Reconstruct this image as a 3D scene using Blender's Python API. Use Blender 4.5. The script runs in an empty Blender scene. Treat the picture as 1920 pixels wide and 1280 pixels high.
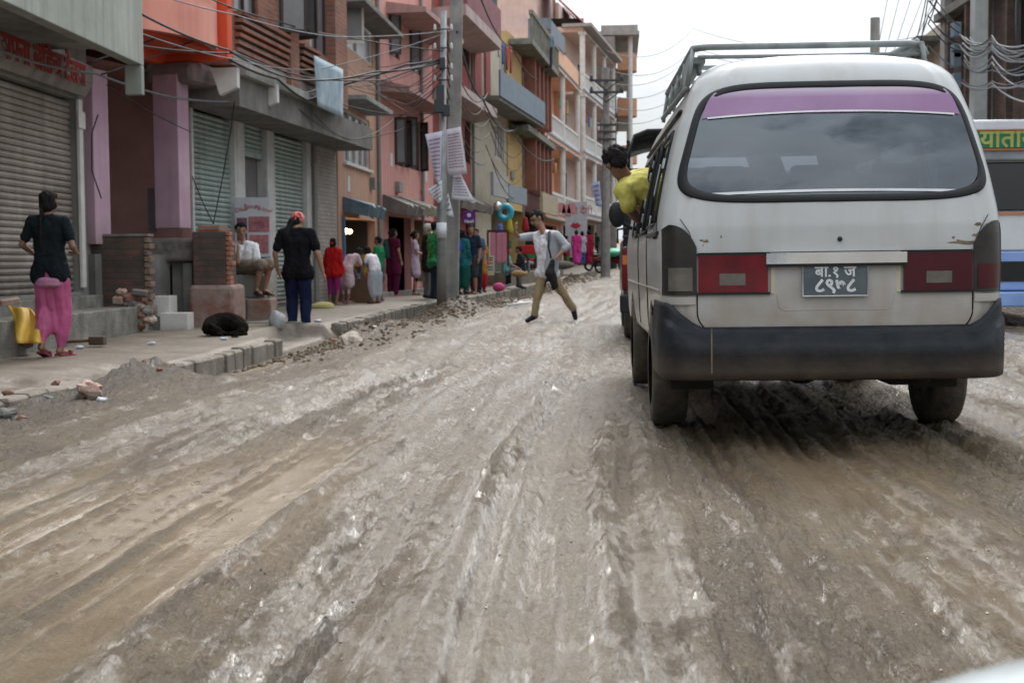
import bpy, math, random
import numpy as np
from mathutils import Vector, Matrix, noise as mnoise
random.seed(7); np.random.seed(7)
S = bpy.context.scene; COL = S.collection
R = math.radians
# ------------------------------------------------------------ camera
FPX = 2600.0; EYE = Vector((0, 0, 0.86)); PITCH = math.atan(149/FPX); ROLL = R(-0.45)
cam = bpy.data.cameras.new('camera'); cam.sensor_width = 36; cam.lens = FPX/1920*36
cam.clip_start = 0.05; cam.clip_end = 3000
cam.dof.use_dof = True; cam.dof.focus_distance = 5.4; cam.dof.aperture_fstop = 7.0
co = bpy.data.objects.new('camera', cam); COL.objects.link(co)
CM = Matrix.Translation(EYE) @ Matrix.Rotation(R(90)-PITCH, 4, 'X') @ Matrix.Rotation(ROLL, 4, 'Z')
co.matrix_world = CM; S.camera = co
CR = CM.to_3x3()
# ------------------------------------------------------------ world: overcast sky
w = bpy.data.worlds.new('World'); S.world = w; w.use_nodes = True
nt = w.node_tree; nt.nodes.clear()
def N(nt, t, **k):
    n = nt.nodes.new(t)
    for a, b in k.items():
        if a.startswith('i_'):
            key = a[2:]; key = int(key) if key.isdigit() else key.replace('_', ' ')
            n.inputs[key].default_value = b
        else: setattr(n, a, b)
    return n
sky = N(nt, 'ShaderNodeTexSky', sky_type='NISHITA', sun_disc=False, sun_elevation=R(50), sun_rotation=R(12))
sky.air_density = 1.0; sky.dust_density = 2.5; sky.ozone_density = 1.5
tc = N(nt, 'ShaderNodeTexCoord'); mp = N(nt, 'ShaderNodeMapping'); mp.inputs['Scale'].default_value = (1.0, 1.0, 2.6)
nz = N(nt, 'ShaderNodeTexNoise', i_Scale=2.6, i_Detail=9.0, i_Roughness=0.58, i_Distortion=0.35)
rp = N(nt, 'ShaderNodeValToRGB'); rp.color_ramp.elements[0].position = .22; rp.color_ramp.elements[1].position = .46
cl = N(nt, 'ShaderNodeTexNoise', i_Scale=1.7, i_Detail=7.0, i_Roughness=0.6)
cr = N(nt, 'ShaderNodeValToRGB'); cr.color_ramp.elements[0].position = .35; cr.color_ramp.elements[1].position = .68
cr.color_ramp.elements[0].color = (8.6, 9.3, 10.1, 1); cr.color_ramp.elements[1].color = (13.4, 13.9, 14.3, 1)
mx = N(nt, 'ShaderNodeMix', data_type='RGBA'); bg = N(nt, 'ShaderNodeBackground', i_Strength=0.085); wo = N(nt, 'ShaderNodeOutputWorld')
L = nt.links.new
L(tc.outputs['Generated'], mp.inputs[0]); L(mp.outputs[0], nz.inputs['Vector']); L(mp.outputs[0], cl.inputs['Vector'])
L(nz.outputs['Fac'], rp.inputs[0]); L(cl.outputs['Fac'], cr.inputs[0])
L(rp.outputs[0], mx.inputs[0]); L(sky.outputs[0], mx.inputs[6]); L(cr.outputs[0], mx.inputs[7])
# overcast skies are about three times brighter overhead than at the horizon, and brighter towards the veiled sun
sx = N(nt, 'ShaderNodeSeparateXYZ'); L(tc.outputs['Generated'], sx.inputs[0])
g1 = N(nt, 'ShaderNodeMath', operation='MULTIPLY_ADD'); L(sx.outputs[2], g1.inputs[0]); g1.inputs[1].default_value = .90; g1.inputs[2].default_value = .29
g2 = N(nt, 'ShaderNodeMath', operation='MULTIPLY_ADD'); L(sx.outputs[1], g2.inputs[0]); g2.inputs[1].default_value = .07; L(g1.outputs[0], g2.inputs[2])
gm = N(nt, 'ShaderNodeVectorMath', operation='SCALE'); L(mx.outputs[2], gm.inputs[0]); L(g2.outputs[0], gm.inputs['Scale'])
L(gm.outputs[0], bg.inputs[0]); L(bg.outputs[0], wo.inputs[0])
sl = bpy.data.lights.new('sun', 'SUN'); sl.energy = 1.5; sl.angle = R(22); sl.color = (1, .97, .93)
so = bpy.data.objects.new('sun', sl); COL.objects.link(so)
so.rotation_euler = (R(-40), 0, R(-12))
S.view_settings.view_transform = 'Standard'; S.view_settings.look = 'None'; S.view_settings.gamma = 1
S.view_settings.exposure = 1.15
# ------------------------------------------------------------ measuring helper: a pixel of the photo at a depth
def ray(px, py):
    return CR @ Vector(((px-960)/FPX, (640-py)/FPX, -1))
def at(px, py, Y):
    d = ray(px, py); return EYE + d*(Y/d.y)
def gnd(px, py, z):
    d = ray(px, py); return EYE + d*((z-EYE.z)/d.z)
# ------------------------------------------------------------ materials
def mat(name, c1, c2=None, rough=.85, scale=4.0, streak=0.0, bump=0.0, bscale=40.0, metal=0.0, spec=.4, dirt=None, dirt_h=None, coat=0.0, streak_c=None):
    m = bpy.data.materials.new(name); m.use_nodes = True; nt = m.node_tree; L = nt.links.new
    b = nt.nodes['Principled BSDF']; b.inputs['Roughness'].default_value = rough; b.inputs['Metallic'].default_value = metal
    b.inputs['Specular IOR Level'].default_value = spec; b.inputs['Coat Weight'].default_value = coat
    if c2 is None: c2 = tuple(x*.78 for x in c1)
    t = N(nt, 'ShaderNodeTexCoord')
    n = N(nt, 'ShaderNodeTexNoise', i_Scale=scale, i_Detail=7.0, i_Roughness=.62); L(t.outputs['Object'], n.inputs['Vector'])
    r = N(nt, 'ShaderNodeValToRGB'); r.color_ramp.elements[0].position = .34; r.color_ramp.elements[1].position = .66
    r.color_ramp.elements[0].color = (*c2, 1); r.color_ramp.elements[1].color = (*c1, 1); L(n.outputs['Fac'], r.inputs[0])
    out = r.outputs[0]
    if streak:
        mp = N(nt, 'ShaderNodeMapping'); mp.inputs['Scale'].default_value = (7, 7, .45); L(t.outputs['Object'], mp.inputs[0])
        n2 = N(nt, 'ShaderNodeTexNoise', i_Scale=1.0, i_Detail=6.0, i_Roughness=.65); L(mp.outputs[0], n2.inputs['Vector'])
        r2 = N(nt, 'ShaderNodeValToRGB'); r2.color_ramp.elements[0].position = .48; r2.color_ramp.elements[1].position = .70
        r2.color_ramp.elements[0].color = (0, 0, 0, 1); r2.color_ramp.elements[1].color = (streak, streak, streak, 1); L(n2.outputs['Fac'], r2.inputs[0])
        mm = N(nt, 'ShaderNodeMix', data_type='RGBA'); L(r2.outputs[0], mm.inputs[0]); L(out, mm.inputs[6])
        mm.inputs[7].default_value = (*(streak_c or tuple(x*.35 for x in c1)), 1); out = mm.outputs[2]
    if dirt_h:                                                # mud splashed up to a height
        z0, z1 = dirt_h
        sp = N(nt, 'ShaderNodeSeparateXYZ'); L(t.outputs['Object'], sp.inputs[0])
        mr = N(nt, 'ShaderNodeMapRange', i_1=z0, i_2=z1, i_3=1.0, i_4=0.0); L(sp.outputs[2], mr.inputs[0])
        n3 = N(nt, 'ShaderNodeTexNoise', i_Scale=6.0, i_Detail=6.0); L(t.outputs['Object'], n3.inputs['Vector'])
        ad = N(nt, 'ShaderNodeMath', operation='MULTIPLY'); L(mr.outputs[0], ad.inputs[0]); L(n3.outputs['Fac'], ad.inputs[1])
        a2 = N(nt, 'ShaderNodeMath', operation='MULTIPLY', use_clamp=True); L(ad.outputs[0], a2.inputs[0]); a2.inputs[1].default_value = 1.7
        mm = N(nt, 'ShaderNodeMix', data_type='RGBA'); L(a2.outputs[0], mm.inputs[0]); L(out, mm.inputs[6])
        mm.inputs[7].default_value = (*(dirt or (.2, .15, .11)), 1); out = mm.outputs[2]
    L(out, b.inputs['Base Color'])
    if bump:
        n4 = N(nt, 'ShaderNodeTexNoise', i_Scale=bscale, i_Detail=5.0); L(t.outputs['Object'], n4.inputs['Vector'])
        bm = N(nt, 'ShaderNodeBump', i_Strength=bump, i_Distance=.02); L(n4.outputs['Fac'], bm.inputs['Height']); L(bm.outputs[0], b.inputs['Normal'])
    return m
def brick(name, c1, c2, mortar, sc=1.0, stain=.5, stain_c=(.06,.055,.05), rough=.95):
    m = bpy.data.materials.new(name); m.use_nodes = True; nt = m.node_tree; L = nt.links.new
    b = nt.nodes['Principled BSDF']; b.inputs['Roughness'].default_value = rough; b.inputs['Specular IOR Level'].default_value = .2
    t = N(nt, 'ShaderNodeTexCoord'); sp = N(nt, 'ShaderNodeSeparateXYZ'); L(t.outputs['Object'], sp.inputs[0])
    ad = N(nt, 'ShaderNodeMath', operation='ADD'); L(sp.outputs[0], ad.inputs[0]); L(sp.outputs[1], ad.inputs[1])
    cb = N(nt, 'ShaderNodeCombineXYZ'); L(ad.outputs[0], cb.inputs[0]); L(sp.outputs[2], cb.inputs[1])
    br = N(nt, 'ShaderNodeTexBrick', i_Scale=1.0*sc); br.inputs['Brick Width'].default_value = .23; br.inputs['Row Height'].default_value = .075
    br.inputs['Mortar Size'].default_value = .011; br.inputs['Mortar Smooth'].default_value = .3
    br.inputs['Color1'].default_value = (*c1, 1); br.inputs['Color2'].default_value = (*c2, 1); br.inputs['Mortar'].default_value = (*mortar, 1)
    L(cb.outputs[0], br.inputs['Vector'])
    n = N(nt, 'ShaderNodeTexNoise', i_Scale=3.0, i_Detail=7.0, i_Roughness=.65); L(t.outputs['Object'], n.inputs['Vector'])
    r = N(nt, 'ShaderNodeValToRGB'); r.color_ramp.elements[0].position = .42; r.color_ramp.elements[1].position = .66
    r.color_ramp.elements[0].color = (0, 0, 0, 1); r.color_ramp.elements[1].color = (stain,)*3+(1,); L(n.outputs['Fac'], r.inputs[0])
    mm = N(nt, 'ShaderNodeMix', data_type='RGBA'); L(r.outputs[0], mm.inputs[0]); L(br.outputs['Color'], mm.inputs[6]); mm.inputs[7].default_value = (*stain_c, 1)
    L(mm.outputs[2], b.inputs['Base Color'])
    bm = N(nt, 'ShaderNodeBump', i_Strength=.7, i_Distance=.01); L(br.outputs['Fac'], bm.inputs['Height']); bm.invert = True; L(bm.outputs[0], b.inputs['Normal'])
    return m
def glass(name, c=(.03,.035,.04), rough=.08, spec=.8):
    m = mat(name, c, tuple(x*.6 for x in c), rough=rough, scale=1.5, spec=spec); return m
def emit(name, c, s):
    m = bpy.data.materials.new(name); m.use_nodes = True; b = m.node_tree.nodes['Principled BSDF']
    b.inputs['Emission Color'].default_value = (*c, 1); b.inputs['Emission Strength'].default_value = s; b.inputs['Base Color'].default_value = (*c, 1); return m
_cm = {}
def cloth(c, k=.8, rough=.95):
    c = tuple(c[:3]); key = (c, k)
    if key not in _cm: _cm[key] = mat('cloth', c, tuple(x*k for x in c), rough=rough, scale=14, spec=.08, bump=.15, bscale=60)
    return _cm[key]
# ------------------------------------------------------------ mesh builder
class MB:
    def __init__(s): s.v = []; s.f = []
    def add(s, v, f):
        o = len(s.v); s.v += [tuple(x) for x in v]; s.f += [tuple(i+o for i in q) for q in f]; return s
    def box(s, x0, x1, y0, y1, z0, z1, M=None):
        v = [(x0,y0,z0),(x1,y0,z0),(x1,y1,z0),(x0,y1,z0),(x0,y0,z1),(x1,y0,z1),(x1,y1,z1),(x0,y1,z1)]
        if M is not None: v = [M @ Vector(p) for p in v]
        return s.add(v, [(0,3,2,1),(4,5,6,7),(0,1,5,4),(1,2,6,5),(2,3,7,6),(3,0,4,7)])
    def quad(s, a, b, c, d): return s.add([a,b,c,d], [(0,1,2,3)])
    def prism(s, pts, d):                                     # polygon pts extruded by vector d
        n = len(pts); d = Vector(d); v = [Vector(p) for p in pts]; v2 = [p+d for p in v]
        return s.add(v+v2, [tuple(range(n))[::-1], tuple(range(n, 2*n))]+[(i,(i+1)%n,(i+1)%n+n,i+n) for i in range(n)])
    def tube(s, pts, r, n=8, cap=True):
        pts = [Vector(p) for p in pts]; k = len(pts); V = []
        rs = r if isinstance(r, (list, tuple)) else [r]*k
        for i, p in enumerate(pts):
            d = (pts[min(i+1,k-1)]-pts[max(i-1,0)])
            if d.length < 1e-9: d = Vector((0,0,1))
            d.normalize(); u = d.cross(Vector((0,0,1)))
            if u.length < .05: u = d.cross(Vector((0,1,0)))
            u.normalize(); w_ = d.cross(u)
            for j in range(n):
                a = 2*math.pi*j/n; V.append(p+u*math.cos(a)*rs[i]+w_*math.sin(a)*rs[i])
        F = [(i*n+j, i*n+(j+1)%n, (i+1)*n+(j+1)%n, (i+1)*n+j) for i in range(k-1) for j in range(n)]
        if cap: F += [tuple(range(n))[::-1], tuple(range((k-1)*n, k*n))]
        return s.add(V, F)
    def cap(s, a, b, ra, rb, n=10, m=4):                      # tapered capsule
        a = Vector(a); b = Vector(b); d = b-a; l = d.length
        if l < 1e-6: d = Vector((0,0,1)); l = 1e-6
        d = d/l; pts = []; rs = []
        for i in range(m+1):
            t = -math.pi/2+math.pi/2*i/m; pts.append(a+d*math.sin(t)*ra); rs.append(max(math.cos(t)*ra, .0005))
        for i in range(m+1):
            t = math.pi/2*i/m; pts.append(b+d*math.sin(t)*rb); rs.append(max(math.cos(t)*rb, .0005))
        u = d.cross(Vector((0,0,1)))
        if u.length < .05: u = d.cross(Vector((0,1,0)))
        u.normalize(); w_ = d.cross(u); V = [p+u*math.cos(2*math.pi*j/n)*r_+w_*math.sin(2*math.pi*j/n)*r_ for p, r_ in zip(pts, rs) for j in range(n)]
        k = len(pts); F = [(i*n+j, i*n+(j+1)%n, (i+1)*n+(j+1)%n, (i+1)*n+j) for i in range(k-1) for j in range(n)]
        F += [tuple(range(n))[::-1], tuple(range((k-1)*n, k*n))]
        return s.add(V, F)
    def ell(s, c, rad, M=None, n=16, m=10):
        c = Vector(c); V = []
        for i in range(m+1):
            t = math.pi*i/m
            for j in range(n):
                a = 2*math.pi*j/n; p = Vector((math.sin(t)*math.cos(a)*rad[0] if 0 < i < m else .0005*math.cos(a), math.sin(t)*math.sin(a)*rad[1] if 0 < i < m else .0005*math.sin(a), math.cos(t)*rad[2]))
                V.append(c+(M @ p if M is not None else p))
        F = [(i*n+j, (i+1)*n+j, (i+1)*n+(j+1)%n, i*n+(j+1)%n) for i in range(m) for j in range(n)]
        F += [tuple(range(n)), tuple(range(m*n, (m+1)*n))[::-1]]
        return s.add(V, F)
    def rock(s, c, rad, seed=0, flat=1.0):
        o = len(s.v); s.ell(c, rad, n=8, m=6); c = Vector(c)
        for i in range(o, len(s.v)):
            p = Vector(s.v[i])-c; k = 1+.55*mnoise.noise(p*(1.6/max(rad))+Vector((seed*7.3, seed*3.1, 0)))
            s.v[i] = tuple(c+Vector((p.x*k, p.y*k, p.z*k*flat)))
        return s
    def mesh(s, name):
        me = bpy.data.meshes.new(name); me.from_pydata(s.v, [], s.f); me.validate(); me.update(); return me
    def build(s, name, m, parent=None, smooth=False, bevel=0, label=None):
        me = s.mesh(name)
        if m: me.materials.append(m)
        o = bpy.data.objects.new(name, me); COL.objects.link(o)
        if parent: o.parent = parent
        if smooth:
            me.polygons.foreach_set('use_smooth', [True]*len(me.polygons))
        if bevel:
            b = o.modifiers.new('b', 'BEVEL'); b.width = bevel; b.segments = 2; b.limit_method = 'ANGLE'
        if label: o['label'] = label
        return o
def tag(o, label=None, cat=None, group=None, kind=None):
    if label: o['label'] = label
    if cat: o['category'] = cat
    if group: o['group'] = group
    if kind: o['kind'] = kind
    return o
def empty(name, loc, label, cat, rz=0, group=None):
    o = bpy.data.objects.new(name, None); COL.objects.link(o); o.location = loc; o.rotation_euler = (0, 0, rz); o.empty_display_size = .2
    return tag(o, label, cat, group)
def text(name, body, size, m, parent, M, extrude=.004, align='CENTER', bold=0.0):
    cu = bpy.data.curves.new(name, 'FONT'); cu.body = body; cu.size = size; cu.align_x = align; cu.align_y = 'CENTER'; cu.extrude = extrude; cu.offset = bold
    cu.resolution_u = 3
    t = bpy.data.objects.new('tmp', cu); COL.objects.link(t)
    me = bpy.data.meshes.new_from_object(t.evaluated_get(bpy.context.evaluated_depsgraph_get()))
    bpy.data.objects.remove(t); bpy.data.curves.remove(cu)
    me.materials.clear(); me.materials.append(m); o = bpy.data.objects.new(name, me); COL.objects.link(o)
    if parent: o.parent = parent
    o.matrix_local = M; return o
def basis(loc, x, z):                                        # text/sign frame: x = reading direction, z = up
    x = Vector(x).normalized(); z = Vector(z); z = (z-x*z.dot(x)).normalized(); n = x.cross(z)
    return Matrix.Translation(loc) @ Matrix((x, z, n)).transposed().to_4x4()
def finish(mb, name, m, parent, vox=.012, it=3, fac=.5, disp=0.0, dsc=(6, 6, 2), seed=0, label=None):
    """union of overlapping solids as one continuous smooth surface"""
    me = mb.mesh('tmp'); o = bpy.data.objects.new('tmp', me); COL.objects.link(o)
    r = o.modifiers.new('r', 'REMESH'); r.mode = 'VOXEL'; r.voxel_size = vox; r.use_smooth_shade = True
    s = o.modifiers.new('s', 'SMOOTH'); s.factor = fac; s.iterations = it
    me2 = bpy.data.meshes.new_from_object(o.evaluated_get(bpy.context.evaluated_depsgraph_get()))
    bpy.data.objects.remove(o); bpy.data.meshes.remove(me)
    if disp:
        sd = Vector((seed*1.7, seed*.9, 0)); nn = [v.normal.copy() for v in me2.vertices]
        for v, n in zip(me2.vertices, nn):
            p = v.co; v.co = p+n*disp*(mnoise.noise(Vector((p.x*dsc[0], p.y*dsc[1], p.z*dsc[2]))+sd)+.5*mnoise.noise(Vector((p.x*dsc[0]*2.3, p.y*dsc[1]*2.3, p.z*dsc[2]*3))+sd))
    me2.materials.clear(); me2.materials.append(m); me2.name = name
    o = bpy.data.objects.new(name, me2); COL.objects.link(o); o.parent = parent
    if label: o['label'] = label
    return o
# ------------------------------------------------------------ numpy noise
_P = np.random.permutation(256); _P = np.concatenate([_P, _P]); _G = np.random.rand(256)*2*np.pi
def pn(x, y):
    xi = np.floor(x).astype(int); yi = np.floor(y).astype(int); xf = x-xi; yf = y-yi; xi &= 255; yi &= 255
    u = xf*xf*xf*(xf*(xf*6-15)+10); v = yf*yf*yf*(yf*(yf*6-15)+10)
    def g(a, b, dx, dy):
        h = _G[_P[_P[a & 255]+(b & 255)]]; return np.cos(h)*dx+np.sin(h)*dy
    n00 = g(xi, yi, xf, yf); n10 = g(xi+1, yi, xf-1, yf); n01 = g(xi, yi+1, xf, yf-1); n11 = g(xi+1, yi+1, xf-1, yf-1)
    return (n00*(1-u)+n10*u)*(1-v)+(n01*(1-u)+n11*u)*v
def fbm(x, y, o=4, gain=.5):
    s = 0; a = 1
    for i in range(o): s = s+a*pn(x+i*17.3, y+i*9.1); x = x*2.03; y = y*2.03; a *= gain
    return s
def sstep(a, b, x): t = np.clip((x-a)/(b-a), 0, 1); return t*t*(3-2*t)
# ------------------------------------------------------------ terrain profile
def rise(y): return .03*np.log1p(np.exp(np.clip((np.asarray(y, float)-57)/4, -40, 40)))*4
KY = np.array([-6, 4, 9.75, 11.9, 15.5, 18.5, 20.3, 24, 30.3, 36.4, 46.5, 62, 78, 110, 160.])
KX = np.array([-4.1, -3.55, -3.22, -2.86, -2.62, -2.44, -2.2, -1.87, -1.05, -.33, .75, 3.0, 5.7, 12.0, 21.])
def xk(y): return np.interp(y, KY, KX)
def swz(y): return np.interp(y, [-6, 13, 20, 26, 40, 200], [-.02, 0, .05, .1, .08, .10])+rise(y)
def road_h(x, y, full=False):
    x = np.asarray(x, float); y = np.asarray(y, float)
    q = x-xk(y); b = rise(y)
    near = 1-sstep(10.9, 11.5, y)
    h = b-.17*np.exp(-(np.clip(q, 0, None)/.75)**2)*(1-.75*near)-.02
    bank = near*np.exp(-((q-.22)/.30)**2)*sstep(2, 5, y)
    h = h+bank*(.01+.07*np.abs(fbm(x*3.5, y*3.0, 4, .6)))
    wq = q+.30*pn(q*.25, y*.10+3)+.05*pn(q*1.3, y*.45)
    A = sstep(.35, 1.4, q)
    rut = .050*pn(wq*1.9, y*.05+11)+.044*pn(wq*4.3+5, y*.08)+.034*pn(wq*9.5, y*.14+7)+.020*pn(wq*19, y*.4)+.009*pn(wq*42, y*1.6)
    br = .35+.65*sstep(-.2, .25, pn(wq*2+50, y*.35))
    g1_ = np.exp(-(np.abs(pn(wq*3.1+2, y*.09)+.05*fbm(x*5, y*3, 3))/.035)**2)*br; g2_ = np.exp(-(np.abs(pn(wq*5.7+22, y*.13)+.06*fbm(x*7, y*4, 3))/.035)**2)*sstep(-.1, .3, pn(wq*3+70, y*.5))
    g3_ = np.exp(-(np.abs(pn(wq*9.5+60, y*.17)+.07*fbm(x*9, y*5, 3))/.03)**2)*sstep(0, .3, pn(wq*4+30, y*.6))
    h = h+1.25*rut*A-.020*A*g1_-.014*A*g2_-.010*A*g3_; g2_ = np.maximum(g2_, g3_*.9)
    for tx in (.86, 2.30):                                   # fresh wheel tracks behind the van
        c = tx-.044*(y-6.5)+.03*pn(y*.4, y*0+tx); h = h-.022*np.exp(-((x-c)/.11)**2)*(y < 9)+.012*np.exp(-((np.abs(x-c)-.16)/.05)**2)*(y < 9)
    crumb = sstep(-.05, .30, pn(wq*1.7+40, y*.16)+.35*pn(wq*6+9, y*.7)+.15*pn(x*6, y*5))
    h = h+.010*fbm(x*3.0, y*1.8, 4, .55)+(.005+.013*crumb)*fbm(x*19, y*13, 3, .65)+.030*crumb*np.maximum(fbm(x*12+3, y*8, 4, .7)-.05, 0)-.018*np.maximum(fbm(x*7+30, y*4, 3, .6)-.28, 0)/.3
    def heap(cx, cy, sx, sy, a): return a*np.exp(-((x-cx)/sx)**2-((y-cy)/sy)**2)*(1+.5*fbm(x*5, y*5, 4))
    hp = heap(-1.05, 25.6, .55, 2.2, .26)+heap(-1.9, 21.2, .4, 1.2, .14)+heap(-2.0, 18.6, .35, .9, .16)+heap(-.4, 31.5, .6, 2.5, .12)+heap(-2.85, 10.7, .32, .75, .15)+heap(1.8, 51, 1.0, 6, .15)+heap(2.4, 58, 1.2, 4, .3)
    h = h+hp
    under = np.exp(-((x-1.6)/1.0)**4-((y-8.7)/2.3)**4)
    P = .95*np.exp(-((x+1.45)/.85)**2-((y-5.2)/2.4)**2)+.55*np.exp(-((x-1.5)/.8)**2-((y-5.7)/.7)**2)+.6*np.exp(-((q-.32)/.2)**2-((y-13.4)/1.2)**2)+.9*pn(wq*1.3+3, y*.10+1)-.15
    pool = sstep(0, 1, P)*(1-under)
    lev = -.026+b-.15*np.exp(-(np.clip(q, 0, None)/.5)**2)*(1-.75*near)+.0016*fbm(x*9, y*3.5, 2)
    over = h-lev; h2 = h*(1-pool)+np.minimum(np.maximum(lev, lev+over*.5), h+.05)*pool
    wet = pool*np.clip(1-(over-.004)/.025, 0, 1)
    if not full: return h2, wet
    bias = .55*np.exp(-((x-.05-.02*y)/.9)**2)+.55*sstep(5.5, 9, y)*sstep(.6, 1.6, q)-.45*np.exp(-((x-1.5)/1.0)**2-((y-5.9)/1.1)**2)-.02*sstep(.75, 1.3, x)*(1-sstep(6, 8, y))-.21
    film = sstep(-.30, .42, bias+.85*pn(wq*2.3+8, y*.07)+.75*pn(wq*7+1, y*.22)+.70*fbm(wq*15, y*1.8, 4, .6)+.45*fbm(x*9, y*6, 4, .65)-.35*crumb-.5*g1_-.4*g2_)*(1-under)*(1-sstep(.02, .1, hp))*(1-bank)*sstep(.3, .9, q)
    dark = np.clip(.75*g1_+.6*g2_+sstep(.015, .12, hp)*.6+bank+.55*crumb*np.clip(fbm(x*6, y*4, 3)+.25, 0, 1), 0, 1)  # groove lines carry painted shade; heaps, bank and crumbs are darker earth
    return h2, wet, film, dark
def rz(x, y): return float(road_h(np.array([x]), np.array([y]))[0][0])
def gridmesh(name, X, Y, Z, m, wet=None, **att):
    n, k = X.shape; me = bpy.data.meshes.new(name); me.vertices.add(n*k)
    me.vertices.foreach_set('co', np.stack([X, Y, Z], -1).astype(np.float32).ravel())
    i = np.arange(n-1)[:, None]*k+np.arange(k-1)[None, :]; q = np.stack([i, i+1, i+1+k, i+k], -1).reshape(-1, 4)
    me.loops.add(q.size); me.loops.foreach_set('vertex_index', q.ravel().astype(np.int32)); me.polygons.add(len(q))
    me.polygons.foreach_set('loop_start', np.arange(0, q.size, 4, dtype=np.int32)); me.polygons.foreach_set('loop_total', np.full(len(q), 4, dtype=np.int32))
    me.polygons.foreach_set('use_smooth', np.ones(len(q), dtype=bool)); me.update(calc_edges=True)
    if wet is not None:
        a = me.attributes.new('wet', 'FLOAT', 'POINT'); a.data.foreach_set('value', wet.astype(np.float32).ravel())
    for an, av in att.items(): a = me.attributes.new(an, 'FLOAT', 'POINT'); a.data.foreach_set('value', av.astype(np.float32).ravel())
    me.materials.append(m); o = bpy.data.objects.new(name, me); COL.objects.link(o); return o
def mud_material():
    m = bpy.data.materials.new('wet mud'); m.use_nodes = True; nt = m.node_tree; L = nt.links.new; b = nt.nodes['Principled BSDF']
    t = N(nt, 'ShaderNodeTexCoord'); A = lambda n: N(nt, 'ShaderNodeAttribute', attribute_name=n).outputs['Fac']
    wet, film, dark = A('wet'), A('film'), A('dark')
    def mix(f, a, c):
        x = N(nt, 'ShaderNodeMix', data_type='RGBA'); L(f, x.inputs[0]); L(a, x.inputs[6]); x.inputs[7].default_value = (*c, 1); return x.outputs[2]
    n1 = N(nt, 'ShaderNodeTexNoise', i_Scale=1.2, i_Detail=10.0, i_Roughness=.68); L(t.outputs['Object'], n1.inputs['Vector'])
    r1 = N(nt, 'ShaderNodeValToRGB'); e = r1.color_ramp.elements; e[0].position = .36; e[1].position = .64
    e[0].color = (.105, .070, .033, 1); e[1].color = (.188, .138, .076, 1); L(n1.outputs['Fac'], r1.inputs[0])
    n9 = N(nt, 'ShaderNodeTexNoise', i_Scale=24.0, i_Detail=8.0, i_Roughness=.75, i_Distortion=.1); L(t.outputs['Object'], n9.inputs['Vector'])
    a9 = N(nt, 'ShaderNodeMath', operation='MULTIPLY_ADD'); L(n9.outputs['Fac'], a9.inputs[0]); a9.inputs[1].default_value = 1.7; a9.inputs[2].default_value = -.85
    s9 = N(nt, 'ShaderNodeMath', operation='ADD'); L(a9.outputs[0], s9.inputs[0]); L(film, s9.inputs[1])
    m9 = N(nt, 'ShaderNodeMapRange', i_1=.02, i_2=.68, i_3=.12, i_4=1.0); L(s9.outputs[0], m9.inputs[0]); film2 = m9.outputs[0]
    f6 = N(nt, 'ShaderNodeMath', operation='MULTIPLY'); L(film2, f6.inputs[0]); f6.inputs[1].default_value = .32  # paler mix where the film lies: sheen painted into the base colour
    c = mix(wet, r1.outputs[0], (.138, .092, .045)); c = mix(f6.outputs[0], c, (.25, .198, .125)); c = mix(dark, c, (.075, .048, .027))
    n5 = N(nt, 'ShaderNodeTexNoise', i_Scale=22.0, i_Detail=6.0, i_Roughness=.7); L(t.outputs['Object'], n5.inputs['Vector'])
    r5 = N(nt, 'ShaderNodeMapRange', i_1=.56, i_2=.68, i_3=0.0, i_4=.45); L(n5.outputs['Fac'], r5.inputs[0]); c = mix(r5.outputs[0], c, (.050, .035, .021)); L(c, b.inputs['Base Color'])
    mw = N(nt, 'ShaderNodeMix', data_type='FLOAT'); L(wet, mw.inputs[0]); mw.inputs[2].default_value = .5; mw.inputs[3].default_value = .2; L(mw.outputs[0], b.inputs['Roughness']); b.inputs['Specular IOR Level'].default_value = .45
    L(film2, b.inputs['Coat Weight']); b.inputs['Coat Roughness'].default_value = .06; b.inputs['Coat IOR'].default_value = 2.45; b.inputs['Coat Tint'].default_value = (1, .93, .83, 1)
    mp = N(nt, 'ShaderNodeMapping'); mp.inputs['Scale'].default_value = (2.3, .42, 1); mp.inputs['Rotation'].default_value = (0, 0, .05); L(t.outputs['Object'], mp.inputs[0])
    n8 = N(nt, 'ShaderNodeTexNoise', i_Scale=18.0, i_Detail=7.0, i_Roughness=.64, i_Distortion=.15); L(mp.outputs[0], n8.inputs['Vector'])
    b8 = N(nt, 'ShaderNodeBump', i_Strength=1.0, i_Distance=.06); L(n8.outputs['Fac'], b8.inputs['Height']); L(b8.outputs[0], b.inputs['Coat Normal'])
    n3 = N(nt, 'ShaderNodeTexNoise', i_Scale=60.0, i_Detail=6.0, i_Roughness=.7); L(t.outputs['Object'], n3.inputs['Vector'])
    sm = N(nt, 'ShaderNodeMath', operation='MULTIPLY_ADD'); L(n8.outputs['Fac'], sm.inputs[0]); sm.inputs[1].default_value = 1.5; L(n3.outputs['Fac'], sm.inputs[2])
    sb = N(nt, 'ShaderNodeMapRange', i_1=0.0, i_2=1.0, i_3=1.0, i_4=.35); L(wet, sb.inputs[0])
    bm = N(nt, 'ShaderNodeBump', i_Distance=.05); L(sb.outputs[0], bm.inputs['Strength']); L(sm.outputs[0], bm.inputs['Height']); L(bm.outputs[0], b.inputs['Normal'])
    return m
MUD = mud_material()
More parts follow.
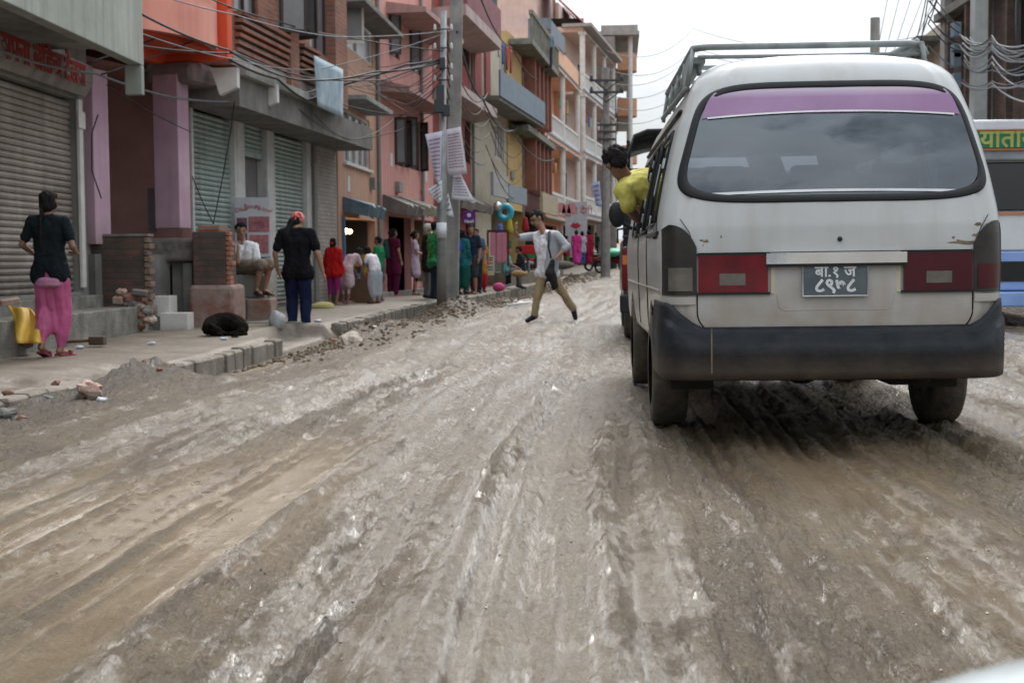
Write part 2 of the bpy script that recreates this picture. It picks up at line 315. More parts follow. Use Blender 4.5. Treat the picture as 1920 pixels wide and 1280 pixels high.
# fan-shaped sheet (finer where the picture needs it), then a coarse sheet to the horizon under it
ny, nx = 1150, 760
yy = .75*(150/.75)**np.linspace(0, 1, ny); xl = np.maximum(-(.55*yy+1.5), -9+0*yy); xr = np.minimum(.55*yy+2.2, xk(yy)+13.5)
xl = -np.logaddexp(-xl*2, -(xk(yy)-3)*2-40)/2 if False else np.maximum(xl, xk(yy)-8)
U = np.linspace(0, 1, nx)[None, :]; X = xl[:, None]*(1-U)+xr[:, None]*U; Y = np.repeat(yy[:, None], nx, 1)
Z, W, FI, DK = road_h(X, Y, True); inside = X < xk(Y); Z = np.where(inside, np.minimum(Z, swz(Y)-.22), Z)
tag(gridmesh('road', X, Y, Z, MUD, W, film=FI, dark=DK), kind='structure')
ax = np.concatenate([[-900, -300, -100], np.linspace(-40, 60, 41), [120, 400, 900]]); ay = np.concatenate([[-900, -200], np.linspace(-40, 240, 57), [400, 900, 1600]])
GX, GY = np.meshgrid(ax, ay); GZ = rise(np.minimum(GY, 240))-.45
tag(gridmesh('ground', GX, GY, GZ, mat('dry earth', (.2, .16, .12), bump=.3)), kind='structure')
# sidewalk height field
CONC = mat('sidewalk concrete', (.165, .134, .10), (.085, .067, .05), rough=.6, scale=1.6, streak=.7, bump=.35, bscale=25)
ys = np.concatenate([np.linspace(2, 30, 560), np.linspace(30.1, 150, 500)]); us = np.linspace(0, 1, 90)
SX = xk(ys)[:, None]-.17*(us[None, :] > 0)-us[None, :]**1.0*5.2; SY = np.repeat(ys[:, None], 90, 1)
q = xk(SY)-SX; SZ = swz(SY)-.004+.012*fbm(SX*1.2, SY*1.2, 4)
brk = sstep(9.9, 10.2, SY)*(1-sstep(12.0, 12.5, SY))*(1-sstep(.2, 1.1, q+.5*pn(SX*2, SY*2)))
SZ = SZ-brk*.1+brk*.07*fbm(SX*6, SY*6, 3)
pit = sstep(15.9, 16.2, SY)*(1-sstep(18.9, 19.1, SY))*(1-sstep(.62, .68, q)); SZ = SZ-pit*.19
SZ[:, 0] = SZ[:, 1]-.25
tag(gridmesh('sidewalk', SX, SY, SZ, CONC), kind='structure')
# kerb: cast blocks with open joints and chipped tops
kb = MB(); kbd = MB(); y = 2.5
while y < 100:
    l = .34 if y < 30 else .5
    if not (9.75 < y < 11.55 or 15.6 < y < 18.9):
        for y0 in (y,):
            a = Vector((xk(y0), y0, 0)); b = Vector((xk(y0+l-.035), y0+l-.035, 0)); d = (b-a).normalized(); n = Vector((d.y, -d.x, 0))
            zt = float(swz(y0))+random.uniform(-.008, .010); tl = random.uniform(-.012, .012); off = random.uniform(-.015, .015)
            if 14.2 < y < 15.6 and random.random() < .25: zt -= .03
            A = a-n*(.15)+n*off; B = b-n*.15+n*off; C = b+n*(off+tl); D = a+n*off
            pts = [A, D, C, B]; c = .02
            kb.add([Vector((p.x, p.y, -.32+float(rise(y0)))) for p in pts]+[Vector((p.x, p.y, zt-c)) for p in pts]+[Vector((p.x, p.y, zt)) for p in (A+n*c, D-n*c+d*c, C-n*c-d*c, B+n*c)],
                   [(3,2,1,0),(0,1,5,4),(1,2,6,5),(2,3,7,6),(3,0,4,7),(4,5,9,8),(5,6,10,9),(6,7,11,10),(7,4,8,11),(8,9,10,11)])
    y += l
kerb = tag(kb.build('kerb', mat('kerb concrete', (.23, .205, .17), (.10, .083, .065), rough=.85, scale=3.5, bump=.5, bscale=30), bevel=.006), kind='structure')
# ------------------------------------------------------------ buildings on the left side
class Fac:
    """building root at A, local X along the street, local -Y towards the street"""
    def __init__(s, name, label, A, B, z=0.0, cat='building', depth=7.0):
        s.A = Vector((*A, 0)); s.B = Vector((*B, 0)); s.u = (s.B-s.A).normalized(); s.n = Vector((s.u.y, -s.u.x, 0)); s.L = (s.B-s.A).length; s.depth = depth
        s.ang = math.atan2(s.u.y, s.u.x); s.root = empty(name, (A[0], A[1], z), label, cat, s.ang); s.z0 = z
    def p(s, px, py, o=0.0):                                  # pixel on the plane o in front of the facade -> (along, height)
        d = ray(px, py); P0 = s.A+s.n*o; t = (P0-EYE).dot(s.n)/d.dot(s.n); P = EYE+d*t
        return (P-s.A).dot(s.u), P.z-s.z0
    def s(s_, px, o=0.0, py=300): return s_.p(px, py, o)[0]
    def z(s_, px, py, o=0.0): return s_.p(px, py, o)[1]
    def W(s, a, o, z): return s.A+s.u*a+s.n*o+Vector((0, 0, z+s.z0))
def bx(mb, a0, a1, o0, o1, z0, z1): mb.box(a0, a1, -o1, -o0, z0, z1)
def wall(f, m, a0, a1, z0, z1, ops=(), o=0.0, t=.18, name='wall', label=None, sides=True, depth=None, roof=True):
    """front wall with real openings, plus flanks, back and top"""
    xs = sorted(set([a0, a1]+[v for q in ops for v in q[:2] if a0 < v < a1])); zs = sorted(set([z0, z1]+[v for q in ops for v in q[2:4] if z0 < v < z1]))
    mb = MB(); y = -o
    def op(i, j):
        if i < 0 or j < 0 or i >= len(xs)-1 or j >= len(zs)-1: return False
        cx = (xs[i]+xs[i+1])/2; cz = (zs[j]+zs[j+1])/2; return any(q[0] < cx < q[1] and q[2] < cz < q[3] for q in ops)
    for i in range(len(xs)-1):
        for j in range(len(zs)-1):
            A, B, C, D = xs[i], xs[i+1], zs[j], zs[j+1]
            if not op(i, j): mb.quad((A,y,C),(B,y,C),(B,y,D),(A,y,D)); continue
            if not op(i-1, j): mb.quad((A,y,C),(A,y,D),(A,y+t,D),(A,y+t,C))
            if not op(i+1, j): mb.quad((B,y,C),(B,y+t,C),(B,y+t,D),(B,y,D))
            if not op(i, j-1): mb.quad((A,y,C),(A,y+t,C),(B,y+t,C),(B,y,C))
            if not op(i, j+1): mb.quad((A,y,D),(B,y,D),(B,y+t,D),(A,y+t,D))
    if sides:
        d = (depth or f.depth)
        mb.quad((a0,y,z0),(a0,y,z1),(a0,y+d,z1),(a0,y+d,z0)); mb.quad((a1,y,z0),(a1,y+d,z0),(a1,y+d,z1),(a1,y,z1)); mb.quad((a0,y+d,z0),(a0,y+d,z1),(a1,y+d,z1),(a1,y+d,z0))
        if roof: mb.quad((a0,y,z1),(a1,y,z1),(a1,y+d,z1),(a0,y+d,z1))
        mb.quad((a0,y,z0),(a0,y+d,z0),(a1,y+d,z0),(a1,y,z0))
    return mb.build(name, m, f.root, label=label)
def window(f, a0, a1, z0, z1, o=0.0, cols=2, transom=0.0, fm=None, gm=None, rec=.09, fw=.05, sill=False, shutters=None, sm=None, bars=0, label=None, lw=None):
    mb = MB(); y0 = -(o-rec); d = .05
    def b(A, B, C, D, e=0): mb.box(A, B, y0-d-e, y0-e, C, D)
    b(a0, a0+fw, z0, z1); b(a1-fw, a1, z0, z1); b(a0+fw, a1-fw, z0, z0+fw); b(a0+fw, a1-fw, z1-fw, z1)
    for i in range(1, cols): x = a0+(a1-a0)*i/cols; b(x-fw*.4, x+fw*.4, z0+fw, z1-fw, .002)
    if transom: zt = z1-(z1-z0)*transom; b(a0+fw, a1-fw, zt-fw*.4, zt+fw*.4, .004)
    for i in range(bars): zz = z0+(z1-z0)*(i+1)/(bars+1); mb.tube([(a0, y0-d-.012, zz), (a1, y0-d-.012, zz)], .008, 5)
    if sill: mb.box(a0-.06, a1+.06, -(o+.07), y0+.002, z0-.06, z0-.001)
    w_ = mb.build('window', fm, f.root, label=label)
    MB().quad((a0, y0-.01, z0), (a1, y0-.01, z0), (a1, y0-.01, z1), (a0, y0-.01, z1)).build('pane', gm, w_)
    if shutters:
        for side, ang in shutters:                            # casement leaves standing open
            hx = a0 if side < 0 else a1; wd = lw or ((a1-a0)/cols if cols > 1 else (a1-a0)*.5); sb = MB(); pb = MB(); A = R(ang)
            ux = Vector((-side*math.cos(A), -math.sin(A), 0)); nn = Vector((ux.y, -ux.x, 0)); H = Vector((hx, -(o+.02), 0))
            M = Matrix((ux, nn, (0, 0, 1))).transposed().to_4x4(); M.translation = H
            for q in ((0, .045, z0, z1), (wd-.045, wd, z0, z1), (.045, wd-.045, z0, z0+.06), (.045, wd-.045, z1-.06, z1)): sb.box(q[0], q[1], -.018, .018, q[2], q[3], M)
            lf = sb.build('shutter_leaf', sm or fm, w_); pb.box(.04, wd-.04, -.004, .004, z0+.05, z1-.05, M).build('pane', gm, lf)
    return w_
def roller(f, a0, a1, z0, z1, m, o=-.1, pitch=.075, name='roller_shutter', open_to=None):
    mb = MB(); zb = open_to if open_to is not None else z0; n = int((z1-zb)/pitch)
    for i in range(n):
        a, b = zb+i*pitch, zb+(i+1)*pitch; prof = [(0, a), (.016, a+pitch*.12), (.026, a+pitch*.45), (.016, a+pitch*.8), (0, a+pitch*.9), (-.008, b)]
        for (y_, zA), (y2, zB) in zip(prof, prof[1:]): mb.quad((a0, -(o+y_), zA), (a1, -(o+y_), zA), (a1, -(o+y2), zB), (a0, -(o+y2), zB))
    mb.box(a0, a1, -(o+.035), -(o-.005), zb-.09, zb)
    return mb.build(name, m, f.root, smooth=False)
def slab(f, m, a0, a1, o0, o1, z0, z1, name='canopy', **k):
    mb = MB(); bx(mb, a0, a1, o0, o1, z0, z1); return mb.build(name, m, f.root, bevel=.012, **k)
WOODW = mat('dark window wood', (.05, .03, .025), (.03, .018, .015), rough=.6); WHITEW = mat('white window frame', (.66, .65, .63), (.52, .50, .48), rough=.6)
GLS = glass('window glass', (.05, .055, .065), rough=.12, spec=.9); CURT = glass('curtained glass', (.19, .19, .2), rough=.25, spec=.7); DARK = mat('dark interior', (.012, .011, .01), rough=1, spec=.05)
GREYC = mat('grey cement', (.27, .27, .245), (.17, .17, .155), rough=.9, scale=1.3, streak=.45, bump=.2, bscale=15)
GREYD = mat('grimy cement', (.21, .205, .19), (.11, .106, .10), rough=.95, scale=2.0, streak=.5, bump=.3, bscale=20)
RUSTY = mat('old shutter steel', (.36, .32, .28), (.24, .205, .175), rough=.55, scale=2, streak=.5, metal=.1, dirt_h=(.4, 1.1), dirt=(.1, .08, .065))
GREEN = mat('green shutter steel', (.33, .41, .38), (.23, .29, .27), rough=.5, scale=2, streak=.5, metal=.1, streak_c=(.09, .06, .04), dirt_h=(0, .9), dirt=(.12, .1, .08))
CABLE = mat('black cable', (.02, .02, .022), rough=.6)
# ---- grey cement house (nearest, far left)
g = Fac('cement_house', 'grey cement house with a Devanagari shop sign over its closed brown roller shutter', (-5.82, 4.0), (-5.30, 17.35), 0.0)
s142, zt = g.p(142, 186); s0 = g.s(0) - 1.2; zb = g.z(100, 550); send = g.s(166)
wall(g, GREYC, 0, send, -.3, 6.8, [(s0, s142, zb, zt)], name='wall', label='grey cement wall')
roller(g, s0, s142, zb, zt, RUSTY)
slab(g, mat('cement plinth', (.24, .23, .205), (.09, .085, .07), scale=3, bump=.4, streak=.6), 0, g.s(150), 0.001, .25, -.3, zb-.04, name='plinth')
slab(g, mat('cement plinth', (.24, .23, .205), (.09, .085, .07), scale=3, bump=.4, streak=.6), 0, g.s(160)+.5, 0.251, .72, -.3, zb-.19, name='plinth')
sg0, sg1 = g.s(-60, .2), g.s(186, .25); z1_ = g.z(180, 128, .2); z0_ = g.z(180, 160, .2)
mb = MB(); bx(mb, sg0, sg1, .002, .2, z0_, z1_); mb.prism([(sg0, -.2, z0_), (sg0, -.002, z0_), (sg0, -.002, z0_-.14), (sg0, -.10, z0_-.16)], (sg1-sg0, 0, 0))
sb_ = mb.build('sign_board', mat('stained sign', (.30, .27, .25), (.2, .175, .165), scale=3, streak=.6), g.root, bevel=.008)
text('sign_lettering', 'सपना लेिडज टेलस', .37, mat('red lettering', (.30, .035, .03)), sb_, basis((g.s(92, .2), -.206, (z0_+z1_)/2-.05), (1, 0, 0), (0, 0, 1)), bold=.012)
bz0 = g.z(250, 122, 1.05); be = g.s(266, 1.05)
mb = MB(); bx(mb, 0, be, .003, .95, bz0+.22, bz0+.36); bx(mb, 0, be+.002, .95, 1.1, bz0+.02, bz0+1.9); bx(mb, be-.1, be+.004, .90, 1.1, bz0-.32, bz0+.02)
mb.build('balcony', mat('balcony cement', (.33, .345, .31), (.22, .235, .21), scale=1.0, streak=.5, bump=.15, bscale=12), g.root, bevel=.01)
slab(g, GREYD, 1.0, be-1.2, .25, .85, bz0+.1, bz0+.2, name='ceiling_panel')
slab(g, WHITEW, g.s(143.5), g.s(150), .002, .05, g.z(146, 540), zt, name='pillar', label='narrow grey cement pillar beside the roller shutter')
slab(g, WHITEW, g.s(150, .07), g.s(162, .07), .051, .075, g.z(155, 242, .07), g.z(155, 210, .07), name='meter_plate')
# ---- orange and pink house with the open passage
PINK = mat('pink paint', (.50, .34, .42), (.42, .28, .36), rough=.7, scale=2.5, streak=.25, dirt_h=(.9, 1.5)); MAROON = mat('dark pink plaster', (.48, .28, .25), (.36, .20, .18), scale=1.2)
ORG = mat('bright orange paint', (.72, .115, .05), (.62, .09, .04), rough=.55, scale=2, streak=.15); SALM = mat('salmon paint', (.72, .31, .24), (.64, .26, .2), rough=.6, scale=2, streak=.2)
h = Fac('orange_house', 'orange balconied house with a pink pillar and dark open passage at street level', (-5.30, 17.4), (-4.55, 19.75), 0.0)
a_l0, a_l1 = 0.0, h.s(190); a_c0 = h.s(335, .25); a_c1 = h.s(356, .25)
zf = 1.05
mb = MB(); bx(mb, a_l0, a_l1, -.02, .12, 1.12, 3.3); mb.build('pillar', PINK, h.root, bevel=.01, label='narrow pale pink pillar beside the shutter')
mb = MB(); bx(mb, a_c0, a_c1, -.14, .25, h.z(340, 428, .25), 3.45); mb.build('pillar', PINK, h.root, bevel=.012, label='broad pink pillar right of the dark passage')
mb = MB()
mb.quad((0, .14, -.2), (0, 4.5, -.2), (0, 4.5, 3.5), (0, .14, 3.5)); mb.quad((h.L, .14, -.2), (h.L, .14, 3.5), (h.L, 4.5, 3.5), (h.L, 4.5, -.2)); mb.quad((0, 3.0, -.2), (h.L, 3.0, -.2), (h.L, 3.0, 3.5), (0, 3.0, 3.5)); mb.quad((0, .14, 3.5), (0, 4.5, 3.5), (h.L, 4.5, 3.5), (h.L, .14, 3.5))
ops_ = None; mb.build('passage', MAROON, h.root)
mb = MB(); bx(mb, 0.0, h.L, -3.0, .1, -.2, 1.0); mb.build('floor', GREYD, h.root)
mb = MB(); bx(mb, h.L-.07, h.L-.03, -1.5, -.5, 1.35, 1.95); mb.build('panel', mat('pale panel', (.25, .24, .27)), h.root, label='pale grey panel leaning in the dark passage')
oz = h.z(440, 116, .95); ae = h.s(440, .95); as_ = h.s(265, .95)-.35
mb = MB(); bx(mb, as_, ae-.1, -.1, .80, oz+.10, oz+.3); bx(mb, as_, ae-.1, -.14, .0, oz-.02, oz+.11); mb.build('balcony_floor', ORG, h.root)
mb = MB(); bx(mb, ae-.13, ae, -.1, .95, oz, oz+3); mb.build('end_wall', ORG, h.root, bevel=.01)
mb = MB(); bx(mb, as_, as_+.1, -.1, .88, oz+.22, oz+3.2); mb.build('end_wall', ORG, h.root, bevel=.01)
mb = MB(); bx(mb, as_+.1, as_+.45, .80, .93, oz+.12, oz+1.6); mb.build('parapet_post', SALM, h.root, bevel=.01)
mb = MB(); n = 24; a0_, a1_ = as_+.42, ae-.12
def bow(t): return (a0_+(a1_-a0_)*t, -(.78+.30*math.sin(math.pi*t)**.8))
for i in range(n):
    (xa, ya), (xb, yb) = bow(i/n), bow((i+1)/n)
    for za, zb_ in ((oz+.12, oz+1.35),):
        mb.quad((xa, ya, za), (xb, yb, za), (xb, yb, zb_), (xa, ya, zb_)); mb.quad((xa, ya+.1, zb_), (xb, yb+.1, zb_), (xb, yb+.1, za), (xa, ya+.1, za))
        mb.quad((xa, ya, zb_), (xb, yb, zb_), (xb, yb+.1, zb_), (xa, ya+.1, zb_)); mb.quad((xa, ya+.1, za), (xb, yb+.1, za), (xb, yb, za), (xa, ya, za))
mb.build('parapet', SALM, h.root, smooth=False, label='bowed salmon balcony parapet')
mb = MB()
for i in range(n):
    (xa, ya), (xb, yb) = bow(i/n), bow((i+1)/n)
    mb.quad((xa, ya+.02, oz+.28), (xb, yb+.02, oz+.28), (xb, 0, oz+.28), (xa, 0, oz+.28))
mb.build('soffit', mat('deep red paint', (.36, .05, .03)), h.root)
wall(h, SALM, as_, ae-.13, oz+.3, 7, o=-.15, name='upper_wall')
mb = MB(); bx(mb, h.s(366, .5), h.s(430, .5), -.3, .5, h.z(400, 163, .5), h.z(400, 122, .5)); mb.build('water_tank', mat('dull pink metal', (.24, .19, .185), (.17,.14,.135), streak=.4), h.root, bevel=.10)
# ---- brick house with green shutters
b = Fac('brick_house', 'brick house with three green roller shutters and carved brick bands over a cement canopy', (-4.52, 19.8), (-3.45, 27.6), 0.05)
BR = brick('red brick', (.33, .13, .08), (.25, .10, .065), (.21, .19, .17), stain=.35); BRL = brick('whitewashed brick', (.38, .35, .31), (.32, .29, .26), (.26, .24, .22), stain=.35, stain_c=(.15, .13, .12))
BRD = brick('sooty brick', (.15, .075, .055), (.07, .06, .054), (.085, .078, .07), stain=.95, stain_c=(.055, .048, .043))
so_ = .0
zt = b.z(360, 190); W_ = [b.s(x) for x in (360, 440, 459, 501, 515, 575)]
zs_t = b.z(400, 205)
zd = b.z(480, 285)
wall(b, mat('pale door post', (.55, .56, .54), (.42, .42, .41), scale=4, streak=.5, dirt_h=(0, 1.2)), 0, b.s(583), -.3, zt+.5, [(W_[0]+.08, W_[1], .05, zs_t), (W_[2], W_[3], .05, zs_t), (W_[4], W_[5], .05, zs_t)], name='ground_wall')
wall(b, BRL, b.s(583)+.003, b.L, -.3, zt+.5, [], o=.001, name='ground_wall', label='whitewashed brick wall right of the shutters')
roller(b, W_[0]+.08, W_[1], .1, zs_t, GREEN); roller(b, W_[4], W_[5], .1, zs_t, GREEN); roller(b, W_[2], W_[3], .1, zs_t, GREEN, open_to=zd)
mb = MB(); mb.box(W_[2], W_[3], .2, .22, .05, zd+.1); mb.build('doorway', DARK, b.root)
mb = MB(); mb.box(W_[2]+.25, W_[3]-.12, .15, .19, .05, zd); mb.build('inner_door', mat('grey door', (.16, .155, .16)), b.root)
mb = MB(); Mi = h.root.matrix_world.inverted() if False else (Matrix.Translation(h.A) @ Matrix.Rotation(h.ang, 4, 'Z')).inverted()
mb.quad(*[Mi @ b.W(-.012, o_, z_) for o_, z_ in ((-.02, -.2), (-5, -.2), (-5, 3.5), (-.02, 3.5))]); mb.build('passage', MAROON, h.root)
# canopy and upper floor
cz = b.z(440, 133, .85); ca0 = b.s(437, .85); 
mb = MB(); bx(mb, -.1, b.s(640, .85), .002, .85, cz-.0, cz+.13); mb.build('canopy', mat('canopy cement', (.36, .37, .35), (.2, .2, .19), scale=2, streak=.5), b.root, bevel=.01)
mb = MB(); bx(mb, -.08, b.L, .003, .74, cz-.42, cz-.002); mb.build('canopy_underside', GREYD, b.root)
for px in (447, 521):
    a = b.s(px, .87); mb = MB(); mb.prism([(a, -.87, cz+.05), (a, -.5, cz+.05), (a, -.62, cz-.32), (a, -.87, cz-.22)], (.12, 0, 0)); mb.build('bracket', WHITEW, b.root)
uo = .70; ua0 = b.s(441, uo)-.1; ua1 = b.s(640, uo); U = lambda px: b.s(px, uo)
ztop = 7.6; za = b.z(500, 0, uo)
ops = []
wz0 = b.z(480, 12, uo)-.35
w1 = (U(445), U(489), b.z(470, 45, uo), cz+3.0); w2 = (U(528), U(557), b.z(545, 72, uo), cz+3.0); w3 = (U(584), U(618), b.z(600, 100, uo), cz+3.0)
wall(b, BR, ua0, ua1, cz+.131, cz+4.2, [w1, w2, w3], o=uo, name='upper_wall')
for q, sh in ((w1, None), (w2, [(-1, 60), (1, 70)]), (w3, None)): window(b, *q, o=uo, cols=2, fm=WOODW, gm=CURT, shutters=sh)
mb = MB()
for i in range(6): bx(mb, U(444), U(536), uo-.02, uo+.05+.02*i, cz+.34+.1*i, cz+.395+.1*i)
for i in range(6): bx(mb, U(558), U(590), uo-.02, uo+.05+.02*i, cz+.34+.1*i, cz+.395+.1*i)
mb.build('brick_bands', BR, b.root)
mb = MB(); bx(mb, ua0+.01, ua1-.01, uo-.01, uo+.03, cz+.132, cz+.33); mb.build('whitewashed_course', BRL, b.root)
mb = MB(); bx(mb, U(536), U(552), uo-.01, uo+.11, cz+.13, cz+1.15); mb.build('brick_pier', BR, b.root)
mb = MB(); bx(mb, U(619), U(641), uo-.01, uo+.13, cz+.13, cz+4.1); mb.build('brick_pier', BR, b.root)
# ---- peach house
PEACH = mat('peach plaster', (.50, .30, .215), (.42, .25, .18), rough=.85, scale=1.5, streak=.5)
p = Fac('peach_house', 'narrow peach plastered house with a blue awning shop and white framed window', (-3.43, 27.65), (-3.06, 32.0), 0.1)
P_ = lambda px, py=300: p.p(px, py)
dz = p.z(650, 405)
o1 = (p.s(643), p.s(702), .0, dz-.02); o2 = (p.s(645), p.s(694), p.z(660, 308), p.z(660, 212)+.02); o3 = (p.s(645), p.s(702), p.z(660, 95), p.z(660, 95)+1.75)
wall(p, PEACH, 0, p.L, -.2, 9.5, [o1, o2, o3], name='wall')
window(p, *o2, cols=4, transom=.35, fm=WHITEW, gm=CURT, sill=True)
window(p, *o3, cols=2, fm=WHITEW, gm=CURT, shutters=[(-1, 75)], lw=.42)
cz2 = p.z(700, 200, .5); slab(p, mat('weathered cement', (.25, .27, .26), (.15, .16, .155), streak=.5), 0, p.s(738, .6), .003, .6, cz2, cz2+.1, name='canopy')
cz3 = p.z(690, 8, .6); slab(p, GREYD, 0, p.L+.3, .003, .6, cz3, cz3+.1, name='canopy')
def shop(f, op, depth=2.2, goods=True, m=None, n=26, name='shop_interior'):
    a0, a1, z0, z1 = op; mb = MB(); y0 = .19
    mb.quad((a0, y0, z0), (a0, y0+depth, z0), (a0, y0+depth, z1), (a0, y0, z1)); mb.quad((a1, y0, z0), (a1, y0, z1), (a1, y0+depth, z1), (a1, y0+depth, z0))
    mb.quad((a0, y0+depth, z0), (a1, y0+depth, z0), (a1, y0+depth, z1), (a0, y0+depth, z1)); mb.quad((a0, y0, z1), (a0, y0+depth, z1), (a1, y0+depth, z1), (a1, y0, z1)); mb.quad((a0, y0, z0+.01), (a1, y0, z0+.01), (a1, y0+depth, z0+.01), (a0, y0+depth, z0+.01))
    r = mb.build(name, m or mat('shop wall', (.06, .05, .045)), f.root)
    if goods:
        cols = [(.4, .05, .05), (.5, .4, .1), (.1, .2, .4), (.45, .42, .4), (.1, .3, .15), (.5, .2, .3)]
        for k in range(6):
            rr = random.Random(k+int(a0*10)); gm_ = mat('goods', cols[k], rough=.6)
            for i in range(min(n//9+1, 4)):
                x = rr.uniform(a0+.1, a1-.35); y = y0+rr.uniform(.15, .9); z = z0+rr.choice((.02, .5, .95, 1.35)); MB().box(x, x+rr.uniform(.15, .4), y, y+.2, z, z+rr.uniform(.15, .4)).build('goods_box', gm_, r)
    return r
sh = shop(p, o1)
for px, py, r_ in ((646, 433, .07), (656, 434, .05)):
    a, zz = p.p(px, py, -.3); MB().ell((a, .3, zz), (r_, r_, r_)).build('light_bulb', emit('warm bulb', (1, .55, .2), 14), sh, smooth=True)
mb = MB(); bx(mb, p.s(641, .02), p.s(643.5, .02), .0, .05, 0, dz); mb.build('door_frame', mat('blue paint', (.09, .17, .26)), p.root)
def awning(f, a0, a1, z0, z1, out, m, nm='awning', lab=None, seg=9, drop=.22):
    mb = MB(); k = seg
    for i in range(k):
        xa, xb = a0+(a1-a0)*i/k, a0+(a1-a0)*(i+1)/k; da, db = [.035*math.sin(j*2.1)+.02*math.sin(j*5.3) for j in (i, i+1)]
        mb.quad((xa, -.01, z1+da*.3), (xb, -.01, z1+db*.3), (xb, -out+db, z0+drop+db), (xa, -out+da, z0+drop+da)); mb.quad((xa, -out+da, z0+drop+da), (xb, -out+db, z0+drop+db), (xb, -out+.06+db, z0+db), (xa, -out+.06+da, z0+da))
    mb.quad((a0, -.01, z1), (a0, -out, z0+drop), (a0, -out+.06, z0), (a0, -.01, z0+.1)); mb.quad((a1, -.01, z1), (a1, -out, z0+drop), (a1, -out+.06, z0), (a1, -.01, z0+.1))
    o = mb.build(nm, m, f.root, label=lab); s_ = o.modifiers.new('s', 'SOLIDIFY'); s_.thickness = .012; return o
AWB = mat('blue grey tarpaulin', (.12, .18, .22), (.07, .11, .14), rough=.55, scale=5); AWG = mat('grey tin', (.17, .155, .15), (.1, .09, .085), rough=.6, streak=.5)
awning(p, p.s(643, .02), p.s(716, .5), p.z(680, 403, .55), p.z(680, 376, .1), .55, AWB)
PEACHF = p
# ---- pink house
PK = mat('salmon pink plaster', (.60, .30, .265), (.52, .25, .22), rough=.8, scale=1.2, streak=.42); PKD = mat('deep red plaster', (.28, .06, .055), (.2, .045, .04), scale=2)
k = Fac('pink_house', 'salmon pink house with dark casement windows and two open shops behind the tall poles', (-3.04, 32.05), (-1.96, 39.5), 0.1)
dz = k.z(740, 405); d1 = (k.s(727), k.s(769), .0, dz); d2 = (k.s(775), k.s(808), .25, k.z(790, 412))
w1 = (k.s(740), k.s(758), k.z(745, 310), k.z(745, 222)); w2 = (k.s(762), k.s(788), k.z(775, 318), k.z(775, 225))
w3 = (k.s(732), k.s(752), k.z(740, 108), k.z(740, 17)); w4 = (k.s(770), k.s(794), k.z(780, 138), k.z(780, 50))
rz0 = 3.3
wall(k, PK, 0, k.s(812), -.2, 10.5, [d1, d2, w1, w2, w3, w4], name='wall')
wall(k, PKD, k.s(812)+.003, k.s(868), -.2, 10.5, [], o=-.02, name='wall', label='deep red bay between the pink walls')
for q in (w1, w2): window(k, *q, cols=2, fm=WOODW, gm=CURT, shutters=[(-1, 50), (1, 50)], lw=.3)
for q in (w3, w4): window(k, *q, cols=2, fm=WOODW, gm=CURT, shutters=[(-1, 50)], lw=.3)
cz = k.z(715, 172, .0); 
mb = MB(); a0_ = .02; a1_ = k.s(845, .75); mb.prism([(a0_, -.002, cz+.25), (a0_, -.75, cz+.06), (a0_, -.75, cz-.04), (a0_, -.002, cz-.02)], (a1_-a0_, 0, 0)); mb.build('canopy', mat('pink cement canopy', (.38, .22, .2), (.27, .16, .15), streak=.4), k.root)
cz = k.z(745, -22, .9)
mb = MB(); mb.prism([(1.0, -.002, cz+.25), (1.0, -.95, cz+.1), (1.0, -.95, cz-.02), (1.0, -.002, cz-.02)], (k.s(868, .9)-1.0, 0, 0)); mb.build('canopy', mat('pink cement eave', (.42, .27, .25), streak=.4), k.root)
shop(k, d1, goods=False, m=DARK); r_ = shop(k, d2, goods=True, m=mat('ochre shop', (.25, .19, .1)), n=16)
awning(k, k.s(718, .02), k.s(792, .6), k.z(750, 400, .6), k.z(740, 368, .1), .6, AWG)
a_ = awning(k, k.s(792, .6)+.01, k.s(826, .6), k.z(805, 405, .6), k.z(800, 378, .1), .62, mat('faded sign awning', (.3, .27, .19), (.17, .17, .17), scale=5))
PINKF = k
# dark red upper part continued
RD = mat('brick red paint', (.32, .075, .07), (.25, .055, .05), scale=2, streak=.3); PALE = mat('pale pink cement', (.45, .36, .34), (.33, .26, .25), scale=2, streak=.4)
r = Fac('red_house', 'red and pale pink balconied house with red fins just right of the tall poles', (-1.95, 39.6), (-1.28, 44.2), 0.1)
zz = lambda py, px=890, o=0: r.z(px, py, o)
g1 = (r.s(890), r.s(912), zz(318), zz(235)); g2 = (r.s(872), r.s(884), zz(312), zz(235)); g3 = (r.s(870), r.s(883), zz(140), zz(42)); g4 = (r.s(897), r.s(905), zz(160), zz(55)); g5 = (r.s(872), r.s(914), .0, zz(398))
wall(r, RD, 0, r.L, -.2, 12.3, [g1, g2, g3, g4, g5], name='wall')
for q in (g1, g2, g3, g4): window(r, *q, cols=2, fm=WOODW if q != g1 else WHITEW, gm=GLS)
shop(r, g5, n=40)
for (pxa, pxb) in ((884, 897), (905, 914)):
    mb = MB(); bx(mb, r.s(pxa), r.s(pxb)-.02, .003, .14, zz(215), zz(20)+.6); mb.build('fin', RD, r.root)
for py, ov, px_e in ((222, .8, 947), (76, .95, 975)):
    z_ = r.z(905, py-12, ov); mb = MB(); mb.prism([(-1.2, -.003, z_+.3), (-1.2, -ov, z_+.38), (-1.2, -ov, z_+.08), (-1.2, -.003, z_-.06)], (r.L+1.7, 0, 0)); mb.build('balcony_slab', PALE, r.root)
z_ = r.z(905, 64, .95); mb = MB(); bx(mb, -1.0, r.L+.5, .85, .95, z_+.38, z_+1.3); mb.build('parapet', mat('maroon parapet', (.25, .11, .12), (.17, .07, .08), streak=.3), r.root)
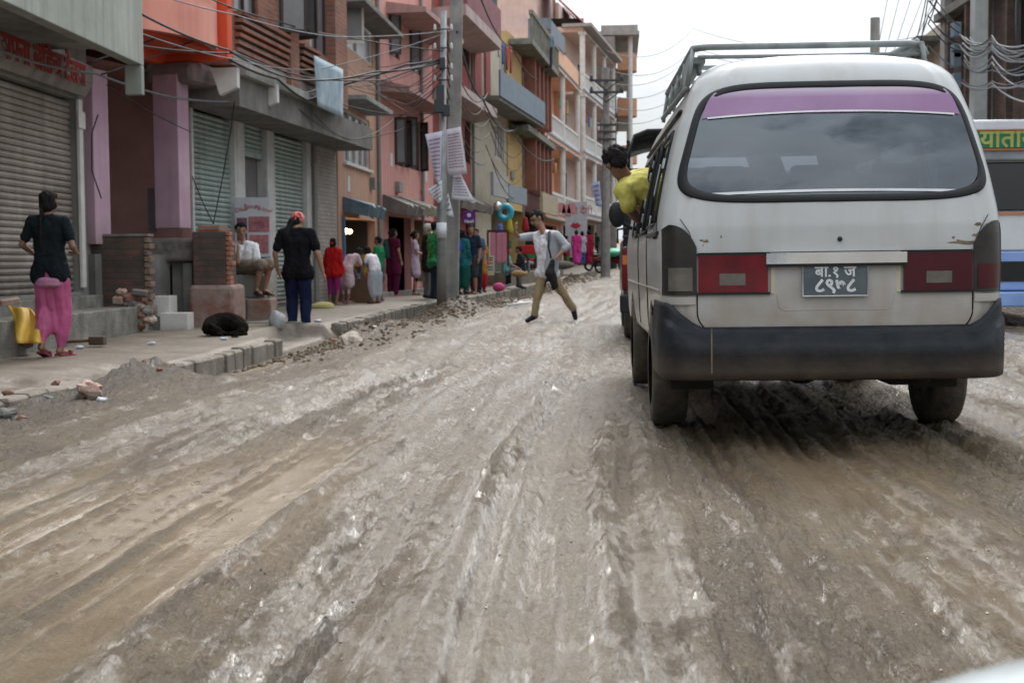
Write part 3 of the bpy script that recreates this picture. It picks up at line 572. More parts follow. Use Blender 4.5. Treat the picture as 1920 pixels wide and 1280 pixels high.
mb = MB(); bx(mb, r.L-.6, r.L+.45, .6, .84, z_+.4, z_+3.4); mb.build('metal_cage', mat('dark railing', (.04, .05, .06)), r.root)
awning(r, r.s(868, .7), r.s(925, .7), zz(395, 895, .7), zz(368, 895, .1), .7, AWG)
# ---- yellow house
CRM = mat('cream plaster', (.46, .42, .33), (.36, .32, .25), streak=.3, scale=2); YEL = mat('ochre yellow plaster', (.50, .36, .15), (.42, .30, .12), streak=.2, scale=2); BLUE = mat('blue grey panel', (.15, .20, .25), (.11, .15, .19), rough=.6, streak=.35, streak_c=(.07, .05, .04))
yh = Fac('yellow_house', 'ochre yellow house with a long blue grey balcony panel', (-1.26, 44.3), (.40, 53.8), 0.1)
y_ = lambda px, py, o=0: yh.z(px, py, o)
v1 = (yh.s(928), yh.s(945), y_(935, 298), y_(935, 235)); v2 = (yh.s(920), yh.s(984), 0.0, y_(950, 392)); v3 = (yh.s(938), yh.s(952), y_(945, 150), y_(945, 85))
wall(yh, CRM, 0, yh.s(950), -.2, y_(940, 78), [v1, v3, (v2[0], yh.s(950), 0, v2[3])], name='wall', label='cream front wall')
wall(yh, YEL, yh.s(950)+.003, yh.L, -.2, y_(970, 78), [(yh.s(950), v2[1], 0, v2[3])], o=.05, name='wall', label='ochre yellow front wall')
for q in (v1, v3): window(yh, *q, cols=3, fm=WHITEW, gm=CURT)
shop(yh, v2, depth=3, n=60)
za_, zb_ = y_(985, 212, .9), y_(985, 168, .9)
mb = MB(); bx(mb, .1, yh.L, .9, .96, za_, zb_); mb.build('balcony_panel', BLUE, yh.root)
slab(yh, GREYD, .1, yh.L, .051, .9, za_-.12, za_+.02, name='balcony_slab')
SIGNB = mat('faded turquoise sign', (.18, .30, .28), (.4, .3, .3), scale=6, rough=.6)
mb = MB(); bx(mb, yh.s(922, .8), yh.s(950, .8), .75, .85, y_(930, 368, .8), y_(930, 325, .8)); mb.build('sign_board', SIGNB, yh.root)
mb = MB(); bx(mb, yh.s(951, .8), yh.s(985, .8), .75, .85, y_(970, 382, .8), y_(970, 350, .8)); mb.build('sign_board', mat('grey blue sign', (.2, .24, .27)), yh.root)
# ---- brown fin house
FIN = mat('brown red fins', (.30, .13, .095), (.22, .09, .07), scale=3, streak=.2)
n_ = Fac('fin_house', 'tall terrace house with close set brown red vertical fins under a mossy cement parapet', (.42, 54.0), (1.25, 60.0), 0.15)
nz_ = lambda py, px=1000, o=0: n_.z(px, py, o)
ztp = n_.z(1000, 70, .9)
wall(n_, mat('brown wall', (.16, .075, .06)), 0, n_.L, -.2, ztp, [(.3, n_.L-.3, 0, 2.7)], name='wall')
shop(n_, (.3, n_.L-.3, 0, 2.7), depth=3, n=60)
for (pa, pb, o_) in ((240, 100, .25), (365, 258, .25)):
    for i in range(5):
        a = .15+i*(n_.L-.4)/4; mb = MB(); bx(mb, a, a+.22, .0, .55, nz_(pa), nz_(pb)); mb.build('fin', FIN, n_.root)
    mb = MB(); bx(mb, 0, n_.L, .003, .02, nz_(pa), nz_(pb)); gl_ = mb.build('pane', GLS, n_.root)
MOSS = mat('mossy cement', (.2, .2, .175), (.09, .1, .075), scale=3, streak=.6)
for z_, ov in ((nz_(245, 1000, .7), .7), (ztp-.1, .85)):
    slab(n_, MOSS, -3.2, n_.L, .003, ov, z_-.12, z_+.1, name='balcony_slab')
mb = MB()
for i in range(26):
    a = -3.1+i*(n_.L+3.0)/25; bx(mb, a, a+.12, .75, .85, ztp, ztp+.85)
bx(mb, -3.2, n_.L, .72, .88, ztp+.85, ztp+1.0); mb.build('balustrade', MOSS, n_.root)
mb = MB(); bx(mb, .2, n_.L-.1, .7, .8, nz_(392, 1000, .8), nz_(352, 1000, .8)); mb.build('sign_board', mat('faded yellow sign', (.38, .34, .2), (.25, .2, .17), scale=7), n_.root)
# ---- houses with rounded white columned balconies
OR2 = mat('light orange paint', (.70, .42, .28), (.62, .36, .24), scale=2, streak=.15); WCOL = mat('white column paint', (.62, .62, .6), (.5, .5, .49), streak=.15); TRIM = mat('blue grey trim', (.24, .29, .33))
def balcony_house(name, label, A, B, base, floors, fh, cm, wing=True, top=None, cols=3, ov=1.3):
    f = Fac(name, label, A, B, base, depth=9); zt = fh*floors+2.9
    ops = [(.4, f.L-1.0, 0, 2.5)]
    for i in range(floors):
        z = 2.9+i*fh
        for a in (.9, f.L*.45): ops.append((a, a+.9, z+.2, z+2.2))
    wall(f, cm, 0, f.L, -.4, zt, ops, name='wall'); shop(f, ops[0], depth=3, n=50)
    for q in ops[1:]: window(f, *q, cols=2, fm=WOODW, gm=GLS)
    e = f.L-(1.5 if wing else .05)
    for i in range(floors+1):
        z = 2.9+i*fh; mb = MB(); bx(mb, 0, e, .003, ov, z-.28, z-.04); mb.build('balcony_slab', cm, f.root)
        mb = MB(); bx(mb, -.02, e+.02, ov+.001, ov+.05, z-.10, z-.02); bx(mb, -.02, e+.02, ov+.001, ov+.05, z-.34, z-.29); mb.build('trim', TRIM, f.root)
        if i < floors:
            mb = MB(); bx(mb, 0, e, ov-.12, ov, z-.04, z+.16); 
            for j in range(int(e/.24)): mb.cap((.1+j*.24, -(ov-.06), z+.16), (.1+j*.24, -(ov-.06), z+.78), .045, .045, 6, 1)
            bx(mb, 0, e, ov-.12, ov, z+.78, z+.9); mb.build('balustrade', WCOL, f.root)
            for j in range(cols):
                a = .2+(e-.4)*j/(cols-1); mb = MB(); mb.tube([(a, -(ov-.07), z+.0), (a, -(ov-.07), z+fh-.28)], .15, 12); mb.box(a-.2, a+.2, -(ov+.13), -(ov-.27), z+fh-.42, z+fh-.285); mb.build('column', WCOL, f.root, smooth=False)
    if wing:
        mb = MB(); bx(mb, f.L-1.5, f.L,   .004, .4, 2.6, zt+.6); mb.build('stair_wing', cm, f.root, bevel=.02)
    return f, zt
oh, zt = balcony_house('orange_balcony_house', 'light orange house with three storeys of white balustraded balconies and slim white columns', (.2, 60.2), (2.55, 74.8), .2, 2, 3.45, OR2)
mb = MB(); bx(mb, 0, oh.L-1.5, 1.1, 1.3, zt-.03, zt+.75); mb.build('terrace_parapet', OR2, oh.root)
mb = MB(); bx(mb, 2, 2.06, .3, 1.3, zt+.0, zt+1.6); bx(mb, 2, 7, 1.31, 1.35, zt+.7, zt+1.5); mb.build('terrace_screen', BLUE, oh.root)
BROK = mat('pinkish pale plaster', (.58, .45, .40), (.48, .37, .33), scale=2, streak=.2)
ph, zt2 = balcony_house('pale_balcony_house', 'pale pinkish house with thick round balcony columns beyond the light orange house', (2.75, 75.2), (5.4, 88.5), .6, 3, 3.3, BROK, wing=False, cols=4, ov=1.2)
mb = MB(); bx(mb, -.3, ph.L+.2, .1, 1.7, zt2-.05, zt2+.12); mb.build('eave', mat('eave cement', (.3, .3, .29)), ph.root)
REDR = mat('red tin roof', (.38, .08, .08), (.3, .06, .06), rough=.5)
for a in (1.5, 9.0):
    mb = MB(); mb.prism([(a, -1.4, zt2+.13), (a+6.2, -1.4, zt2+.13), (a+4.4, 1.5, zt2+3.0), (a+1.6, 1.5, zt2+3.0)], (0, .12, .05)); mb.build('red_roof', REDR, ph.root)
    mb = MB(); mb.box(a+.1, a+6.1, 1.6, 7, zt2+.0, zt2+3.0); mb.build('attic', BROK, ph.root)
# ---- tall far house
TGR = mat('grey rendered wall', (.36, .35, .33), (.27, .26, .25), streak=.3)
a_ = at(1148, 300, 92); 
t_ = Fac('tall_far_house', 'tallest far house with curved orange balconies and a wide overhanging flat roof against the sky', (7.0, 92), (7.9, 104), 1.2, depth=9)
ztt = 14.3
wall(t_, TGR, 0, t_.L, -.4, ztt, [], name='wall')
for py in (128, 210, 296):
    zq = at(1170, py, 95).z-1.2; mb = MB(); n = 14; ov = 1.3
    pts = [(-.4, -.05, 0), (-.4, -.9, 0)]+[(-.4+(2.2)*(j/n), -.9-.45*math.sin(math.pi*j/n), 0) for j in range(1, n)]+[(1.8, -.9, 0), (1.8, -.05, 0)]
    mb.prism([(x, y_q, zq-.6) for x, y_q, _ in pts], (0, 0, 1.15)); mb.build('curved_balcony', mat('orange brown paint', (.46, .25, .15)), t_.root)
for a in (-.3, .7, 1.7, 4.5, 8, 11.5):
    mb = MB(); mb.tube([(a, -.9, 0), (a, -.9, ztt)], .16, 10); mb.build('column', WCOL, t_.root)
for py in (128, 210, 296):
    zq = at(1170, py, 95).z-1.2; mb = MB(); mb.box(1.85, t_.L, -1.0, -.004, zq-.5, zq-.2); mb.build('balcony_slab', TGR, t_.root)
mb = MB(); mb.box(-1.0, t_.L, -1.5, 3, ztt+.003, ztt+.25); mb.box(-.6, t_.L-.5, -1.4, 1, ztt+.25, ztt+.7); mb.build('flat_roof', TGR, t_.root)
for i in range(3):
    for a in (3.0, 6.5, 10.0): window(t_, a, a+1.2, 3+i*3, 4.6+i*3, o=.12, cols=2, fm=WOODW, gm=GLS)
mb = MB(); bx(mb, -1.2, -.003, -6, -.1, 0, ztt-.1); mb.build('side_wall', mat('unpainted side wall', (.30, .27, .25), (.22, .19, .18), streak=.4), t_.root)
# ---- unfinished brick house standing behind
BR2 = brick('orange brick', (.36, .17, .11), (.29, .135, .09), (.24, .2, .17), stain=.2)
aL = at(968, 60, 82); aR = at(1088, 60, 82)
ub = empty('unfinished_brick_house', (aL.x, 82, 0), 'bare orange brick upper storeys with cement beams rising behind the balconied houses', 'building')
wd = aR.x-aL.x; zb1 = at(1040, 85, 82).z; zb2 = at(1040, 45, 82).z; zb3 = at(1000, -6, 82).z
MB().box(.15, wd-.003, 0, 8, 3, zb2).build('wall', BR2, ub)
MB().box(-.3, wd*.62, .4, 8, zb2+.3, zb3+2).build('wall', BR2, ub)
MB().box(-.1, wd+.2, -.15, 8.1, zb2+.002, zb2+.28).build('cement_beam', MOSS, ub)
for x in (0, wd*.38, wd-.2): MB().box(x-.02, x+.28, -.06, .25, 3, zb2).build('cement_post', MOSS, ub)
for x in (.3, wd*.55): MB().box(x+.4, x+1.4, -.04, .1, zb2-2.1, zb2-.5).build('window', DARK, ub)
# ---- right-hand side: unfinished brick and cement house
rb = Fac('column_brick_house', 'dark brick house with bare cement columns behind the white van and blue bus', (9.85, 31.5), (9.35, 19.0), 0.0)
rb_r = rb.root
ops = []
for i in range(3):
    for j in range(4): ops.append((1.1+3.1*j, 2.5+3.1*j, .9+3.2*i, 2.7+3.2*i))
wall(rb, BRD, 0, rb.L, -.3, 10.8, ops, name='wall', depth=8)
for q in ops: window(rb, *q, cols=2, fm=WOODW, gm=GLS)
for j in range(5):
    a = -.05+3.1*j; mb = MB(); bx(mb, a, a+.36, .004, .16, -.3, 11.2); mb.build('column', mat('bare cement column', (.3, .3, .285), (.2, .2, .19), streak=.3), rb_r)
for i in range(3): slab(rb, GREYD, -.1, rb.L, .003, .3, 2.95+3.2*i, 3.13+3.2*i, name='floor_slab')
mb = MB()
for i in range(9): bx(mb, 1.0+i*1.35, 1.12+i*1.35, .17, .3, 3.14, 6.1)
mb.build('brick_fins', BRD, rb_r)

# rain pipes, grilles and other things fixed to the near fronts
PIPE = mat('grey plastic pipe', (.22, .22, .21), rough=.6)
for f, a, z1_ in ((PEACHF, PEACHF.L-.06, 8), (PINKF, PINKF.L*.62, 8), (r, .1, 9), (yh, .15, 9), (n_, .05, 8), (b, b.s(583)+.05, 3.0)):
    mb = MB(); mb.tube([(a, -.06, .1), (a, -.06, z1_)], .045, 8)
    for z in (1.2, 2.6, 4.2, 6.0):
        if z < z1_: mb.box(a-.07, a+.07, -.075, -.001, z, z+.04)
    mb.build('rain_pipe', PIPE, f.root)
for f, px, py, w_ in ((PINKF, 748, 352, .34), (PEACHF, 700, 345, .25), (yh, 960, 330, .7)):
    a, z = f.p(px, py, .06); MB().box(a-w_/2, a+w_/2, -.12, -.001, z-.12, z+.14).build('wall_box', mat('faded wall box', (.3, .3, .28), (.18, .18, .17), streak=.4), f.root, bevel=.01)
for f, px, py in ((PEACHF, 655, 345), (PINKF, 735, 300), (PINKF, 800, 330), (r, 900, 350)):
    a, z = f.p(px, py, .02); MB().box(a-.12, a+.12, -.012, -.001, z-.16, z+.16).build('wall_notice', WCOL, f.root)

LN = [cloth((.35,.08,.08)), cloth((.5,.5,.52)), cloth((.1,.16,.32)), cloth((.42,.33,.12)), cloth((.12,.28,.22))]
def laundry(f, a0, a1, o, z, n, seed):
    q = random.Random(seed); MB().tube([(a0, -o, z), (a1, -o, z)], .008, 5).build('washing_line', CABLE, f.root)
    for i in range(n):
        a = a0+(a1-a0)*(i+.3)/n; w2 = q.uniform(.3, .55); h2 = q.uniform(.4, .8); mb = MB(); V = []
        for j in range(7):
            for i2 in range(7): V.append((a+w2*i2/6, -o+.03*math.sin(i2*1.7+j*.4+seed), z-h2*j/6-.02*math.sin(i2)))
        k9 = mb.add(V, [(j*7+i2, j*7+i2+1, (j+1)*7+i2+1, (j+1)*7+i2) for j in range(6) for i2 in range(6)]).build('hanging_cloth', LN[q.randrange(5)], f.root, smooth=True); k9.modifiers.new('s', 'SOLIDIFY').thickness = .01
laundry(oh, 1, 5, 1.15, 2.9+2.3, 5, 2); laundry(oh, 6, 10, 1.15, 2.9+3.45+2.3, 4, 5); laundry(ph, 2, 8, 1.0, 2.9+3.3+2.2, 6, 7); laundry(yh, .6, 3.5, .75, za_+1.9, 4, 9)

# ---- the rest of the street, mostly behind the van
def plain_house(name, label, A, B, base, floors, m, seed):
    f = Fac(name, label, A, B, base, depth=8); q = random.Random(seed); ops = []; nb = max(2, int(f.L/3)); w_ = f.L/nb
    for i in range(floors):
        for j in range(nb): ops.append((j*w_+w_*.28, j*w_+w_*.72, .9+3*i, 2.4+3*i) if i else (j*w_+w_*.15, j*w_+w_*.85, .05, 2.5))
    wall(f, m, 0, f.L, -1, 3*floors+.3, ops, name='wall')
    for i, o_ in enumerate(ops):
        if i < nb: roller(f, o_[0], o_[1], o_[2], o_[3], GREEN if (i+seed) % 2 else RUSTY)
        else: window(f, *o_, cols=2, fm=WOODW if seed % 2 else WHITEW, gm=GLS)
    for i in range(1, floors+1): slab(f, GREYD, 0, f.L, .003, .6, 3*i-.15, 3*i-.02, name='canopy')
    return f
plain_house('cream_street_house', 'cream plastered house on the right side beyond the column brick house', (11.0, 43.5), (9.95, 32.2), 0, 2, CRM, 1)
plain_house('salmon_street_house', 'salmon house on the right side hidden mostly by the van', (13.6, 58), (11.2, 44.2), .1, 2, PK, 2)
plain_house('ochre_street_house', 'ochre house farther along the right side of the street', (17.4, 76), (13.8, 58.6), .4, 2, YEL, 3)
plain_house('brick_street_house', 'brick house near the far right bend of the street', (22.6, 98), (17.6, 76.6), 1.2, 2, BR2, 4)
plain_house('grey_street_house', 'low grey rendered house closing the far end of the street', (13.0, 126), (34, 122), 2.4, 2, TGR, 5)
# ------------------------------------------------------------ the white van
VR = empty('van', (1.5225, 6.5, 0), 'muddy white passenger van seen from behind with a roof rack and black bumper', 'van', -R(2.53))
VR.rotation_euler = (0, R(-.35), -R(2.53))
WP = mat('dusty white paint', (.44, .455, .46), (.37, .38, .38), rough=.32, scale=1.3, coat=.25, streak=.3, streak_c=(.27, .24, .2), dirt_h=(.42, .98), dirt=(.22, .17, .12))
RUB = mat('black rubber', (.010, .011, .013), (.016, .016, .018), rough=.5, scale=8, spec=.25); BMP = mat('scuffed dark bumper', (.008, .010, .014), (.020, .021, .023), rough=.55, scale=9, dirt_h=(.28, .45), dirt=(.08, .06, .043), bump=.15, bscale=30, spec=.15)
CHR = mat('worn chrome', (.75, .75, .75), (.6, .6, .6), rough=.12, metal=1.0)
ZP = [(.44,.79),(.52,.80),(.66,.805),(.85,.81),(.98,.808),(1.10,.795),(1.25,.768),(1.40,.735),(1.52,.705),(1.62,.67),(1.69,.645),(1.745,.618),(1.785,.58),(1.815,.53),(1.838,.45),(1.852,.32),(1.858,.04)]
zpx = [a for a, _ in ZP]; zpw = [w_ for _, w_ in ZP]
def vw(z): return float(np.interp(z, zpx, zpw))
def lean(z): return .19*max(0, z-1.02)/.83*(.55+.45*max(0, z-1.02)/.83)+(.16*(1-math.sqrt(max(0, 1-min(1, max(0, (z-1.70)/.158))**2))))
def Yr(x, z):                                                # rear surface
    w_ = vw(z); r_ = min(.13, w_*.6); ax = abs(x); y = lean(z)+.05*(min(ax/w_, 1))**2
    if ax > w_-r_: t = min(1, (ax-(w_-r_))/r_); y += r_*(1-math.sqrt(max(0, 1-t*t)))
    return y
LEN = 4.35
zr = list(np.linspace(.44, 1.60, 78))+list(np.linspace(1.614, 1.858, 30))
NR, NC, NS = 64, 10, 110
def inner(x, z, cx, cz, a, b, top, n=5.5):                   # rear window outline test
    return (abs(x-cx)/(a*(1-top*(z-cz))))**n+(abs(z-cz)/b)**n
WC = (0.0, 1.418, .668, .274, .42)                            # centre, half sizes, narrowing upward
van = MB(); rows = []
SW = [(.55, 1.30, 1.06, 1.50), (1.42, 2.30, 1.04, 1.52), (2.42, 3.15, 1.04, 1.50)]
for z in zr:
    w_ = vw(z); r_ = min(.13, w_*.6); row = []
    fy = LEN-(.75*max(0, z-.95)/.9+.25*max(0, z-1.6)**1.0)-.06; yR = lean(z)+.05+r_
    side = np.linspace(yR, fy-r_, NS)
    for y in side[::-1]: row.append((-w_, y))                # left side front->rear
    for j in range(1, NC): a = math.pi/2*j/NC; row.append((-w_+r_*(1-math.cos(a)), yR-r_*math.sin(a)))
    for j in range(NR+1): x = -(w_-r_)+2*(w_-r_)*j/NR; row.append((x, lean(z)+.05*(abs(x)/w_)**2))
    for j in range(NC-1, 0, -1): a = math.pi/2*j/NC; row.append((w_-r_*(1-math.cos(a)), yR-r_*math.sin(a)))
    for y in side: row.append((w_, y))
    for j in range(1, NC): a = math.pi/2*j/NC; row.append((w_-r_*(1-math.cos(a)), fy-r_+r_*math.sin(a)))
    for j in range(21): x = (w_-r_)*(1-2*j/20); row.append((x, fy+.05*(1-(x/w_)**2)))
    for j in range(NC-1, 0, -1): a = math.pi/2*j/NC; row.append((-w_+r_*(1-math.cos(a)), fy-r_+r_*math.sin(a)))
    rows.append([(x, y, z) for x, y in row])
n = len(rows[0]); van.v = [p for row in rows for p in row]
AR = [(.98, .345), (3.38, .345)]                              # wheel arches
for i in range(len(rows)-1):
    for j in range(n):
        q = (i*n+j, i*n+(j+1) % n, (i+1)*n+(j+1) % n, (i+1)*n+j); c = Vector((0, 0, 0))
        for k_ in q: c += Vector(van.v[k_])/4
        onside = abs(c.x) > vw(c.z)-.012
        if c.y < .5 and inner(c.x, c.z, *WC) < .96 and not onside: continue
        if onside and any(a < c.y < b_ and z0 < c.z < z1 for a, b_, z0, z1 in SW): continue
        if onside and any((c.y-a)**2+(c.z-.30)**2 < r_*r_ for a, r_ in AR): continue
        if c.y > 3.2 and 1.08 < c.z < 1.62 and abs(c.x) < vw(c.z)-.10: continue
        van.f.append(q)
van.f.append(tuple(range((len(rows)-1)*n, len(rows)*n)))
body = van.build('body', WP, VR, smooth=True); sd = body.modifiers.new('s', 'SOLIDIFY'); sd.thickness = .012; sd.offset = -1
def spatch(x0, x1, z0, z1, name, m, parent=VR, t=.012, nx_=14, nz_=8, fn=None, smooth=True, label=None, zfun=None):
    mb = MB(); top = []; 
    for j in range(nz_+1):
        for i in range(nx_+1):
            u, v = i/nx_, j/nz_; x = x0+(x1-x0)*u; z = z0+(z1-z0)*v
            if zfun: x, z = zfun(u, v)
            top.append((x, Yr(x, z)-t, z))
    back = [(x, y+t+.02, z) for x, y, z in top]; k = nx_+1
    F = [(j*k+i, j*k+i+1, (j+1)*k+i+1, (j+1)*k+i) for j in range(nz_) for i in range(nx_)]
    ring = list(range(k))+[j*k+nx_ for j in range(1, nz_+1)]+[nz_*k+i for i in range(nx_-1, -1, -1)]+[j*k for j in range(nz_-1, 0, -1)]
    N0 = len(top); F += [(ring[a], ring[a]+N0, ring[(a+1) % len(ring)]+N0, ring[(a+1) % len(ring)]) for a in range(len(ring))]
    mb.add(top+back, F); o = mb.build(name, m, parent, smooth=False, label=label)
    return o
# rear window: rubber surround + glass + purple film
def outl(th, grow):
    c, s = math.cos(th), math.sin(th); e = 2/5.5; z = WC[1]+(WC[3]+grow)*math.copysign(abs(s)**e, s); a = (WC[2]+grow)*(1-WC[4]*(z-WC[1])); return WC[0]+a*math.copysign(abs(c)**e, c), z
K = 96; mb = MB(); V = []
for g0, t in ((-.020, .001), (-.017, .006), (-.005, .008), (.008, .007), (.014, .004), (.017, -.004)):
    for i in range(K): x, z = outl(2*math.pi*i/K, g0); V.append((x, Yr(x, z)-t, z))
F = [(a*K+i, a*K+(i+1) % K, (a+1)*K+(i+1) % K, (a+1)*K+i) for a in range(5) for i in range(K)]
win = mb.add(V, F).build('rear_window', RUB, VR, smooth=True)
GV = bpy.data.materials.new('tinted rear glass'); GV.use_nodes = True; nt = GV.node_tree; nt.nodes.clear()
tr = N(nt, 'ShaderNodeBsdfTransparent'); tr.inputs[0].default_value = (.10, .12, .14, 1); gl = N(nt, 'ShaderNodeBsdfGlossy', i_Roughness=.015); gl.inputs[0].default_value = (.75, .82, .9, 1)
ms = N(nt, 'ShaderNodeMixShader', i_0=.15); ou = N(nt, 'ShaderNodeOutputMaterial'); nt.links.new(tr.outputs[0], ms.inputs[1]); nt.links.new(gl.outputs[0], ms.inputs[2]); nt.links.new(ms.outputs[0], ou.inputs[0])
mb = MB(); V = []; F = []; RG = 14
for a in range(RG+1):
    s_ = a/RG
    for i in range(K): x, z = outl(2*math.pi*i/K, -.02); x = x*s_; z = WC[1]+(z-WC[1])*s_; V.append((x, lean(z)+.05*(x/.7)**2*1.0+.004, z))
F = [(a*K+i, a*K+(i+1) % K, (a+1)*K+(i+1) % K, (a+1)*K+i) for a in range(RG) for i in range(K)]
mb.add(V, F).build('glass', GV, win, smooth=True)
FILM = mat('purple window film', (.22, .11, .235), (.28, .16, .30), rough=.12, scale=2.5, spec=.6)
_n = FILM.node_tree; _t = N(_n, 'ShaderNodeTexCoord'); _s = N(_n, 'ShaderNodeSeparateXYZ'); _m = N(_n, 'ShaderNodeMapRange', i_1=1.63, i_2=1.69); _x = N(_n, 'ShaderNodeMix', data_type='RGBA'); _x.inputs[7].default_value = (.52, .48, .56, 1)
_b = _n.nodes['Principled BSDF']; _o = _b.inputs['Base Color'].links[0].from_socket; _n.links.new(_t.outputs['Object'], _s.inputs[0]); _n.links.new(_s.outputs[2], _m.inputs[0]); _n.links.new(_m.outputs[0], _x.inputs[0]); _n.links.new(_o, _x.inputs[6]); _n.links.new(_x.outputs[2], _b.inputs['Base Color'])
def filmz(u, v):
    z = 1.556+.004*math.sin(u*9)-.02*(u*2-1)**2+v*.126; a = (WC[2]-.03)*(1-WC[4]*(z-WC[1])); a *= 1-.05*v**3; return -a+2*a*u, z
mb = MB(); V = []
for v in range(7):
    for u in range(41):
        x, z = filmz(u/40, v/6); z2 = min(z, 1.680-.02*(abs(u/40-.5)*2)**4); V.append((x, lean(z2)+.05*(x/.7)**2-.003, z2))
mb.add(V, [(a*41+i, a*41+i+1, (a+1)*41+i+1, (a+1)*41+i) for a in range(6) for i in range(40)]).build('sun_strip', FILM, win, smooth=True)
WL = mat('white strip', (.7, .72, .75), rough=.3)
for zz, hw in ((1.178, .57), (1.556, .58)):
    V = []; mb = MB()
    for i in range(31):
        x = -hw+2*hw*i/30
        for dz in (0, .012 if zz < 1.3 else .008): z = zz+dz-(.01 if zz < 1.3 else .022)*(x/hw)**2; V.append((x, lean(z)+.05*(x/.7)**2-.006, z))
    mb.add(V, [(2*i, 2*i+2, 2*i+3, 2*i+1) for i in range(30)]).build('trim_line', WL, win)
# lamps
LENS_D = mat('smoked lamp lens', (.014, .014, .014), (.03, .027, .024), rough=.25, spec=.35, scale=9); LENS_R = mat('red lamp lens', (.15, .004, .007), (.05, .003, .006), rough=.15, spec=.35, scale=5); LENS_RD = mat('dark red lamp lens', (.055, .004, .009), (.035, .003, .007), rough=.15, spec=.35, scale=3); REFL = mat('clear lamp reflector', (.13, .12, .105), (.08, .07, .06), rough=.25, scale=12)
for s in (-1, 1):
    x_in, x_out = .645, .802
    def zf_(u, v, s=s):
        x = x_in+(x_out-x_in)*u; top = .80+.235*math.sqrt(max(0, 1-((x_out-.03-x)/.15)**2)) if x < x_out-.03 else 1.035-.02*(x-x_out+.03)/.03
        top = max(top, .83); xx = x; z = .70+(top-.70)*v; return s*xx, z
    cl_ = spatch(0, 1, 0, 1, 'corner_lamp', LENS_D, t=.010, zfun=zf_, nx_=16, nz_=12, label='smoked corner lamp with a broken lower lens' if s < 0 else 'smoked corner lamp')
    spatch(s*.665, s*.775, .72, .83, 'broken_lens' if s < 0 else 'lens', REFL if s < 0 else LENS_RD, cl_, t=.014)
    tl = spatch(s*.315, s*.638, .712, .885, 'tail_lamp', LENS_R if s < 0 else LENS_RD, t=.016, label='bright red tail lamp' if s < 0 else 'dark red tail lamp')
    spatch(s*.305, s*.645, .700, .712, 'lamp_rim', RUB, tl, t=.014); spatch(s*.305, s*.645, .885, .895, 'lamp_rim', RUB, tl, t=.014)
    spatch(s*.42, s*.54, .745, .80, 'reflector', REFL, tl, t=.0175)
    spatch(s*.650, s*.79, .655, .692, 'corner_panel', WP, t=.006); 
    mb = MB(); pts = [(s*.300, Yr(.3, z)-.010, z) for z in (.705, .88)]; pts2 = [(s*.262, Yr(.26, z)+.012, z) for z in (.705, .88)]
    mb.quad(pts[0], pts2[0], pts2[1], pts[1]); mb.build('plate_recess_side', mat('yellowed plastic', (.5, .48, .33)), VR)
cb = spatch(-.325, .325, .842, .892, 'chrome_bar', CHR, t=.035, nz_=4)
spatch(-.325, .325, .828, .842, 'bar_underside', RUB, t=.030)
# number plate
PLT = mat('slate plate', (.055, .07, .08), (.08, .1, .11), rough=.5, scale=10); PLW = mat('worn plate lettering', (.6, .62, .62), (.42, .44, .45), rough=.6, scale=12)
MB().box(-.155, .145, Yr(0, .77)-.02, Yr(0, .77)-.012, .69, .83).build('number_plate', PLT, VR, bevel=.004)
np_ = [o for o in VR.children if o.name.startswith('number_plate')][0]
py_ = Yr(0, .77)-.0215
text('plate_lettering', 'बा.१ ज', .072, PLW, np_, basis((-.005, py_, .802), (1, 0, 0), (0, 0, 1)), .001, bold=.0015)
text('plate_lettering', '८९७८', .088, PLW, np_, basis((-.005, py_, .737), (1, 0, 0), (0, 0, 1)), .001, bold=.003)
mb = MB(); mb.tube([(-.155, py_, .69), (.145, py_, .69), (.145, py_, .83), (-.155, py_, .83), (-.155, py_, .69)], .003, 5); mb.build('plate_rim', PLW, np_)
# tailgate seams, lock, scrapes
SEAM = mat('seam shadow gap', (.015, .014, .013), rough=1, spec=0)
def seam(pts, name='seam', r_=.0035, m=SEAM):
    MB().tube([(x, Yr(x, z)-.0005, z) for x, z in pts], r_, 5).build(name, m, VR)
arc = lambda cx, cz, r_, a0, a1, n=8: [(cx+r_*math.cos(R(a0+(a1-a0)*i/n)), cz+r_*math.sin(R(a0+(a1-a0)*i/n))) for i in range(n+1)]
seam([(-.643, .70), (-.643, .62)]+arc(-.543, .62, .10, 180, 270)+[(x, .52) for x in np.linspace(-.5, .5, 15)]+arc(.543, .62, .10, 270, 360)+[(.643, .70)])
seam([(x, .897) for x in np.linspace(-.64, .64, 21)], r_=.002)
for s in (-1, 1): seam([(s*.645, .90), (s*.68, 1.0), (s*.72, 1.06)], r_=.002)
MB().cap((.02, Yr(.02, .955)-.004, .955), (.02, Yr(.02, .955)+.01, .955), .012, .012, 10, 3).build('lock', RUB, VR)
RSTY = mat('rust and filler', (.20, .15, .10), (.09, .07, .05), rough=.9, scale=25)
rr = random.Random(5)
for cx, cz, sx, sz, k_ in ((.62, .93, .08, .009, 1), (.69, .985, .04, .035, 9), (.63, .95, .08, .012, 5), (-.61, .93, .015, .03, 4), (-.53, .975, .003, .008, 1)):
    for _ in range(k_):
        x = cx+rr.uniform(-sx, sx)*(k_ > 1); z = cz+rr.uniform(-sz, sz)*(k_ > 1); h_ = .003+.008*rr.random(); w2 = .003+.012*rr.random()
        if k_ == 1: w2, h_ = sx, sz
        pts = [(x+w2*math.cos(a)*(1+.4*math.sin(a*3+x*90)), z+h_*math.sin(a)*(1+.3*math.cos(a*5+z*70))) for a in np.linspace(0, 2*math.pi, 13)[:-1]]
        MB().add([(u, Yr(u, v)-.0012, v) for u, v in pts], [tuple(range(12))]).build('rust_patch', RSTY, VR)
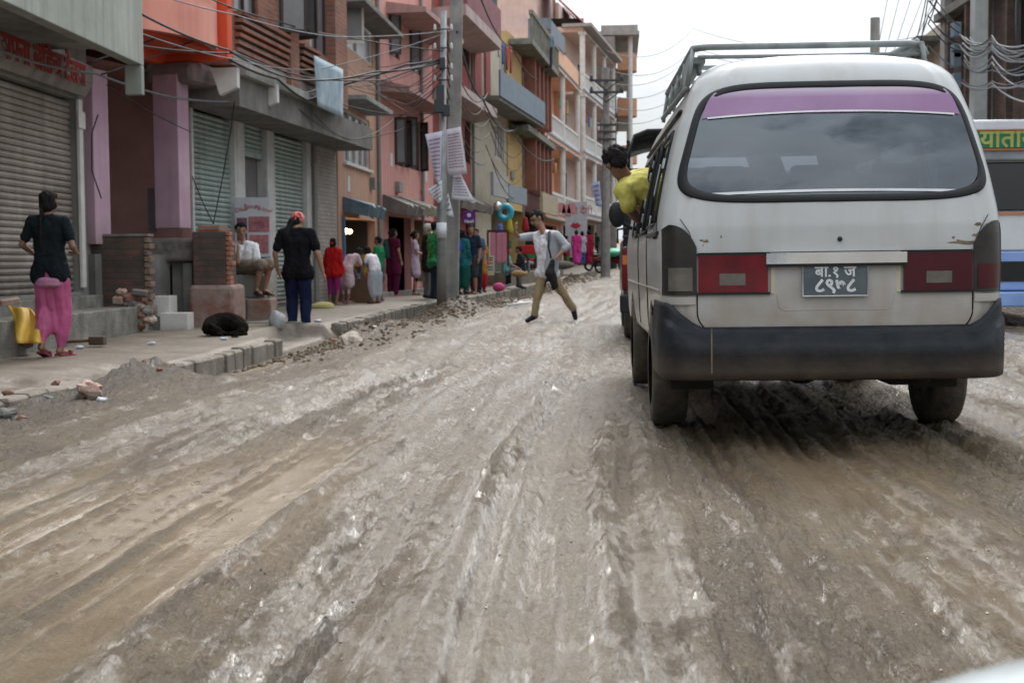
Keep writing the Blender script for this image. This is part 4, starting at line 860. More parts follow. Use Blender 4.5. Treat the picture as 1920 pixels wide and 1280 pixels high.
# pressed recess in the tailgate around the plate
seam([(-.275, .70)]+arc(-.235, .655, .03, 180, 270)+[(x, .625) for x in np.linspace(-.2, .2, 7)]+arc(.235, .655, .03, 270, 360)+[(.275, .70)], 'pressing', .0016, WP)
# bumper
mb = MB(); prof = [(-.02, .665), (-.035, .64), (-.05, .60), (-.06, .59), (-.095, .572), (-.108, .545), (-.10, .42), (-.09, .345), (-.09, .315), (-.02, .305), (.06, .31)]
path = []
for t in np.linspace(0, 1, 61):
    u = (t-.5)*2; W2 = .825; r_ = .14
    path.append(u)
V = []
def bpos(u, o, z):
    W2 = .80; L1 = .45; L0 = W2-.15; tot = L0+.235+L1; d = abs(u)*tot; s = math.copysign(1, u)
    if d < L0: x, y, nx2, ny2 = d, .04*(d/W2)**2, 0, -1
    elif d < L0+.235: a = (d-L0)/.15; a = min(a, math.pi/2); x = L0+.15*math.sin(a); y = .03+.15*(1-math.cos(a)); nx2, ny2 = math.sin(a), -math.cos(a)
    else: x = W2; y = .18+(d-L0-.235); nx2, ny2 = 1, 0
    oo = -o*(1 if d < L0 else max(.12, 1-(d-L0)/.2)); return (s*(x+nx2*oo), y+ny2*oo, z)
for u in path:
    c_ = max(0, min(1, (abs(u)-.48)/.1))
    for (o, z) in prof:
        zz = z
        if z > .54 and c_ < 1: zz = z-(.12*(1-c_))*min(1, (z-.53)/.05)   # lower under the tailgate, tall at the corners
        V.append(bpos(u, o, zz))
k = len(prof); mb.add(V, [(i*k+j, (i+1)*k+j, (i+1)*k+j+1, i*k+j+1) for i in range(60) for j in range(k-1)])
bm_ = mb.build('bumper', BMP, VR, smooth=True); s2 = bm_.modifiers.new('s', 'SOLIDIFY'); s2.thickness = .01
mb = MB()
for x in (-.575,): mb.tube([bpos(x/1.3, -.137, z) for z in (.55, .45, .34)], .004, 5)
mb.build('bumper_joint', RSTY, bm_)
# wheels
TYR = mat('muddy tyre', (.085, .066, .048), (.03, .026, .022), rough=.8, scale=7, bump=.5, bscale=25); RIM = mat('muddy rim', (.16, .13, .1), (.09, .07, .055), rough=.6)
def wheel(parent, x, y, r_=.30, wd=.18, s=1, z=None):
    mb = MB(); pr = [(-.5, .62), (-.5, .80), (-.47, .93), (-.36, .99), (0, 1.0), (.36, .99), (.47, .93), (.5, .80), (.5, .62)]; n = 36; z = r_-.02 if z is None else z
    V = [(x+a*wd, y+r_*b_*math.cos(2*math.pi*i/n), z+r_*b_*math.sin(2*math.pi*i/n)) for i in range(n) for a, b_ in pr]; k = len(pr)
    mb.add(V, [(i*k+j, i*k+j+1, ((i+1) % n)*k+j+1, ((i+1) % n)*k+j) for i in range(n) for j in range(k-1)])
    w_ = mb.build('wheel', TYR, parent, smooth=True)
    mb = MB(); mb.tube([(x-.3*wd, y, z), (x+.3*wd*s+.001, y, z)], r_*.63, 24); mb.tube([(x+.28*wd*s, y, z), (x+.42*wd*s, y, z)], r_*.25, 12)
    for i in range(5): a = 2*math.pi*i/5; mb.tube([(x+.31*wd*s, y+.4*r_*math.cos(a), z+.4*r_*math.sin(a)), (x+.36*wd*s, y+.4*r_*math.cos(a), z+.4*r_*math.sin(a))], .02, 8)
    mb.build('rim', RIM, w_); return w_
for x, s in ((-.72, -1), (.72, 1)):
    wheel(VR, x, .98, .305, .19, s, z=.275); wheel(VR, x, 3.38, .305, .18, s, z=.29)
UND = mat('underbody grime', (.03, .026, .022), rough=1)
mb = MB(); mb.box(-.62, .62, .12, 4.0, .30, .43); mb.box(-.5, .5, 2.2, 4.1, .20, .31); mb.box(-.35, .2, 1.3, 2.1, .24, .31); mb.tube([(-.65, .98, .29), (.65, .98, .29)], .045, 8); mb.ell((0, .98, .30), (.12, .12, .11)); mb.build('underbody', UND, VR)
MB().cap((.42, .05, .30), (.42, .8, .30), .035, .07, 10).build('exhaust', UND, VR, smooth=True)
MB().box(.30, .55, .2, .5, .25, .33).build('spare_carrier', UND, VR)
for s in (-1, 1):
    for y in (.98,): MB().box(s*.62-.11, s*.62+.11, y-.37, y-.36, .20, .5).build('mud_flap', UND, VR)
# cabin seen through the glass
SEAT = mat('dark seat cloth', (.035, .033, .032), (.02, .02, .02), rough=1)
for y in (.85, 1.7, 2.6):
    for x in (-.42, .05, .48):
        mb = MB(); mb.box(x-.21, x+.21, y, y+.12, .7, 1.20+.05*(y > 2)); mb.box(x-.12, x+.12, y+.01, y+.10, 1.2, 1.36); mb.build('seat', SEAT, VR, bevel=.03)
MB().box(-.74, .74, .15, 3.9, .62, .64).build('cabin_floor', SEAT, VR)
MB().box(-.55, .55, .5, 3.2, 1.80, 1.805).build('headliner', mat('grey headliner', (.1, .1, .1)), VR)
# side glazing with black gutters
GS = bpy.data.materials.new('side glass'); GS.use_nodes = True; nt = GS.node_tree; nt.nodes.clear()
tr = N(nt, 'ShaderNodeBsdfTransparent'); tr.inputs[0].default_value = (.5, .54, .54, 1); gl = N(nt, 'ShaderNodeBsdfGlossy', i_Roughness=.03); gl.inputs[0].default_value = (.9, .95, .95, 1)
ms = N(nt, 'ShaderNodeMixShader', i_0=.45); ou = N(nt, 'ShaderNodeOutputMaterial'); nt.links.new(tr.outputs[0], ms.inputs[1]); nt.links.new(gl.outputs[0], ms.inputs[2]); nt.links.new(ms.outputs[0], ou.inputs[0])
for s in (-1, 1):
    for i, (a, c, z0, z1) in enumerate(SW):
        if s < 0 and i == 1: g1_, g2_ = a, a+.38
        else: g1_, g2_ = a, c
        V = []; zz = np.linspace(z0-.02, z1+.02, 9)
        for z in zz: V += [(s*(vw(z)-.004), g1_-.02, z), (s*(vw(z)-.004), g2_+.02, z)]
        MB().add(V, [(2*j, 2*j+1, 2*j+3, 2*j+2) for j in range(8)]).build('side_glass', GS, VR, smooth=True)
        fr = MB(); pts = [(s*(vw(z)+.002), a-.012, z) for z in np.linspace(z0-.012, z1+.012, 8)]; fr.tube(pts, .012, 6); pts2 = [(s*(vw(z)+.002), c+.012, z) for z in np.linspace(z0-.012, z1+.012, 8)]; fr.tube(pts2, .012, 6)
        fr.tube([pts[0], pts2[0]], .012, 6); fr.tube([pts[-1], pts2[-1]], .012, 6); 
        if s < 0 and i == 1: fr.tube([(s*(vw(z)+.002), a+.40, z) for z in np.linspace(z0, z1, 8)], .010, 6)
        fr.build('window_frame', RUB, VR, smooth=True)
    MB().tube([(s*(vw(1.60)+.008), y, 1.60) for y in np.linspace(.40, 3.4, 12)], .012, 6).build('gutter', RUB, VR, smooth=True)
    MB().tube([(s*(vw(z)+.001), 1.36, z) for z in np.linspace(.47, 1.57, 14)], .004, 5).build('seam', SEAM, VR)
    MB().tube([(s*(vw(z)+.001), 2.36, z) for z in np.linspace(.47, 1.57, 14)], .004, 5).build('seam', SEAM, VR)
    MB().tube([(s*(vw(.72)+.004), y, .72) for y in np.linspace(.2, 3.9, 14)], .006, 5).build('side_moulding', WP, VR)
    MB().tube([(s*(vw(1.0)+.006), y, 1.0) for y in (.30, 1.2)], .012, 6).build('door_rail', RUB, VR)
# vent ahead of the rear pillar, door mirror
mb = MB()
for i in range(4): mb.tube([(-(vw(1.0)+.008), .42+.05*i, .98), (-(vw(1.06)+.006), .50+.05*i, 1.05)], .008, 5)
mb.build('air_vent', RUB, VR)
mr = MB().tube([(-.80, 3.55, 1.10), (-.87, 3.5, 1.14)], .014, 8).build('mirror_arm', RUB, VR)
MB().ell((-.905, 3.48, 1.20), (.062, .035, .095)).build('door_mirror', RUB, VR, smooth=True)
MB().box(-.80, .80, 3.98, 4.15, 1.0, 1.02).build('dashboard', SEAT, VR)
# roof rack
RK = mat('grey painted rack steel', (.24, .27, .27), (.15, .165, .165), rough=.5, scale=9, streak=.3)
def rack():
    f = MB(); f.tube([(-.62, .42, 1.91), (-.55, .40, 1.915), (.44, .42, 1.915), (.50, .45, 1.91)], .017, 8); f.tube([(.50, .45, 1.91), (.53, .46, 1.86)], .02, 8); f.tube([(-.60, .40, 1.865), (.5, .43, 1.865)], .010, 6)
    f.tube([(.49, .45, 1.93), (.34, .62, 1.86)], .018, 8)
    r_ = f.build('roof_rack', RK, VR, smooth=True)
    for s in (-1, 1):
        e = .62 if s < 0 else .5; m_ = MB()
        m_.tube([(s*e, .42, 1.91), (s*e, 2.3, 1.915)], .017, 8); m_.tube([(s*(e+.03), .44, 1.72), (s*(e+.03), 2.3, 1.76)], .014, 8)
        for y in (.42, .85, 1.3, 1.75, 2.25): m_.tube([(s*e, y, 1.91), (s*(e+.03), y, 1.73)], .013, 6)
        m_.build('side_rail', RK, r_, smooth=True)
    for y in (.9, 1.5, 2.1):
        MB().box(-.60, .5, y-.02, y+.02, 1.872, 1.89).build('slat', RK, r_)
    mb = MB(); x = -.622
    mb.prism([(x, .42, 1.92), (x-.02, .55, 1.88), (x-.035, .5, 1.76), (x-.038, .44, 1.735)], (.008, .25, 0)); mb.build('gusset', RK, r_)
    for y in (.5, 1.4, 2.2): MB().tube([(-.60, y, 1.87), (-.58, y, 1.79)], .015, 6).build('foot', RK, r_); 
    MB().box(-.62, -.56, .43, 2.3, 1.84, 1.87).build('base_bar', RK, r_)
rack()
# ------------------------------------------------------------ dark truck ahead with a tarpaulin canopy
TK = empty('canopy_truck', (2.05, 15.0, 0), 'dark blue pickup with a black tarpaulin canopy driving ahead of the white van', 'truck', -R(3.5))
DB = mat('dark blue paint', (.02, .035, .055), (.03, .04, .05), rough=.4, coat=.3, dirt_h=(.3, .9), dirt=(.1, .08, .06)); TARP = mat('black tarpaulin', (.03, .035, .038), (.015, .017, .018), rough=.45, scale=5, spec=.6)
MB().box(-.84, .84, 0, 2.3, .48, 1.02).build('tub', DB, TK, bevel=.03)
MB().box(-.80, .80, 2.32, 4.4, .48, 1.15).build('cab', DB, TK, bevel=.06)
mb = MB(); mb.prism([(-.74, 2.45, 1.151), (.74, 2.45, 1.151), (.66, 2.6, 1.75), (-.66, 2.6, 1.75)], (0, 1.0, 0)); mb.build('cab_top', DB, TK, bevel=.05)
mb = MB(); NN = 14; V = []
for j in range(NN+1):
    y = -.25+2.7*j/NN
    for i in range(13):
        u = i/12; x = -.88+1.76*u; z = 2.18+.09*math.sin(math.pi*u)+.03*math.sin(j*1.7+i*.9); 
        if i == 0 or i == 12: z = 1.75+.05*math.sin(j)
        if i in (1, 11): z -= .03
        V.append((x*(1 if 0 < i < 12 else 1.0), y, z))
mb.add(V, [(j*13+i, j*13+i+1, (j+1)*13+i+1, (j+1)*13+i) for j in range(NN) for i in range(12)]); c_ = mb.build('canopy', TARP, TK, smooth=True); c_.modifiers.new('s', 'SOLIDIFY').thickness = .02
for x in (-.78, .78):
    for y in (.05, 1.1, 2.2): MB().tube([(x, y, 1.0), (x, y, 2.16)], .02, 6).build('canopy_pole', RUB, TK)
MB().box(-.76, .76, 2.2, 2.24, 1.0, 2.0).build('canopy_front', TARP, TK)
MB().box(-.88, .88, -.16, -.02, .30, .50).build('bumper', RUB, TK, bevel=.02)
for s in (-1, 1):
    tl = MB().box(s*.80-.055, s*.80+.055, -.045, .02, .55, 1.0).build('tail_lamp', LENS_R if s < 0 else LENS_RD, TK, bevel=.008)
    MB().box(s*.80-.05, s*.80+.05, -.05, -.01, .82, .92).build('indicator', mat('amber lens', (.45, .12, .03), rough=.2), tl, bevel=.004)
    wheel(TK, s*.72, .75, .34, .2, s); wheel(TK, s*.70, 3.5, .34, .2, s)
mb = MB(); mb.tube([(-.9, -.1, 1.05), (-.9, -.1, 1.2), (-.72, -.1, 1.22)], .015, 6); mb.tube([(-.85, -.12, 1.12), (.8, -.12, 1.12)], .015, 6); mb.build('tailgate_bar', RUB, TK)
# ------------------------------------------------------------ blue and white bus facing us on the right
bp = at(1752, 500, 17.6)
BS = empty('minibus', (bp.x+1.05, 17.6, -.03), 'oncoming white and blue minibus with a green Devanagari board above its windscreen', 'bus', -R(3))
BW = mat('bus white paint', (.55, .57, .6), (.48, .5, .53), rough=.35, coat=.3, streak=.15); BB = mat('bus blue paint', (.20, .31, .58), (.16, .26, .5), rough=.4, coat=.2, streak=.15)
zb_ = lambda py: at(1880, py, 17.6).z+.03
mb = MB(); hw = 1.05; zt = zb_(222)
sec = [(-hw, .85), (-hw, zt-.3), (-hw+.07, zt-.1), (-hw+.25, zt), (hw-.25, zt), (hw-.07, zt-.1), (hw, zt-.3), (hw, .85)]
mb.prism([(x, .14, z) for x, z in sec], (0, 6.0, 0)); mb.build('body', BW, BS, bevel=.03)
MB().box(-hw, hw, .05, .139, zb_(300), zb_(240)).build('visor', mat('bus grey visor', (.24, .26, .29)), BS, bevel=.02)
MB().box(-hw+.05, hw-.05, .02, .049, zb_(277), zb_(246)).build('destination_board', mat('green board', (.025, .16, .08)), BS)
bd = [o for o in BS.children if o.name.startswith('destination')][0]
for z in (zb_(280), zb_(243)): MB().box(-hw+.04, hw-.04, .018, .048, z-.008, z+.008).build('board_stripe', mat('orange stripe', (.5, .18, .06)), bd)
text('board_lettering', 'क यातायात', .31, mat('gold lettering', (.34, .36, .10)), bd, basis((-.80, .017, (zb_(277)+zb_(246))/2+.0), (1, 0, 0), (0, 0, 1)), .003, bold=.006, align='LEFT')
ws = MB().box(-hw+.08, hw-.08, .10, .138, zb_(395), zb_(303)).build('windscreen', glass('bus windscreen', (.012, .014, .016), .05), BS, bevel=.02)
for q, m_ in (((zb_(470), zb_(398), .06), BW), ((zb_(545), zb_(471), .04), BB)):
    MB().box(-hw, hw, q[2], .139, q[0], q[1]).build('front_panel', m_, BS, bevel=.02)
MB().box(-hw+.3, hw-.3, .03, .039, zb_(528), zb_(490)).build('grille', RUB, BS)
MB().box(-hw-.02, hw+.02, -.08, .05, zb_(575), zb_(547)).build('bumper', BB, BS, bevel=.02)
for s in (-1, 1):
    MB().ell((s*.8, .04, zb_(505)), (.13, .05, .10)).build('headlight', mat('headlamp', (.5, .5, .5), rough=.1), BS, smooth=True)
    wheel(BS, s*.9, 1.1, .38, .24, s, z=.36); wheel(BS, s*.9, 4.6, .38, .24, s, z=.36)
    m1 = MB().tube([(s*.95, .06, zb_(400)), (s*.75, -.25, zb_(392)), (s*.72, -.27, zb_(372))], .015, 6).build('mirror_arm', RUB, BS)
for z in (zb_(400),): MB().box(-hw-.003, hw+.003, .035, .06, z-.012, z+.012).build('trim_stripe', mat('orange stripe', (.5, .18, .06)), BS)
MB().box(-hw+.02, hw-.02, .15, 5.8, .42, .849).build('lower_body', BB, BS)
mb = MB()
for z, xo in ((zb_(432), .0),): mb.prism([(-.95, .055, z), (-.88, .055, z+.03), (-.70, .055, z+.012), (-.62, .055, z+.035), (-.72, .055, z-.01), (-.9, .055, z-.02)], (0, .004, 0))
mb.build('emblem', mat('red emblem', (.5, .05, .03)), BS)
# ------------------------------------------------------------ the white car this picture was taken beside
CW = mat('clean white car paint', (.62, .66, .66), (.6, .64, .64), rough=.15, coat=.6, scale=.5)
CC = empty('white_car', (.86, -.53, .004), 'glossy white car bonnet poking into the bottom right corner of the photograph', 'car')
mb = MB(); V = []; nu, nv = 24, 24
for j in range(nv+1):
    for i in range(nu+1):
        u, v = -1+2*i/nu, j/nv; x = .78*math.copysign(abs(u)**.8, u)*(1-.10*v**3); yy_ = .25+1.33*v-.12*abs(u)**3; z = .645+.015*(1-u*u)-.07*v**2-.05*abs(u)**6-.10*max(0, v-.9)/.1
        V.append((x, yy_, z))
mb.add(V, [(j*(nu+1)+i, j*(nu+1)+i+1, (j+1)*(nu+1)+i+1, (j+1)*(nu+1)+i) for j in range(nv) for i in range(nu)]); bn = mb.build('bonnet', CW, CC, smooth=True); bn.modifiers.new('s', 'SOLIDIFY').thickness = -.015
MB().box(-.78, .78, -2.6, 1.38, .22, .50).build('body', CW, CC, bevel=.05)
MB().box(-.76, .76, -2.4, .2, .5, .66).build('door_panel', CW, CC, bevel=.03)
mb = MB(); mb.prism([(-.66, .1, .66), (.66, .1, .66), (.56, -.5, 1.3), (-.56, -.5, 1.3)], (0, -1.6, 0)); mb.build('cabin', glass('car glass'), CC, bevel=.04)
MB().box(-.58, .58, -2.0, -.45, 1.301, 1.34).build('roof', CW, CC, bevel=.03)
for s in (-1, 1): wheel(CC, s*.70, .75, .28, .17, s); wheel(CC, s*.70, -1.7, .28, .17, s)
mb = MB(); mb.tube([(-.55, .95, .640), (-.40, 1.12, .630)], .006, 6); mb.build('wiper', RUB, CC)
# ------------------------------------------------------------ people
SKIN = mat('brown skin', (.30, .165, .105), (.26, .14, .09), rough=.6, scale=6); SKIND = mat('dark brown skin', (.20, .105, .068), (.17, .09, .06), rough=.6, scale=6)
HAIR = mat('black hair', (.010, .009, .010), (.018, .015, .015), rough=.75, scale=60, bump=.8, bscale=120, spec=.12); EYEW = mat('eye', (.02, .015, .012), rough=.2); LIP = mat('lips', (.25, .09, .07)); 
STD = dict(head=(0,.02,1.585), neck=(0,-.01,1.44), chest=(0,0,1.28), waist=(0,.0,1.08), pelvis=(0,0,.95),
  shL=(-.175,-.01,1.395), shR=(.175,-.01,1.395), elL=(-.235,-.03,1.12), elR=(.235,-.03,1.12), wrL=(-.235,.05,.89), wrR=(.235,.05,.89), haL=(-.23,.08,.80), haR=(.23,.08,.80),
  hipL=(-.09,0,.90), hipR=(.09,0,.90), knL=(-.10,.02,.49), knR=(.10,.02,.49), anL=(-.10,-.03,.085), anR=(.10,-.03,.085), toL=(-.12,.13,.025), toR=(.12,.13,.025))
def person(label, loc, rz=0, h=1.68, pose=None, top=(.5,.5,.5), sleeve=.5, hem=0.0, bottom='trousers', bcol=(.05,.07,.15), blen=1.0, shoe=None, hair='short', skin=None, face=(0,1,0), fig=1.0, vox=.014, looseT=1.0, looseB=1.0, extras=None, group=None, world=None, headup=None, hcol=None, bmat=None, tmat=None):
    """pose: joint overrides in a 1.70 m figure's own frame (facing +Y, right = +X). world: joint overrides already in scene metres."""
    root = empty('person', loc, label, 'person', rz, group); k = h/1.70
    J = {n: Vector(v)*k for n, v in STD.items()}
    if pose:
        for n, v in pose.items(): J[n] = Vector(v)*k
    if world:
        Mi = (Matrix.Translation(loc) @ Matrix.Rotation(rz, 4, 'Z')).inverted()
        for n, v in world.items(): J[n] = Mi @ Vector(v)
    g = k*fig; sk = skin or SKIN; B = MB(); seed = int(abs(loc[0]*37+loc[1]*11))
    hd, nk = J['head'], J['neck']; f = Vector(face).normalized(); up = (Vector(headup) if headup else (hd-nk)); up = (up-f*up.dot(f)).normalized(); sd_ = f.cross(up)
    HM = Matrix((sd_, f, up)).transposed()
    B.ell(hd+up*.02*k, (.076*k, .093*k, .100*k), HM); B.ell(hd-up*.045*k+f*.022*k, (.056*k, .066*k, .072*k), HM)
    B.cap(hd-up*.05*k-f*.015*k, nk-Vector((0,0,.03*k)), .050*k, .058*g)
    B.cap(hd+f*.088*k-up*.0*k, hd+f*.104*k-up*.03*k, .008*k, .015*k)
    for s in (-1, 1): B.ell(hd+sd_*s*.078*k-f*.005*k, (.012*k, .022*k, .032*k), HM)
    def torso(mb, e, lo=1.0):
        for s, a, c in ((-1, 'shL', 'hipL'), (1, 'shR', 'hipR')):
            sh, hp = J[a], J[c]; ch = J['chest']+(sh-J['neck']).lerp(Vector((0,0,0)), .45); ch = J['chest'].lerp(J['chest']+(sh-J['shL' if s > 0 else 'shR'])*.5, .42)
            wa = J['waist'].lerp(J['waist']+(hp-J['hipL' if s > 0 else 'hipR'])*.5, .72); shi = sh.lerp(J['neck'], .30)-Vector((0,0,.035*k))
            mb.cap(shi, ch, (.072+e)*g, (.105+e)*g); mb.cap(ch, wa, (.105+e)*g, (.094+e*1.1)*g); mb.cap(wa, hp.lerp(J['pelvis'], .25), (.094+e*1.2)*g, (.108+e)*g)
            mb.cap(sh, J['neck']-Vector((0,0,.01*k)), (.052+e*.7)*g, (.048+e*.5)*g)
        mb.cap(J['neck']-Vector((0,0,.09*k)), J['chest'], (.075+e)*g, (.098+e)*g); mb.cap(J['chest'], J['waist'], (.098+e)*g, (.088+e)*g); mb.cap(J['waist'], J['pelvis'], (.088+e)*g, (.105+e)*g)
        return mb
    torso(B, -.026)
    fr = .0095*k
    for s in 'LR':
        sh, el, wr, ha = J['sh'+s], J['el'+s], J['wr'+s], J['ha'+s]
        B.cap(sh, el, .047*g, .036*g); B.cap(el, wr, .037*g, .025*g)
        d = (ha-wr); L_ = max(d.length, .05); d.normalize(); pn_ = d.cross(Vector((0,0,1)) if abs(d.z) < .8 else Vector((0,1,0))); 
        if abs(d.z) >= .8: q = Vector((0,1,0)); q = (q-d*q.dot(d)).normalized()      # hanging hand: fingers fan forward/back
        else: q = pn_.normalized()
        nrm = d.cross(q).normalized(); inw = nrm*(1 if nrm.dot((J['pelvis']-ha)) > 0 else -1)
        for j in range(4): B.cap(wr+d*.015*k+q*(j-1.5)*.010*k, wr+d*.085*k+q*(j-1.5)*.019*k, .015*k, .0135*k, 8, 3)
        for j, fl in enumerate((.062, .072, .068, .052)):
            o_ = wr+d*.088*k+q*(j-1.5)*.0205*k*-1; m1 = o_+d*fl*.55*k+inw*.006*k; m2 = m1+(d*.7+inw*.75).normalized()*fl*.5*k; B.cap(o_, m1, fr, fr*.95, 6, 2); B.cap(m1, m2, fr*.95, fr*.8, 6, 2)
        t0 = wr+d*.03*k+q*.028*k; t1 = t0+(d*.6+q*.6+inw*.5).normalized()*.035*k; B.cap(t0, t1, fr*1.25, fr*1.1, 6, 2); B.cap(t1, t1+(d+inw*.4).normalized()*.03*k, fr*1.1, fr*.85, 6, 2)
        hp, kn, an, to = J['hip'+s], J['kn'+s], J['an'+s], J['to'+s]
        B.cap(hp, kn, .082*g, .052*g); B.cap(kn, kn.lerp(an, .35), .052*g, .053*g); B.cap(kn.lerp(an, .35), an, .053*g, .034*g)
        B.cap(an-Vector((0,0,.04*k)), to, .034*k, .026*k); 
        fd = (to-an); fd.z = 0; fd = fd.normalized() if fd.length > 1e-4 else Vector((0,1,0)); B.cap(an-fd*.04*k-Vector((0,0,.035*k)), an, .03*k, .034*k)
    finish(B, 'body', sk, root, vox=min(vox, .010), it=2)
    # face
    for s in (-1, 1):
        e_ = hd+f*.086*k+sd_*s*.031*k+up*.008*k; MB().ell(e_, (.012*k, .006*k, .006*k), HM, 8, 6).build('eye', EYEW, root, smooth=True)
        MB().tube([e_+up*.020*k-sd_*.016*k, e_+up*.025*k+f*.003*k, e_+up*.019*k+sd_*.017*k-f*.004*k], .0035*k, 5).build('eyebrow', HAIR, root)
    MB().ell(hd+f*.083*k-up*.052*k, (.022*k, .008*k, .007*k), HM, 8, 6).build('mouth', LIP, root, smooth=True)
    # hair
    if hair:
        H = MB(); H.ell(hd+up*.036*k-f*.020*k, (.087*k, .094*k, .092*k), HM); H.ell(hd+up*.075*k+f*.03*k, (.062*k, .058*k, .040*k), HM)
        if hair in ('short', 'messy'): H.ell(hd-f*.055*k-up*.02*k, (.062*k, .045*k, .06*k), HM)
        if hair == 'messy':
            rr = random.Random(seed)
            for _ in range(46):
                a, b_ = rr.uniform(0, 6.28), rr.uniform(.1, 1.4); dd = sd_*math.cos(a)*math.sin(b_)+f*math.sin(a)*math.sin(b_)+up*math.cos(b_); c0 = hd+up*.035*k-f*.018*k; H.cap(c0+dd*.075*k, c0+dd*.108*k+Vector((0,0,-.004)), .019*k, .005*k, 6, 2)
        if hair in ('bob', 'pony', 'braid', 'bun'):
            H.ell(hd-f*.045*k-up*.03*k, (.078*k, .062*k, .085*k), HM)
            for s in (-1, 1): H.ell(hd+sd_*s*.066*k-f*.012*k-up*.01*k, (.024*k, .05*k, .07*k), HM)
        if hair == 'bob': H.ell(hd-f*.04*k-up*.075*k, (.08*k, .055*k, .06*k), HM)
        if hair == 'bun': H.ell(hd-f*.115*k+up*.01*k, (.045*k, .04*k, .045*k), HM)
        if hair == 'pony': H.cap(hd-f*.10*k, hd-f*.14*k-Vector((0,0,.2*k)), .032*k, .014*k)
        hm_ = finish(H, 'hair', hcol or HAIR, root, vox=.008, it=1, disp=.012, dsc=(45, 45, 14))
        if hair == 'braid':
            mb = MB(); p0 = hd-f*.10*k-Vector((0,0,.06*k)); 
            for j in range(9): c = p0+Vector((.012*math.sin(j*3.14159), -.016*min(j, 3), -.045*j))*k; mb.ell(c, (.025*k*(1-.05*j), .02*k, .032*k), None, 10, 7)
            mb.cap(p0+Vector((0,-.05,-.38))*k, p0+Vector((.01,-.05,-.46))*k, .014*k, .004*k); finish(mb, 'braid', HAIR, root, vox=.007, it=1)
    # clothing
    tm = tmat or cloth(top); T = torso(MB(), .013*looseT); bm_ = bmat or cloth(bcol)
    for s in 'LR':
        sh, el, wr = J['sh'+s], J['el'+s], J['wr'+s]
        if sleeve > 0:
            if sleeve <= .6: e = sh.lerp(el, sleeve/.6*.95); T.cap(sh, e, (.056+.008*looseT)*g, (.050+.010*looseT)*g)
            else: T.cap(sh, el, (.056+.006*looseT)*g, (.046+.006*looseT)*g); T.cap(el, el.lerp(wr, min(1, (sleeve-.6)/.4)), (.047+.006*looseT)*g, (.036+.006*looseT)*g)
        if hem > 0:
            hp = J['hip'+s]; e = hp.lerp(J['kn'+s], min(1, hem/.42)); T.cap(hp, e, (.112+.012*looseT)*g, (.098+.035*looseT)*g)
    if hem > 0: T.cap(J['pelvis'], (J['hipL'].lerp(J['knL'], hem/.42)+J['hipR'].lerp(J['knR'], hem/.42))/2, .11*g, .105*g)
    finish(T, 'shirt' if hem < .12 else 'tunic', tm, root, vox=vox*.9, it=3, disp=.016*k*looseT, dsc=(11, 11, 8), seed=seed)
    Q = MB()
    if bottom in ('trousers', 'shorts', 'leggings', 'patiala', 'skirt'):
        e = dict(trousers=.020, shorts=.030, leggings=.006, patiala=.055, skirt=.05)[bottom]*looseB
        Q.cap(J['pelvis']+Vector((0,0,.0*k)), J['pelvis']-Vector((0,0,.03*k)), (.098)*g, (.10)*g)
        for s in 'LR':
            hp, kn, an = J['hip'+s], J['kn'+s], J['an'+s]; Q.cap(hp+Vector((0,0,.02*k)), hp, .088*g, .094*g)
            if bottom == 'shorts': Q.cap(hp, hp.lerp(kn, min(blen, 1)), (.092+e)*g, (.062+e)*g); continue
            if bottom == 'patiala':
                Q.cap(hp, hp.lerp(kn, .3), .094*g, (.085+e)*g); Q.cap(hp.lerp(kn, .3), kn, (.085+e)*g, (.085+e)*g); Q.cap(kn, kn.lerp(an, .62), (.085+e)*g, (.065+e*.8)*g); Q.cap(kn.lerp(an, .62), kn.lerp(an, .97), (.065+e*.8)*g, .042*g)
                continue
            Q.cap(hp, kn, (.085+e*.8)*g, (.054+e)*g); lo = max(0.001, (blen-.5)*2); Q.cap(kn, kn.lerp(an, lo*.97), (.054+e)*g, (.038+e*.9)*g)
        if bottom in ('patiala', 'skirt'): mid = (J['knL']+J['knR'])/2; Q.cap((J['hipL']+J['hipR'])/2, mid, .10*g, .12*g)
        if bottom == 'patiala': Q.cap(mid, (J['knL']+J['knR']+J['anL']+J['anR'])/4, .11*g, .085*g)
        if bottom == 'skirt': Q.cap(mid, (J['anL']+J['anR'])/2+Vector((0,0,.10*k)), .13*g, .15*g)
    finish(Q, {'leggings': 'leggings', 'shorts': 'shorts', 'skirt': 'skirt'}.get(bottom, 'trousers'), bm_, root, vox=vox*.9, it=3, disp=(.017 if bottom == 'patiala' else .016)*k, dsc=(14, 14, 3), seed=seed+5)
    for s in 'LR':
        an, to = J['an'+s], J['to'+s]; fd = to-an; fd.normalize(); Sm = cloth(shoe or (.03,.028,.03), rough=.6)
        mb = MB(); 
        if shoe is None or len(shoe) == 3:
            sole = Vector((0,0,-.035*k)); mb.cap(an-fd*.035*k+sole, to+Vector((0,0,.0)), .045*k, .036*k); mb.cap(an, an+sole, .042*k, .044*k); finish(mb, 'shoe', Sm, root, vox=.009, it=2)
        else:
            fl = Vector((fd.x, fd.y, 0)); u = fl.normalized() if fl.length > .01 else Vector((0,1,0)); c = (an+to)/2; sdv = Vector((u.y, -u.x, 0)); M = Matrix((sdv, (to-an+Vector((0,0,.05*k))).normalized(), Vector((0,0,1)))).transposed().to_4x4(); M.translation = Vector((c.x, c.y, min(an.z-.078*k, to.z-.02*k)+.004))
            mb.box(-.045*k, .045*k, -.13*k, .13*k, -.012, .008, M); mb.box(-.048*k, .048*k, .02*k, .06*k, .008, .05*k, M); mb.build('sandal', cloth(tuple(shoe[:3]), rough=.7), root, bevel=.004)
    if extras: extras(root, J, k, f, up, sd_)
    return root
def G(px, py, Y): return at(px, py, Y)
